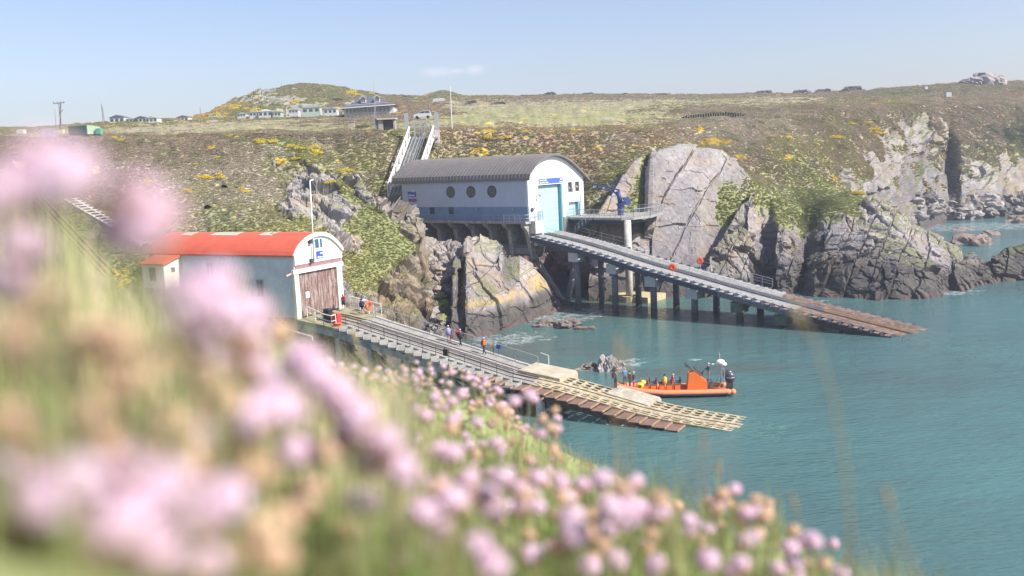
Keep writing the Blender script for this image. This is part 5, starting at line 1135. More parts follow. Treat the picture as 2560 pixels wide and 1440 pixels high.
# poles
def pole(px, y0_, y1_, D, r, name, label, cat, dx=0, m_=None, extra=None):
    p = ground_at(px+dx, y0_, D); t = atY(px, y1_, D); e = empty(name, p, label, cat); m = MB(); m.tube(p-Zup*.5, t, r, r*.7, n=6); m.build('pole', m_ or M['lw'], e)
    if extra: extra(e, p, t)
pole(1125.5, 316, 215, 190, .11, 'flagpole', 'tall bare white flagpole on the cliff top right of the lift', 'flagpole', dx=4)
wood = mat('grey_wood', (.22, .20, .17), noise=.1)
def xarm(e, p, t):
    m = MB(); m.tube(p+Vector((-.75, .4, -.5)), t+Vector((.25, .3, 0)), .13, .09, n=6); m.build('second_pole', wood, e)
    m = MB(); m.beam(t+Vector((-1.1, 0, -.2)), t+Vector((1.1, 0, -.1)), .14, .14); m.build('cross_arm', wood, e)
    for dx in (-1, -.3, .4, 1): m = MB(); m.tube(t+Vector((dx, 0, -.1)), t+Vector((dx, 0, .2)), .06, n=6); m.build('insulator', M['frame'], e)
    for i, h in enumerate((1.6, 2.4, 3.1)): m = MB(); m.box(t+Vector((.35 if i == 0 else .1, -.2, -h)), (.75 if i == 0 else .35, .4, .3)); m.build('transformer', M['galv'], e)
pole(147, 336, 256, 188, .13, 'utility_pole', 'twin pole electricity transformer with crossarm on the left skyline', 'pole', dx=8, m_=wood, extra=xarm)
pole(137, 330, 272, 200, .05, 'thin_mast', 'very thin mast just left of the electricity transformer poles', 'mast', dx=3, m_=wood)
def twin(e, p, t): m = MB(); m.tube(p+Vector((.5, 0, 0)), t+Vector((.25, 0, -.9)), .1, n=5); m.build('stay_pole', wood, e)
pole(253, 308, 259, 290, .14, 'wooden_pole', 'bare leaning wooden pole left of the skyline chalets', 'pole', dx=5, m_=wood, extra=twin)
pole(500, 304, 268, 300, .1, 'telegraph_pole', 'grey telegraph pole at the left foot of the rocky hill', 'pole', dx=2, m_=wood)
pole(716, 275, 267, 345, .12, 'white_marker_post', 'short white marker post under the crags of the rocky hill', 'post')
pole(704, 213, 203, 448, .12, 'summit_mast', 'tiny mast on the summit of the rocky hill', 'mast', m_=M['galv'])
# green container and store
p = ground_at(210, 336, 186); p.z = atY(210, 336, 186).z; X = lambda q: atY(q, 336, 186).x
gm_ = mat('container_green', (.05, .105, .085), rough=.6, noise=.08); e = empty('green_container', p, 'dark green corrugated store with pale green end on the left cliff top', 'container')
m = MB(); xa, xb = X(172), X(219); m.box(((xa+xb)/2, 187.2, p.z+.85), (xb-xa, 2.4, 1.75))
x = xa+.1
while x < xb: m.box((x, 185.97, p.z+.85), (.12, .06, 1.6)); x += .3
m.build('body', gm_, e)
m = MB(); xc = X(236); m.hexa([(xb, 186, p.z), (xc, 187, p.z), (xc, 189, p.z), (xb, 188.4, p.z)], [(xb, 186, p.z+1.75), (xc, 187, p.z+1.45), (xc, 189, p.z+1.45), (xb, 188.4, p.z+1.75)]); m.build('end_wall', mat('container_pale', (.36, .46, .33), noise=.06), e)
m = MB(); m.box((X(243), 187, p.z+.5), (.9, 1.2, 1.1)); tag(m.build('green_tank', mat('tank_green', (.12, .34, .27))), 'small green tank beside the green store on the left cliff top', 'tank')
X = lambda q: atY(q, 342, 180).x; zc = atY(128, 343, 180).z; e = empty('fenced_compound', (X(128), 180, zc), 'grey palisade fence compound left of the green store', 'fence')
m = MB()
for i in range(30): xx = X(106)+(X(152)-X(106))*i/29; m.box((xx, 179.5, zc+.75), (.05, .04, 1.6))
m.box(((X(106)+X(152))/2, 179.55, zc+1.3), (X(152)-X(106), .04, .06)); m.box(((X(106)+X(152))/2, 179.55, zc+.3), (X(152)-X(106), .04, .06)); m.build('palisade', mat('fence_grey', (.33, .34, .38)), e)
m = MB(); m.box((X(120), 181.5, zc+.7), (1.7, 1.5, 1.3)); m.build('grey_box', mat('box_grey', (.22, .24, .28)), e)
m = MB(); m.box((X(145), 181.5, zc+1.0), (1.0, .8, .7)); m.build('yellow_box', mat('box_yellow', (.55, .48, .2)), e)
for px, py, D, w_, lb in ((54, 333, 260, 1.9, 'white van parked far off on the left skyline'), (1097, 251, 420, 5.0, 'long white barn roof far behind the flagpole'), (1683, 237, 505, 2.6, 'left of two distant white cottages on the middle skyline'), (1714, 237, 505, 2.6, 'right of two distant white cottages on the middle skyline'), (2314, 223, 372, 1.2, 'tiny white hut on the right hilltop'), (2370, 238, 330, 1.8, 'white gate by the path on the right hilltop')):
    p = atY(px, py, D); e = empty('cottage' if D > 400 else ('van' if px < 100 else ('gate' if px == 2370 else 'hut')), p, lb, 'building' if D > 400 else ('van' if px < 100 else ('gate' if px == 2370 else 'hut')))
    m = MB(); m.box(p+Zup*.1, (w_, 1.6, 1.4)); m.build('body', wallw, e); m = MB(); m.box(p+Zup*.82+Vector((0, .1, 0)), (w_*.9, 1.5, .2)); m.build('top', roofgr if D > 400 else wallw, e)
# hedge bank with posts
fence_m = mat('post_grey', (.30, .28, .25), noise=.1)
p = ground_at(1790, 292, 232)
for i in range(26):
    px = 1712+i*6.2; q_ = atY(px, 295+(i*.12), 228); q_.z = gz(q_.x, q_.y); m = MB(); m.box(q_+Zup*.45, (.12, .12, 1.3)); tag(m.build('fence_post', fence_m), 'short grey fence post below the dark hedge on the plateau', 'fence post', 'fence posts along the dark hedge')
for i in range(16):
    px = 1180+i*27+RNG.uniform(-5, 5); q_ = atY(px, 322, 200); q_.z = gz(q_.x, q_.y); m = MB(); m.box(q_+Zup*.5, (.1, .1, 1.1)); tag(m.build('fence_post', fence_m), 'weathered post of the wire fence along the cliff top behind the station', 'fence post', 'fence posts along the cliff top')

def leaf_blob(name, n, r, tone, seed, size=.16):
    g = np.random.default_rng(seed); d = g.normal(size=(n, 3)); d /= np.linalg.norm(d, axis=1, keepdims=True); d[:, 2] = np.abs(d[:, 2])*.9
    rad_ = (g.uniform(.55, 1, n)**.6)[:, None]; lump = (.75+.5*vnoise(d*2.2+seed, seed))[:, None]
    c = d*rad_*lump*np.array(r); a_ = g.normal(size=(n, 3)); a_ /= np.linalg.norm(a_, axis=1, keepdims=True); b_ = np.cross(a_, g.normal(size=(n, 3))); b_ /= np.linalg.norm(b_, axis=1, keepdims=True)
    s = g.uniform(.6, 1.4, (n, 1))*size; V = np.stack([c-a_*s, c+b_*s*.5, c+a_*s, c-b_*s*.5], 1).reshape(-1, 3)
    me_o = np_mesh(name, V, np.arange(n*4).reshape(-1, 4), [M_LAND], np.repeat(np.array(tone)*(.5+g.uniform(0, 1, (n, 1))), 4, 0).clip(.01, .8), smooth=False)
    me = me_o.data; bpy.data.objects.remove(me_o); return me
dkb = [leaf_blob('bush', 700, (2.2, 1.6, 1.5), (.075, .075, .045), 300+i) for i in range(2)]
hgb = leaf_blob('hedge', 3000, (7.6, 1.1, 1.3), (.07, .055, .04), 310, .2)
o = bpy.data.objects.new('hedge', hgb); COL.objects.link(o); q_ = atY(1785, 291, 232); o.location = (q_.x, q_.y, gz(q_.x, q_.y)-.1); tag(o, 'long dark brown hedge bank on the plateau above the slabs', 'hedge')
for (px, py, D, s) in ((1375, 238, 500, 2.0), (1310, 240, 500, 1.2), (1010, 246, 470, 1.2), (843, 262, 400, 1.5), (1180, 265, 395, 1.6), (1655, 236, 500, 1.6), (1910, 236, 495, 2.4), (2060, 232, 455, 2.2), (2130, 226, 430, 2.4), (2000, 236, 470, 2.6), (905, 305, 206, .9), (1250, 262, 380, 1.3), (1470, 240, 500, 1.8), (1560, 238, 505, 1.5)):
    q_ = atY(px, py, D); o = bpy.data.objects.new('bush', dkb[int(px) % 2]); COL.objects.link(o); o.location = (q_.x, q_.y, gz(q_.x, q_.y)-.3); o.scale = (s, s, s*.7); o.rotation_euler = (0, 0, px); tag(o, 'dark rounded gorse bush scattered on the far plateau', 'bush', 'dark bushes on the plateau')
# gorse in flower on the near slopes
yb = [leaf_blob('gorse', 900, (1.0, .8, .62), (.66, .50, .06), 330+i, .07) for i in range(3)]
YB = [(505, 440, 5), (655, 352, 4), (690, 356, 3), (722, 366, 3), (780, 372, 4), (792, 388, 3), (300, 348, 3), (580, 345, 2), (470, 478, 2), (860, 428, 3), (835, 455, 2), (1222, 345, 3), (1262, 346, 2), (2143, 484, 5), (2150, 505, 2), (2210, 335, 4), (2190, 325, 4), (2150, 310, 3), (2086, 345, 3), (520, 445, 4), (545, 440, 3), (370, 455, 3), (605, 475, 2), (740, 395, 2), (600, 270, 4), (640, 278, 4), (560, 287, 3), (870, 230, 3), (925, 236, 3), (745, 256, 2)]
for px, py, n_ in YB:
    for j in range(n_):
        q_ = sight(px+RNG.normal()*10, py+RNG.normal()*2.5, ('hill_terrain', 'heath_terrain'))
        if px > 2120 and py > 470: q_ = atY(px+RNG.normal()*12, py+RNG.normal()*2, 176.5)
        if q_ is None: continue
        s = RNG.uniform(.55, 1.15)*q_.y/150; o = bpy.data.objects.new('gorse_bush', yb[j % 3]); COL.objects.link(o); o.location = q_-Zup*.1; o.scale = (s, s, s*.8); o.rotation_euler = (0, 0, RNG.uniform(0, 6)); tag(o, 'yellow flowering gorse bush on ' + ('the rocky hill' if py < 300 else 'the headland top' if px > 2120 and py > 470 else 'the slope above the right cliffs' if px > 2000 else 'the slope behind the station roof' if px > 1100 else 'the spur right of the flagpole' if px > 800 else 'the brow of the spur above the boathouse roof' if py < 400 else 'the middle of the spur above the boathouse'), 'gorse bush', 'yellow gorse bushes')

# old works left of the boathouse
e = empty('stone_hut', atY(30, 470, 128), 'small stone hut with round vent in its gable on the far left slope', 'hut')
X = lambda q, D=128: atY(q, 470, D).x; zb = atY(40, 478, 128).z; st = mat('tan_stone', (.45, .34, .25), rough=.9, noise=.15)
m = MB(); m.box(((X(14)+X(54))/2, 129.5, zb+1.2), (X(54)-X(14), 3.2, 3.4)); m.prism([(X(22), 127.9, zb+2.9), (X(54), 127.9, zb+2.9), (X(38), 127.9, zb+4.0)], (0, 3.2, 0)); m.build('wall', st, e)
m = MB(); m.torus((X(38), 127.85, zb+3.2), .22, .05, (0, 1, 0), n=12); m.build('vent', M['frame'], e)
e = empty('sleeper_track', atY(250, 560, 118), 'disused track of white sleepers running down the slope behind the boathouse', 'track')
pa_, pb_ = atY(163, 502, 124), atY(352, 612, 113); m = MB()
sd = Vector((.35, .94, 0))
m.beam(pa_, pb_, .25, .35); m.beam(pa_+sd*1.6, pb_+sd*1.6, .25, .35); m.build('side_rails', M['lw'], e)
m = MB()
for i in range(19): t = i/18; c = pa_.lerp(pb_, t)+Zup*.22; m.beam(c-sd*.3, c+sd*2.1, .22, .14)
m.build('sleepers', M['lw'], e)
e = empty('rusty_ramp', atY(150, 590, 108), 'rusty brown disused ramp on tall posts left of the boathouse', 'ramp')
pa_, pb_ = atY(78, 492, 112), atY(262, 690, 100); m = MB()
for s in (0, .7, 1.5): m.beam(pa_+sd*s, pb_+sd*s, .2, .3)
m.build('ramp_beams', mat('ramp_rust', (.30, .19, .12), noise=.15), e)
m = MB()
for t in (.05, .25): c = pa_.lerp(pb_, t); m.beam(c, c-Zup*6, .3); m.beam(c+sd*1.5, c+sd*1.5-Zup*6, .3); m.beam(c-Zup*2, c+sd*1.5-Zup*3.5, .15)
m.build('ramp_posts', M['rustdk'], e)

# ================================================================== people
SKIN = mat('skin', (.55, .33, .24), rough=.6, noise=.03)
def cmat(nm, c): return mat('cloth_'+nm, c, rough=.85, noise=.08)
CL = dict(dark=cmat('dark', (.03, .035, .05)), black=cmat('black', (.015, .015, .018)), navy=cmat('navy', (.03, .045, .12)), blue=cmat('blue', (.06, .28, .62)), lilac=cmat('lilac', (.28, .27, .5)), grey=cmat('grey', (.2, .2, .22)),
          pink=cmat('pink', (.75, .08, .22)), yellow=cmat('yellow', (.72, .45, .05)), red=cmat('red', (.62, .04, .07)), orange=cmat('orange', (.8, .13, .03)), skin=SKIN, white=cmat('white', (.7, .68, .62)), hairgrey=cmat('hair_grey', (.55, .52, .48)), hairfair=cmat('hair_fair', (.6, .48, .3)), hairdark=cmat('hair_dark', (.04, .03, .025)))
def person(pos, face, label, top, bottom, shoes='dark', hair='hairdark', pose='stand', h=1.74, hood=None, sleeves=True, legs='cloth', extras=(), z_off=0.0, grp=None, arms=None):
    V = {}; s = h/1.75
    V['pel'] = (0, 0, .95, .15); V['spi'] = (0, 0, 1.14, .135); V['che'] = (0, .01, 1.34, .165); V['nec'] = (0, .01, 1.49, .062); V['hed'] = (0, .03, 1.60, .088); V['top'] = (0, .02, 1.69, .075)
    A_ = dict(stand=((.23, .02, 1.14), (.24, .12, .9)), walk=None, sit=((.24, .08, 1.16), (.15, .34, 1.05)), hold=((.24, .1, 1.15), (.18, .38, 1.12)), wave=((.25, .12, 1.2), (.2, .36, 1.3)))
    for sd_, sg_ in (('L', -1), ('R', 1)):
        V['sh'+sd_] = (sg_*.185, 0, 1.42, .07)
        el, wr = ((sg_*.24, -sg_*.12, 1.16), (sg_*.22, -sg_*.06+.1, .93)) if pose == 'walk' else A_['sit' if pose == 'sit' else (arms or ('stand' if pose in ('stand', 'walk') else pose))]
        if pose != 'walk': el = (sg_*el[0], el[1], el[2]); wr = (sg_*wr[0], wr[1], wr[2])
        V['el'+sd_] = (*el, .05); V['wr'+sd_] = (*wr, .034)
        dx, dy, dz = [wr[i]-el[i] for i in range(3)]; L = math.sqrt(dx*dx+dy*dy+dz*dz); u = (dx/L, dy/L, dz/L)
        V['pa'+sd_] = tuple(wr[i]+u[i]*.07 for i in range(3))+(.032,)
        for j in range(4): V['f%d%s' % (j, sd_)] = tuple(wr[i]+u[i]*(.15+.012*(j in (1, 2)))+(0, (j-1.5)*.02, -.01)[i] for i in range(3))+(.0095,)
        V['th'+sd_] = tuple(wr[i]+u[i]*.09+(-sg_*.03, .035, 0)[i] for i in range(3))+(.011,)
        if pose == 'sit': kn, an, to = (sg_*.12, .42, .92), (sg_*.12, .46, .5), (sg_*.12, .6, .46)
        elif pose == 'walk': kn, an, to = (sg_*.09, .14*sg_+.04, .5), (sg_*.09, .26*sg_-.05, .09+.03*(sg_ < 0)), (sg_*.09, .26*sg_+.12, .04)
        else: kn, an, to = (sg_*.11, .02, .5), (sg_*.13, 0, .09), (sg_*.15, .16, .04)
        V['hi'+sd_] = (sg_*.09, 0, .9, .105); V['kn'+sd_] = (*kn, .062); V['an'+sd_] = (*an, .045); V['to'+sd_] = (*to, .038)
    E_ = [('pel', 'spi'), ('spi', 'che'), ('che', 'nec'), ('nec', 'hed'), ('hed', 'top')]
    for q in 'LR': E_ += [('che', 'sh'+q), ('sh'+q, 'el'+q), ('el'+q, 'wr'+q), ('wr'+q, 'pa'+q), ('pa'+q, 'th'+q), ('pel', 'hi'+q), ('hi'+q, 'kn'+q), ('kn'+q, 'an'+q), ('an'+q, 'to'+q)] + [('pa'+q, 'f%d%s' % (j, q)) for j in range(4)]
    ks = list(V); ix = {k_: i for i, k_ in enumerate(ks)}; me = bpy.data.meshes.new('p'); me.from_pydata([tuple(c*s for c in V[k_][:3]) for k_ in ks], [(ix[a_], ix[b_]) for a_, b_ in E_], [])
    o = bpy.data.objects.new('person', me); COL.objects.link(o); md = o.modifiers.new('s', 'SKIN'); sv = me.skin_vertices[0].data
    for k_, d_ in zip(ks, sv): r = V[k_][3]*s; d_.radius = (r*(1.15 if k_ in ('che', 'pel', 'spi') else 1), r*(.8 if k_ in ('che', 'pel', 'spi') else 1)); d_.use_root = (k_ == 'pel')
    md.use_smooth_shade = True; ms_ = o.modifiers.new('u', 'SUBSURF'); ms_.levels = 1; ms_.render_levels = 1
    dg = bpy.context.evaluated_depsgraph_get(); nm = bpy.data.meshes.new_from_object(o.evaluated_get(dg)); bpy.data.objects.remove(o)
    zone = lambda a_, b_: ('skin' if b_ in ('hed', 'top', 'nec') or b_[:2] in ('pa', 'th') or (b_[0] == 'f') else 'shoe' if b_[:2] == 'to' else ('leg' if legs == 'cloth' else 'skin') if b_[:2] == 'an' else 'leg' if b_[:2] in ('kn', 'hi') or a_ == 'pel' and b_ != 'spi' else ('top' if sleeves else 'skin') if b_[:2] == 'wr' else 'top')
    names = ['skin', 'shoe', 'leg', 'top']; mm_ = [SKIN, CL[shoes], CL[bottom], CL[top]]
    nm.materials.clear(); [nm.materials.append(x) for x in mm_]
    segs = [(np.array(V[a_][:3])*s, np.array(V[b_][:3])*s, names.index(zone(a_, b_))) for a_, b_ in E_]
    C = np.array([p_.center[:] for p_ in nm.polygons]); best = np.full(len(C), 9.); mi = np.zeros(len(C), int)
    for a_, b_, z_ in segs:
        t = np.clip(((C-a_)@(b_-a_))/((b_-a_)@(b_-a_)), 0, 1); d_ = np.linalg.norm(C-(a_+t[:, None]*(b_-a_)), axis=1)
        mk = d_ < best-1e-6; best = np.where(mk, d_, best); mi = np.where(mk, z_, mi)
    nm.polygons.foreach_set('material_index', mi.astype(np.int32)); nm.name = 'body'
    e = empty('person', Vector(pos)+Zup*z_off, label, 'person', grp, rz=face-math.pi/2)
    b_ = bpy.data.objects.new('body', nm); COL.objects.link(b_); b_.parent = e
    def part(nm_, mb, mat_, sm=True):
        q = mb.build(nm_, mat_, None, smooth=sm); q.parent = e; return q
    m = MB(); m.ball((0, -.005*s, 1.665*s), (.098*s, .108*s, .092*s), 10, 8); part('hair' if not hood else 'hat', m, CL[hood or hair])
    m = MB(); m.ball((0, .115*s, 1.615*s), (.014, .022, .02), 6, 4); m.ball((-.033, .105*s, 1.64*s), .011, 5, 4); m.ball((.033, .105*s, 1.64*s), .011, 5, 4); m.ball((0, .1*s, 1.575*s), (.025, .012, .008), 6, 4); part('face', m, mat('face_tone', (.38, .2, .15)))
    for ex in extras:
        m = MB(); kind_, c_ = ex
        if kind_ == 'jacket': m.prism([(-.2*s, -.15*s, 1.43*s), (.2*s, -.15*s, 1.43*s), (.19*s, .16*s, 1.43*s), (-.19*s, .16*s, 1.43*s)], (0, 0, -.42*s)); part('life_jacket', m, CL[c_], False)
        if kind_ == 'pack': m.box((0, -.2*s, 1.25*s), (.3*s, .16*s, .45*s)); part('backpack', m, CL[c_], False)
        if kind_ == 'coat': m.tube((0, 0, 1.42*s), (0, .02*(pose == 'sit'), .78*s), .2*s, .27*s, n=10); part('coat', m, CL[c_])
        if kind_ == 'shorts': m.tube((0, 0, 1.0*s), (0, 0, .62*s), .18*s, .23*s, n=10); part('shorts', m, CL[c_])
        if kind_ == 'vest': m.torus((0, -.05*s, 1.28*s), .23*s, .07*s, (0, 1, .2), n=14, m=6); part('life_jacket', m, CL[c_])
    return e
sd_a = math.atan2(OB.a.y, OB.a.x)   # direction down the old slipway
def on_slip(px, py, v): q = OB.side(px, py, v); return OB.P(q[0], v, zo(q[0])+.02)
pp = OB.P(1.35, 6.1, 7.42); person(pp, sd_a+2.7, 'person in dark jacket and shorts with red life jacket by the boathouse door', 'dark', 'black', hair='hairdark', legs='skin', shoes='white', extras=(('vest', 'red'), ('shorts', 'black')))
pp = OB.P(4.0, 6.0, 7.1); person(pp, sd_a+2.9, 'person in dark clothes walking up past the orange lifebuoy ring', 'dark', 'black', hair='hairdark', pose='walk', legs='skin', extras=(('coat', 'dark'),))
person(on_slip(1122, 854, 5.6), sd_a+3.0, 'person in lilac top and shorts with bare legs walking up the old slipway', 'lilac', 'lilac', hair='hairgrey', pose='walk', legs='skin', shoes='white', sleeves=False, extras=(('coat', 'lilac'),))
person(on_slip(1152, 866, 5.6), sd_a+2.8, 'grey haired person in dark clothes carrying a red jacket on the old slipway', 'dark', 'dark', hair='hairgrey', pose='walk', extras=(('coat', 'dark'),))
p_ = on_slip(1145, 866, 5.75)+Zup*1.15; 
m = MB(); m.ball(p_, (.2, .16, .3)); tag(m.build('red_life_jacket', CL['red']), 'red life jacket carried by the grey haired person on the old slipway', 'life jacket')
person(on_slip(1211, 885, 5.3), sd_a+2.9, 'person with bright orange life jacket and dark trousers walking up the old slipway', 'dark', 'dark', hair='hairgrey', pose='walk', extras=(('jacket', 'orange'),))
q_ = OB.P(*OB.side(1540, 991, 5.3)[:2], 0); q_.z = zo(OB.side(1540, 991, 5.3)[0])+.15; crew_pos = q_.copy()
person(q_, .5, 'person in dark wet gear standing on the lower slipway landing holding the boat rope', 'grey', 'dark', hair='hairdark', pose='stand', h=1.78, extras=(('pack', 'dark'),))

# ================================================================== the orange rigid inflatable boat
BT = Fr(19.75, 86.45, 175)
boat = empty('inflatable_boat', BT.P(5, 0, 0), 'long orange rigid inflatable passenger boat nosing up to the old slipway landing', 'boat')
M['boator'] = mat('boat_orange', (.78, .20, .04), rough=.45, noise=.04); M['tubeor'] = mat('tube_orange', (.80, .27, .12), rough=.55, noise=.05); M['boatgrey'] = mat('boat_grey', (.12, .12, .14), rough=.6)
path = [(-.45, 1.25, .42), (0, 1.25, .42), (3, 1.28, .42), (6, 1.25, .45), (8, 1.02, .6), (9.3, .62, .8), (10.1, .2, .95), (10.3, 0, 1.0)]
for s_ in (1, -1):
    m = MB(); pts = [BT.P(u, v*s_, z) for u, v, z in path]; m.path(pts, [.16]+[.29]*6+[.27], n=12); [m.ball(q_, .285, 12, 8) for q_ in pts[:-1]]; m.build('side_tube', M['tubeor'], boat, smooth=True)
    m = MB(); m.path([BT.P(u, (v+.27)*s_ if u < 8 else v*s_*1.3, z-.1) for u, v, z in path[1:]], .07, n=6); m.build('rubbing_strake', mat('strake_navy', (.04, .04, .1)), boat, smooth=True)
m = MB(); secs = [(0, 1.15, -.1), (6, 1.15, -.1), (8.6, .75, .15), (10.0, .1, .7)]
for (u0, w0, z0), (u1, w1, z1) in zip(secs[:-1], secs[1:]):
    m.hexa([BT.P(u0, -w0*.3, z0-.35), BT.P(u1, -w1*.3, z1-.35), BT.P(u1, w1*.3, z1-.35), BT.P(u0, w0*.3, z0-.35)], [BT.P(u0, -w0, z0+.45), BT.P(u1, -w1, z1+.2), BT.P(u1, w1, z1+.2), BT.P(u0, w0, z0+.45)])
m.build('hull', mat('hull_red', (.45, .08, .05)), boat)
m = MB(); m.prism([BT.P(u, v, .36) for u, v in ((0, -1.05), (6.5, -1.05), (8.8, -.55), (8.8, .55), (6.5, 1.05), (0, 1.05))], (0, 0, .03)); m.build('floor', M['boator'], boat)
m = MB(); m.prism([BT.P(u, -.65, z) for u, z in ((1.8, .38), (3.7, .38), (3.5, 2.05), (3.0, 2.25), (1.85, 1.3))], BT.b*1.3); cs = m.build('console', M['boator'], boat)
m = MB(); m.beam(BT.P(3.2, -.5, 2.4), BT.P(3.75, -.5, 2.85), .06); m.beam(BT.P(3.2, .5, 2.4), BT.P(3.75, .5, 2.85), .06); m.beam(BT.P(3.7, -.6, 2.85), BT.P(3.7, .6, 2.85), .18, .14); m.beam(BT.P(2.2, 0, 1.85), BT.P(2.95, 0, 2.53), .9, .08); m.build('dashboard', M['frame'], cs)
m = MB(); m.torus(BT.P(2.15, 0, 2.05), .2, .03, BT.a+Zup*.5, n=14); m.build('steering_wheel', M['frame'], cs)
m = MB(); BT.bx(m, 1.2, 1.9, -.45, .45, .38, 1.22); m.build('helm_seat', M['boatgrey'], boat)
for u_ in (4.6, 5.35, 6.05, 6.85, 7.5):
    for v_ in (-.42, .42):
        m = MB(); BT.bx(m, u_-.28, u_+.22, v_-.2, v_+.2, .38, 1.05); st_ = m.build('jockey_seat', M['boator'], boat)
        m = MB(); BT.bx(m, u_-.3, u_+.24, v_-.22, v_+.22, 1.05, 1.18); m.beam(BT.P(u_-.3, v_, 1.15), BT.P(u_-.4, v_, 1.6), .38, .08); m.build('cushion', M['boatgrey'], st_)
        m = MB(); m.path([BT.P(u_+.38, v_-.2, .4), BT.P(u_+.45, v_-.2, 1.5), BT.P(u_+.45, v_+.2, 1.5), BT.P(u_+.38, v_+.2, .4)], .03, 5); m.build('hand_rail', M['boator'], st_)
for v_ in (-.5, .5):
    m = MB(); m.ball(BT.P(-.3, v_, 1.6), (.52, .33, .52), 14, 10); BT.bx(m, -.55, -.1, v_-.17, v_+.17, -.3, 1.35); eg = m.build('outboard_engine', mat('engine_grey', (.06, .065, .08), rough=.35), boat, smooth=False)
    m = MB(); m.torus(BT.P(-.3, v_, 1.65), .44, .03, Zup, n=14); m.build('cowl_band', M['galv'], eg)
m = MB(); m.path([BT.P(.4, -1.1, .5), BT.P(.25, -1.0, 2.35), BT.P(.25, 1.0, 2.35), BT.P(.4, 1.1, .5)], .045, 6); m.path([BT.P(.95, -1.1, .5), BT.P(.25, -1.0, 2.0)], .035, 5); m.path([BT.P(.95, 1.1, .5), BT.P(.25, 1.0, 2.0)], .035, 5); m.path([BT.P(.25, -.3, 2.35), BT.P(.55, 0, 2.85), BT.P(.25, .3, 2.35)], .035, 5); m.build('arch_frame', M['galv'], boat)
m = MB(); m.ball(BT.P(.5, 0, 3.0), (.42, .36, .26)); m.tube(BT.P(.55, 0, 2.85), BT.P(1.3, 0, 2.8), .05); m.ball(BT.P(.2, .1, 2.8), (.3, .26, .2)); m.build('radar_dome', M['signwhite'], boat)
m = MB(); m.tube(BT.P(.55, 0, 3.1), BT.P(.55, 0, 3.9), .015, n=4); m.build('aerial', M['signwhite'], boat)
m = MB(); m.ball(BT.P(8.1, .62, 1.05), (.42, .24, .34), 12, 8); m.ball(BT.P(7.8, .3, 1.25), (.36, .34, .28), 10, 7); m.build('yellow_fender_bag', mat('bag_yellow', (.68, .48, .08), noise=.1), boat)
m = MB(); m.torus(BT.P(8.1, .88, 1.05), .12, .03, BT.b, n=12); m.build('rope_coil', M['black'], boat)
hd = rad(175)
person(BT.P(9.45, -.25, 0)+Zup*.85, hd-1.2, 'person in bright blue jacket standing at the bow of the orange boat', 'blue', 'grey', hair='hairfair', h=1.8, arms='hold', pose='hold')
person(BT.P(9.0, .15, 0)+Zup*.72, hd-.4, 'person in black life jacket and shorts standing in the bow between the others', 'black', 'dark', hair='hairdark', h=1.72, legs='cloth', extras=(('jacket', 'navy'),))
person(BT.P(8.65, .6, 0)+Zup*.72, hd+.3, 'fair haired person in navy top and pink trousers at the bow of the boat', 'navy', 'pink', hair='hairfair', h=1.74)
person(BT.P(5.75, .42, 0)+Zup*.38, hd, 'seated person in long yellow coat and dark hat in the orange boat', 'yellow', 'dark', hood='black', pose='sit', extras=(('coat', 'yellow'),), h=1.7)
person(BT.P(4.95, .42, 0)+Zup*.38, hd, 'seated person in red jacket with pale hair behind the yellow coat', 'red', 'grey', hair='hairgrey', pose='sit', h=1.7)
person(BT.P(1.6, 0, 0)+Zup*1.2, hd, 'helmsman in navy jacket standing behind the orange console of the boat', 'navy', 'grey', hair='hairgrey', pose='hold', h=1.75)
m = MB(); a0 = BT.P(10.2, 0, .95); b0 = crew_pos+Vector((.35, .1, 1.0)); pts = [a0.lerp(b0, t)-Zup*.5*math.sin(t*math.pi) for t in np.linspace(0, 1, 8)]; m.path(pts, .02, 4); tag(m.build('mooring_rope', M['black']), 'thin dark rope from the boat bow to the person on the landing', 'rope')

# ================================================================== heath: shrubs and tufts covering the slopes (nobody could count them)
def clump_mat():
    m = bpy.data.materials.new('heath_leaf'); m.use_nodes = True; n = m.node_tree; N = n.nodes; L = n.links; b = N['Principled BSDF']; b.inputs['Roughness'].default_value = .9; b.inputs['Specular IOR Level'].default_value = .1
    a_ = N.new('ShaderNodeAttribute'); a_.attribute_type = 'INSTANCER'; a_.attribute_name = 'icol'; c_ = N.new('ShaderNodeAttribute'); c_.attribute_name = 'col'
    v = N.new('ShaderNodeVectorMath'); v.operation = 'MULTIPLY'; L.new(a_.outputs['Vector'], v.inputs[0]); L.new(c_.outputs['Vector'], v.inputs[1]); L.new(v.outputs[0], b.inputs['Base Color'])
    tr = N.new('ShaderNodeBsdfTranslucent'); L.new(v.outputs[0], tr.inputs[0]); mx = N.new('ShaderNodeMixShader'); mx.inputs[0].default_value = .4; L.new(b.outputs[0], mx.inputs[1]); L.new(tr.outputs[0], mx.inputs[2]); L.new(mx.outputs[0], N['Material Output'].inputs[0]); return m
CM = clump_mat()
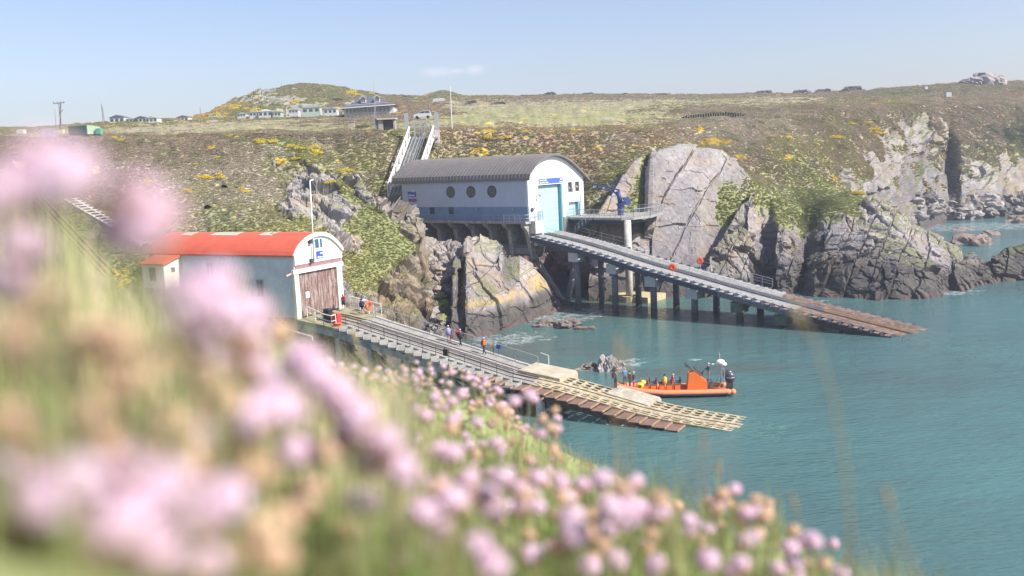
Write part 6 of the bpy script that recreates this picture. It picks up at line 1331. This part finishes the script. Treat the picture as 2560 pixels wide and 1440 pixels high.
def clump_mesh(seed, n=170):
    g = np.random.default_rng(seed); d = g.normal(size=(n, 3)); d /= np.linalg.norm(d, axis=1, keepdims=True); d[:, 2] = np.abs(d[:, 2])
    r = (g.uniform(.5, 1, n)**.5)[:, None]*(.7+.6*vnoise(d*1.8+seed, seed))[:, None]; c = d*r*np.array([.5, .5, .42])
    a_ = d+g.normal(size=(n, 3))*.9; a_ /= np.linalg.norm(a_, axis=1, keepdims=True); b_ = np.cross(a_, g.normal(size=(n, 3))); b_ /= np.linalg.norm(b_, axis=1, keepdims=True)
    s = g.uniform(.07, .14, (n, 1)); V = np.stack([c-a_*s, c+b_*s*.6, c+a_*s, c-b_*s*.6], 1).reshape(-1, 3)
    t = np.repeat((.7+.6*g.uniform(0, 1, (n, 1)))*(1.0), 4, 0); o = np_mesh('heath_clump', V, np.arange(n*4).reshape(-1, 4), [CM], np.repeat(t, 3, 1), smooth=False); me = o.data; bpy.data.objects.remove(o); return me
pts = []
for nm, (P, colr, wgt) in VEG.items():
    a_ = P[:-1, :-1].reshape(-1, 3); b_ = P[1:, :-1].reshape(-1, 3); c_ = P[:-1, 1:].reshape(-1, 3)
    ar = np.linalg.norm(np.cross(b_-a_, c_-a_), axis=1); D_ = a_[:, 1]; size = .40*np.clip(D_/135, .8, 3.2); wv = wgt[:-1, :-1].reshape(-1)
    pr = ar/(size**2)*2.6*np.clip(wv, 0, 1); vis = (a_[:, 2] > 1.5) & (np.abs(a_[:, 0]) < D_*.62+6); pr = pr*vis*(D_ < 520)
    k_ = RNG.random(len(pr)) < pr; idx = np.nonzero(k_)[0]; w1, w2 = RNG.random((2, len(idx), 1))
    p = a_[idx]+(b_[idx]-a_[idx])*w1+(c_[idx]-a_[idx])*w2; cc = colr[:-1, :-1].reshape(-1, 3)[idx]*RNG.uniform(1.15, 1.4, (len(idx), 1))*np.array([1.02, .97, .95])
    jit = RNG.random(len(idx)); cc = np.where((jit < .10)[:, None], cc*np.array([1.2, 1.15, 1.2]), cc); cc = np.where((jit > .97)[:, None], cc*.7, cc)
    sc_ = size[idx]*RNG.uniform(.55, 1.45, len(idx))*(.55+.45*wv[idx]); pts.append(np.c_[p, cc, sc_, wv[idx]])
pts = np.concatenate(pts); RNG.shuffle(pts)
def ng_make(src):
    g = bpy.data.node_groups.new('scatter', 'GeometryNodeTree'); g.interface.new_socket('Geometry', in_out='INPUT', socket_type='NodeSocketGeometry'); g.interface.new_socket('Geometry', in_out='OUTPUT', socket_type='NodeSocketGeometry')
    N = g.nodes; L = g.links; i = N.new('NodeGroupInput'); o = N.new('NodeGroupOutput'); ip = N.new('GeometryNodeInstanceOnPoints'); ob = N.new('GeometryNodeObjectInfo'); ob.inputs['Object'].default_value = src
    sc_ = N.new('GeometryNodeInputNamedAttribute'); sc_.data_type = 'FLOAT_VECTOR'; sc_.inputs['Name'].default_value = 'iscl'; ro = N.new('GeometryNodeInputNamedAttribute'); ro.data_type = 'FLOAT_VECTOR'; ro.inputs['Name'].default_value = 'irot'
    L.new(i.outputs[0], ip.inputs['Points']); L.new(ob.outputs['Geometry'], ip.inputs['Instance']); L.new(sc_.outputs[0], ip.inputs['Scale']); L.new(ro.outputs[0], ip.inputs['Rotation']); L.new(ip.outputs[0], o.inputs[0]); return g
for v_ in range(3):
    me = clump_mesh(900+v_); src = bpy.data.objects.new('heath_clump', me); COL.objects.link(src)
    qq = sight((520, 560, 1180)[v_], (520, 470, 400)[v_], ('heath_terrain', 'hill_terrain')); src.location = qq; me2 = me
    tag(src, ('heather clump on the spur slope above the boathouse roof', 'heather clump high on the spur to the left', 'heather clump on the slope behind the station roof')[v_], 'shrub')
    sub = pts[v_::3]; n = len(sub); pm = bpy.data.meshes.new('heath'); pm.vertices.add(n); pm.vertices.foreach_set('co', (sub[:, :3]-np.array([0, 0, .05])).astype(np.float32).ravel())
    def at(nm_, ty, arr): q = pm.attributes.new(nm_, ty, 'POINT'); q.data.foreach_set('vector' if ty == 'FLOAT_VECTOR' else 'color', arr.astype(np.float32).ravel())
    at('icol', 'FLOAT_VECTOR', sub[:, 3:6].clip(.01, .8)); s = sub[:, 6:7]; at('iscl', 'FLOAT_VECTOR', np.c_[s*RNG.uniform(.85, 1.3, (n, 1)), s*RNG.uniform(.85, 1.3, (n, 1)), s*RNG.uniform(.5, .85, (n, 1))*(.45+.55*sub[:, 7:8])]); at('irot', 'FLOAT_VECTOR', np.c_[RNG.uniform(-.25, .25, (n, 2)), RNG.uniform(0, 6.28, n)])
    pm.update(); ho = bpy.data.objects.new('heath_shrubs', pm); COL.objects.link(ho); tag(ho, ('low heather and shrubs covering the slopes', 'mixed scrub covering the slopes', 'rough grass tufts covering the slopes')[v_], 'scrub', kind='stuff')
    md = ho.modifiers.new('scatter', 'NODES'); md.node_group = ng_make(src)
print('heath points', len(pts))

# ================================================================== near bank with flowering thrift
GP = []   # px, distance, ground height
for px, D, z in ((-600, .25, 22.93), (100, .25, 22.87), (1000, .25, 22.70), (2400, .25, 22.55),
                 (-600, .6, 22.90), (200, .6, 22.79), (880, .6, 22.69), (1500, .6, 22.56), (2400, .6, 22.46),
                 (-600, 1.2, 22.86), (0, 1.2, 22.78), (500, 1.2, 22.64), (1000, 1.2, 22.53), (1500, 1.2, 22.43), (2100, 1.2, 22.33), (2800, 1.2, 22.15),
                 (-600, 1.7, 22.82), (0, 1.7, 22.75), (500, 1.7, 22.57), (900, 1.7, 22.43), (1200, 1.7, 22.35), (1500, 1.7, 22.28), (1830, 1.7, 22.23), (2200, 1.7, 22.0), (2800, 1.7, 21.8),
                 (-600, 2.6, 22.75), (0, 2.6, 22.70), (600, 2.6, 22.42), (900, 2.6, 22.24), (1250, 2.6, 22.05), (1600, 2.6, 21.8), (2200, 2.6, 21.4), (2800, 2.6, 21.2),
                 (-600, 3.7, 22.6), (0, 3.7, 22.55), (600, 3.7, 22.33), (700, 3.7, 22.24), (850, 3.7, 22.10), (1000, 3.7, 22.05), (1210, 3.7, 22.0), (1290, 3.7, 21.80), (1450, 3.7, 21.5), (1700, 3.7, 21.1), (2400, 3.7, 20.6),
                 (-600, 4.6, 22.1), (0, 4.6, 22.0), (700, 4.6, 21.8), (850, 4.6, 21.65), (1200, 4.6, 21.72), (1300, 4.6, 21.5), (1450, 4.6, 21.3), (1800, 4.6, 20.4), (2400, 4.6, 19.8),
                 (0, 6, 20.6), (850, 6, 20.3), (1250, 6, 20.95), (1350, 6, 21.0), (1450, 6, 20.93), (1560, 6, 20.4), (1800, 6, 19.5), (2400, 6, 19),
                 (0, 8, 18.5), (1000, 8, 18), (1500, 8, 18.2), (2400, 8, 17), (0, 14, 9), (1200, 14, 8), (2400, 14, 8), (0, 24, -3), (1200, 24, -3), (2400, 24, -3)):
    d = ray(px, 700); GP.append((d.x/d.y, math.log(D), z))
GP = np.array(GP)
def bank(u, D):
    l = np.log(np.maximum(D, .12)); dd = ((u[..., None]-GP[:, 0])*1.6)**2+((l[..., None]-GP[:, 1])*1.5)**2+1e-4; w_ = 1/dd**2.2; return (w_*GP[:, 2]).sum(-1)/w_.sum(-1)
us_ = np.linspace(-.95, .95, 170); ds_ = np.exp(np.linspace(math.log(.16), math.log(26), 190)); UU, DD = np.meshgrid(us_, ds_); ZZ = bank(UU, DD)
PB = np.stack([UU*DD, DD, ZZ], -1); PB[..., 2] += (fbm(PB*3.0, 5, 3)-.5)*.10*np.clip(DD, .3, 3)*.5
cb_ = np.array([.26, .29, .13])*(0.5+fbm(PB*9, 9, 3)[..., None]); ix = np.arange(PB.shape[0]*PB.shape[1]).reshape(PB.shape[:2]); qd = np.stack([ix[:-1, :-1], ix[:-1, 1:], ix[1:, 1:], ix[1:, :-1]], -1).reshape(-1, 4)
tag(np_mesh('bank_ground', PB.reshape(-1, 3), qd, [M_LAND], cb_.reshape(-1, 3)), kind='structure')
# leaves and grass of the bank
def leaf_material():
    return mat('bank_leaf', (1, 1, 1), rough=.6, vcol=True, noise=.1, nscale=30, transl=.55, spec=.2)
LM = leaf_material()
def blades(name, u, D, hmin, hmax, wdt, cols_, label, lean=.5, seg=3):
    n = len(u); z = bank(u, D); b0 = np.c_[u*D, D, z-.01]; h = RNG.uniform(hmin, hmax, (n, 1))*np.clip(D/1.0, .3, 1)[:, None]; az = RNG.uniform(0, 6.28, n); ln = RNG.uniform(0, lean, (n, 1)); dr = np.c_[np.cos(az), np.sin(az), np.zeros(n)]; sd_ = np.c_[-np.sin(az), np.cos(az), np.zeros(n)]*wdt*RNG.uniform(.6, 1.4, (n, 1))
    rows_ = []
    for k_ in range(seg+1):
        t = k_/seg; c = b0+np.array([0, 0, 1])*h*t+dr*h*ln*t*t; wv = (1-t)**.7 if k_ < seg else .05; rows_ += [c-sd_*wv, c+sd_*wv]
    V = np.stack(rows_, 1); m_ = 2*(seg+1); q = np.array([[2*k_, 2*k_+1, 2*k_+3, 2*k_+2] for k_ in range(seg)]); F_q = (np.arange(n)[:, None, None]*m_+q[None]).reshape(-1, 4)
    cl = np.array(cols_)[RNG.integers(0, len(cols_), n)]*RNG.uniform(.7, 1.35, (n, 1)); o = np_mesh(name, V.reshape(-1, 3), F_q, [LM], np.repeat(cl, m_, 0), smooth=False); tag(o, label, 'grass', kind='stuff'); return o
GRN = [(.32, .42, .13), (.40, .48, .18), (.36, .38, .17), (.50, .43, .24), (.20, .30, .08), (.46, .38, .24), (.48, .40, .20)]
def usamp(n, lo, hi, dlo, dhi): D = np.exp(RNG.uniform(math.log(dlo), math.log(dhi), n)); return RNG.uniform(lo, hi, n), D
u_, D_ = usamp(26000, -.75, .62, .3, 7.0); blades('bank_grass', u_, D_, .05, .13, .0022, GRN, 'green and straw coloured grass on the near bank')
u_, D_ = usamp(15000, -.7, .62, .4, 7.0); blades('thrift_leaves', u_, D_, .03, .07, .0032, [(.22, .34, .10), (.30, .38, .17), (.36, .36, .2)], 'dense cushions of narrow thrift leaves', lean=.9, seg=2)
u_, D_ = usamp(6000, -.62, -.12, .8, 2.6); blades('pale_grass', u_, D_, .12, .24, .0026, [(.68, .66, .36), (.76, .68, .44), (.60, .66, .30), (.80, .68, .52)], 'pale yellow green grass behind the near blooms')
# thrift flowers
def head_mesh(seed, pal, base, n=130, r=.0125, flat=.78):
    g = np.random.default_rng(seed); d = g.normal(size=(n, 3)); d /= np.linalg.norm(d, axis=1, keepdims=True); d[:, 2] = np.where(d[:, 2] < -.35, -d[:, 2], d[:, 2])
    c = d*np.array([1, 1, flat])*r*g.uniform(.75, 1.05, (n, 1)); a_ = np.cross(d, g.normal(size=(n, 3))); a_ /= np.linalg.norm(a_, axis=1, keepdims=True); b_ = np.cross(a_, d); s = r*.34*g.uniform(.7, 1.2, (n, 1))
    V = [np.stack([c-a_*s, c-b_*s+d*s*.3, c+a_*s, c+b_*s+d*s*.5], 1).reshape(-1, 3)]; C = [np.repeat(np.array(pal)[g.integers(0, len(pal), n)]*g.uniform(.85, 1.15, (n, 1)), 4, 0)]
    # calyx under the petals
    bs = []; bc = []
    for i in range(10):
        for j in range(4):
            t0, t1 = i*math.tau/10, (i+1)*math.tau/10; r0, r1 = r*math.sin(j/4*1.5)*.98, r*math.sin((j+1)/4*1.5)*.98; z0, z1 = -r*.75*math.cos(j/4*1.5)-r*.1, -r*.75*math.cos((j+1)/4*1.5)-r*.1
            bs += [(r0*math.cos(t0), r0*math.sin(t0), z0), (r0*math.cos(t1), r0*math.sin(t1), z0), (r1*math.cos(t1), r1*math.sin(t1), z1), (r1*math.cos(t0), r1*math.sin(t0), z1)]; bc += [base]*4
    V.append(np.array(bs)); C.append(np.array(bc)); V = np.concatenate(V); C = np.concatenate(C); o = np_mesh('flower_head', V, np.arange(len(V)).reshape(-1, 4), [PM], C, smooth=False); me = o.data; bpy.data.objects.remove(o); return me
PM = mat('petal', (1, 1, 1), rough=.6, vcol=True, noise=.04, transl=.4, spec=.2)
PINK = [(.86, .66, .76), (.89, .71, .81), (.82, .57, .70), (.90, .78, .85)]; TAN = [(.78, .56, .42), (.84, .66, .46), (.80, .52, .44), (.82, .68, .44)]
HP = [head_mesh(40+i, PINK, (.62, .40, .30)) for i in range(3)]; HT = [head_mesh(50+i, TAN, (.66, .46, .26), n=90, r=.0095, flat=.9) for i in range(3)]
mb = MB(); mb.tube((0, 0, 0), (0, 0, 1), .0011, .0009, n=5, caps=False); st_o = mb.build('stem', mat('stem_green', (.42, .46, .22), noise=.05, transl=.4)); STEM = st_o.data; bpy.data.objects.remove(st_o)
FL = []
def fl(px, py, D, tan=False, s=1.0): FL.append((px, py, D, tan, s*(.74 if D < .38 else .9 if D < .5 else 1)))
for a_ in ((90, 405, .34), (165, 465, .30), (55, 470, .32), (130, 400, .36), (185, 430, .33), (-10, 500, .30), (345, 505, .34), (405, 545, .36), (300, 575, .35), (370, 585, .33), (500, 745, .42), (560, 785, .42), (470, 800, .42), (610, 850, .5), (540, 720, .44), (440, 740, .44), (500, 850, .46),
           (760, 900, .62), (790, 940, .6), (840, 985, .6), (900, 1050, .58), (960, 1110, .6), (1000, 1170, .62), (880, 1090, .6), (930, 1150, .62), (860, 1030, .6), (1130, 1250, .75), (1100, 1320, .75), (1190, 1370, .72), (1230, 1410, .7), (1060, 1280, .72), (700, 1020, .5), (640, 1050, .48),
           (350, 1270, .32), (420, 1210, .33), (300, 1330, .31), (390, 1380, .32), (120, 1240, .30), (200, 1200, .31), (460, 1300, .34), (560, 1250, .4), (20, 1180, .4), (740, 1130, .6), (180, 1290, .33), (620, 920, .55), (60, 620, .42), (30, 700, .45), (560, 930, .6), (640, 1010, .6), (680, 960, .62), (290, 1230, .36), (330, 1180, .36), (500, 1420, .4), (1010, 1420, .7), (900, 1260, .65), (480, 1090, .48), (630, 780, .6)): fl(*a_)
for a_ in ((220, 1040, .36), (150, 1380, .34), (530, 1330, .45), (660, 1330, .5), (690, 1395, .46), (60, 900, .35), (420, 900, .42), (60, 1320, .32), (700, 830, .9), (520, 960, .45), (880, 1330, .7), (640, 1180, .5), (330, 960, .38), (440, 1060, .42), (950, 1380, .8), (760, 1260, .6), (590, 1110, .5), (300, 860, .4), (420, 1420, .4), (840, 1400, .7), (460, 880, .55), (170, 940, .42), (360, 1120, .45), (60, 1240, .38), (500, 1230, .45), (570, 1400, .45), (780, 1230, .65), (820, 1130, .7), (700, 1300, .55), (110, 760, .38), (60, 840, .34), (200, 860, .4), (30, 1060, .34), (260, 1120, .38), (90, 1120, .36), (480, 1160, .42), (240, 1400, .35), (560, 1010, .5)): fl(a_[0], a_[1], a_[2], True, 1.15)
def ok_ground(px, py, D): d = ray(px, py); z = EYE+d.z*D/d.y; g_ = float(bank(np.array([d.x/d.y]), np.array([D]))[0]); return .03 < z-g_ < .24
tries = 0
def fill(n, f, dfun, tanp, srange=(.85, 1.15)):
    c = 0; t = 0
    while c < n and t < n*60:
        t += 1; px, py = f(); D = dfun(px, py)
        if ok_ground(px, py, D): fl(px, py, D, RNG.random() < tanp, RNG.uniform(*srange)); c += 1
ridge = lambda px: float(np.interp(px, [640, 700, 760, 830, 900, 960, 1050, 1150, 1200, 1240, 1290, 1330], [800, 830, 865, 900, 920, 915, 905, 925, 940, 960, 1040, 1120]))
fill(190, lambda: (lambda x: (x, ridge(x)+abs(RNG.normal(0, 55))))(RNG.uniform(680, 1310)), lambda x, y: RNG.uniform(3.3, 4.2), .5)
fill(44, lambda: (lambda x: (x, float(np.interp(x, [1230, 1350, 1450, 1500], [1075, 1105, 1170, 1190]))+RNG.uniform(-10, 45)))(RNG.uniform(1230, 1480)), lambda x, y: RNG.uniform(5.4, 6.3), .75)
fill(110, lambda: (RNG.uniform(700, 1400), RNG.uniform(980, 1250)), lambda x, y: RNG.uniform(1.5, 2.9), .5)
fill(95, lambda: (lambda x: (x, float(np.interp(x, [1050, 1250, 1500, 1600, 1900, 2150], [1120, 1170, 1190, 1250, 1230, 1400]))+RNG.uniform(0, 210)))(RNG.uniform(1040, 2120)), lambda x, y: RNG.uniform(1.15, 1.9), .5)
fill(55, lambda: (RNG.uniform(820, 1650), RNG.uniform(1190, 1435)), lambda x, y: RNG.uniform(.85, 1.35), .35)
fill(34, lambda: (lambda x: (x, float(np.interp(x, [1190, 1290, 1400], [965, 1050, 1130]))+RNG.uniform(-5, 60)))(RNG.uniform(1190, 1400)), lambda x, y: RNG.uniform(3.4, 4.9), .5)
for a_ in ((1128, 1135, 1.0), (1095, 1125, 1.15), (1240, 1110, 1.5), (1345, 1195, 1.25), (1400, 1205, 1.2), (1455, 1215, 1.25), (1505, 1200, 1.0), (1560, 1305, 1.15), (1480, 1330, 1.3), (1715, 1335, 1.3), (1835, 1225, 1.5), (1865, 1355, 1.3), (1770, 1400, 1.0), (1850, 1415, 1.0), (1985, 1410, 1.2), (1240, 1285, 1.3), (1000, 1210, .9), (2100, 1436, 1.3), (1420, 1245, 1.4), (1300, 1225, 1.2)): fl(*a_)
for a_ in ((1603, 1258, 1.7), (1663, 1262, 1.7), (1692, 1265, 1.8), (1648, 1300, 1.6), (1552, 1255, 1.6), (1792, 1275, 1.4), (1805, 1235, 1.6), (1853, 1300, 1.7), (1918, 1282, 1.6), (1897, 1335, 1.5), (1750, 1350, 1.7), (1595, 1380, 1.5), (1490, 1402, 1.5), (1620, 1330, 1.7)): fl(a_[0], a_[1], a_[2], True, 1.25)
print('flowers', len(FL))
def wher(px, py, D, tan):
    a_ = 'faded tan' if tan else 'pink'
    if D < .42: b_ = 'huge blurred %s thrift head close up at the ' % a_ + ('upper left' if py < 640 else 'middle left' if py < 1000 else 'lower left')
    elif D < 1.1: b_ = 'large soft %s thrift head in the near drift ' % a_ + ('beside the boathouse wall' if py < 880 else 'below the boathouse' if px < 820 else 'at its lower right end' if px > 1050 else 'along its middle')
    elif D < 2: b_ = 'medium %s thrift head on the lower bank ' % a_ + ('against the open water' if px > 1550 else 'under the old slipway pier' if px > 1250 else 'left of the water')
    elif D < 3: b_ = 'small %s thrift head between the near drift and the far cushion' % a_
    elif D < 5: b_ = 'small %s thrift head on the far cushion, ' % a_ + ('left end by the trestles' if px < 900 else 'middle part' if px < 1120 else 'right end by the pier')
    else: b_ = 'tiny %s thrift head on the farthest edge of the bank by the water' % a_
    return b_
for i, (px, py, D, tan, s) in enumerate(FL[:760]):
    h = atY(px, py, D); g_ = float(bank(np.array([h.x/D]), np.array([D]))[0]); g_ = min(g_, h.z-.05); g_ = max(g_, h.z-.30); big = i < 300
    bx_, by_ = h.x+RNG.normal()*.008, h.y+RNG.normal()*.008
    e = empty('faded_thrift' if tan else 'thrift_flower', (bx_, by_, g_), wher(px, py, D, tan), 'flower', 'faded thrift heads on the near bank' if tan else 'pink thrift flowers on the near bank')
    d_ = h-Vector((bx_, by_, g_)); L_ = d_.length; q = d_.to_track_quat('Z', 'Y')
    so_ = bpy.data.objects.new('stem', STEM); COL.objects.link(so_); so_.parent = e; so_.rotation_mode = 'QUATERNION'; so_.rotation_quaternion = q; so_.scale = (1, 1, L_)
    ho_ = bpy.data.objects.new('flower_head', (HT if tan else HP)[i % 3]); COL.objects.link(ho_); ho_.parent = e; ho_.location = d_; ho_.scale = (s, s, s); ho_.rotation_euler = (RNG.normal()*.35, RNG.normal()*.35, RNG.uniform(0, 6))
# tall bare grass stems close to the lens
SG = mat('straw_stem', (.42, .34, .20), noise=.08, transl=.2)
def stalk(pts_, D, r, label, seed_head=True):
    P_ = [atY(x, y, D) for x, y in pts_]; e = empty('grass_stem', P_[-1], label, 'grass stem', 'tall bare grass stems'); m = MB(); n = len(P_); m.path(P_, [r*(.55+.45*i/(n-1)) for i in range(n)], 6); m.build('stem', SG, e)
    if seed_head:
        m = MB(); a_ = P_[0]; b_ = P_[0].lerp(P_[1], .35)
        for t in np.linspace(0, 1, 5): m.ball(a_.lerp(b_, t), (r*1.7, r*1.7, r*4), 6, 4)
        m.build('seed_head', SG, e)
stalk([(1545, 850), (1532, 1000), (1545, 1150), (1560, 1240)], 1.0, .0016, 'tall straw grass stem crossing the lower slipway, left of a pair')
stalk([(1568, 880), (1570, 1050), (1578, 1200), (1590, 1300)], 1.0, .0014, 'tall straw grass stem just right of its twin by the landing')
stalk([(1985, 770), (2040, 860), (2085, 1000), (2118, 1200), (2130, 1440)], .75, .0015, 'broad curved straw stem rising over the water to the new slipway foot')
stalk([(1760, 1080), (1758, 1200), (1745, 1330)], .9, .001, 'faint straight grass stem over the open water')
stalk([(1797, 1160), (1798, 1225), (1800, 1290)], 1.5, .002, 'short pale grass stem beside the right pink flower')
stalk([(2215, 1230), (2250, 1330), (2290, 1460)], .8, .0014, 'leaning straw stem near the lower right corner, thickest there')
stalk([(1980, 1240), (2010, 1330), (2040, 1440)], 1.2, .0012, 'leaning straw stem left of the thick one in the lower right')
stalk([(1500, 1180), (1395, 1105), (1330, 1075), (1290, 1100)], 2.4, .002, 'arched grass stem bending over the flower cushion')
stalk([(1335, 1065), (1345, 1150), (1350, 1230)], 2.4, .002, 'upright grass stem behind the arched one')
stalk([(1370, 1075), (1366, 1150), (1362, 1230)], 2.6, .002, 'second upright grass stem, right of the arched one')
stalk([(880, 830), (905, 880), (935, 940)], 1.9, .0022, 'grass stem leaning across the trestles of the old slipway')
stalk([(1335, 975), (1318, 1040), (1300, 1120)], 2.4, .002, 'thin stem against the concrete pier of the old slipway')

# ================================================================== added veil of scattering air in place of lens flare
mb = MB(); mb.box((100, 340, 33.5), (1500, 760, 83)); hz = mb.build('veil', [bpy.data.materials.new('flare_air')])
hm = hz.data.materials[0]; hm.use_nodes = True; hn = hm.node_tree; hn.nodes.clear(); ho = hn.nodes.new('ShaderNodeOutputMaterial'); pv_ = hn.nodes.new('ShaderNodeVolumePrincipled')
pv_.inputs['Color'].default_value = (.82, .88, 1, 1); pv_.inputs['Density'].default_value = .0005; pv_.inputs['Anisotropy'].default_value = .3; hn.links.new(pv_.outputs[0], ho.inputs['Volume']); tag(hz, 'added haze in the air of the bay', 'veil', kind='stuff')

# ------------------------------------------------------------------ look-alikes told apart by their order from the left
ORD = 'first second third fourth fifth sixth seventh eighth ninth tenth eleventh twelfth thirteenth fourteenth fifteenth sixteenth seventeenth eighteenth nineteenth twentieth'.split()
byl = {}
for o in bpy.data.objects:
    if o.parent is None and o.get('label') and o.get('group'): byl.setdefault((o['group'], o['label']), []).append(o)
def sx(o):
    p = o.location.copy()
    if 'thrift' in o.name and o.children: p = p + max((c.location for c in o.children), key=lambda v: v.length)
    v = p-Vector((0, 0, EYE)); return v.dot(RGT)/max(.01, v.dot(FWD))
for (g_, l_), L_ in byl.items():
    if 1 < len(L_) <= 20 and len(l_.split()) <= 13:
        for i_, o in enumerate(sorted(L_, key=sx)): o['label'] = l_ + ', ' + ORD[i_] + ' from left'
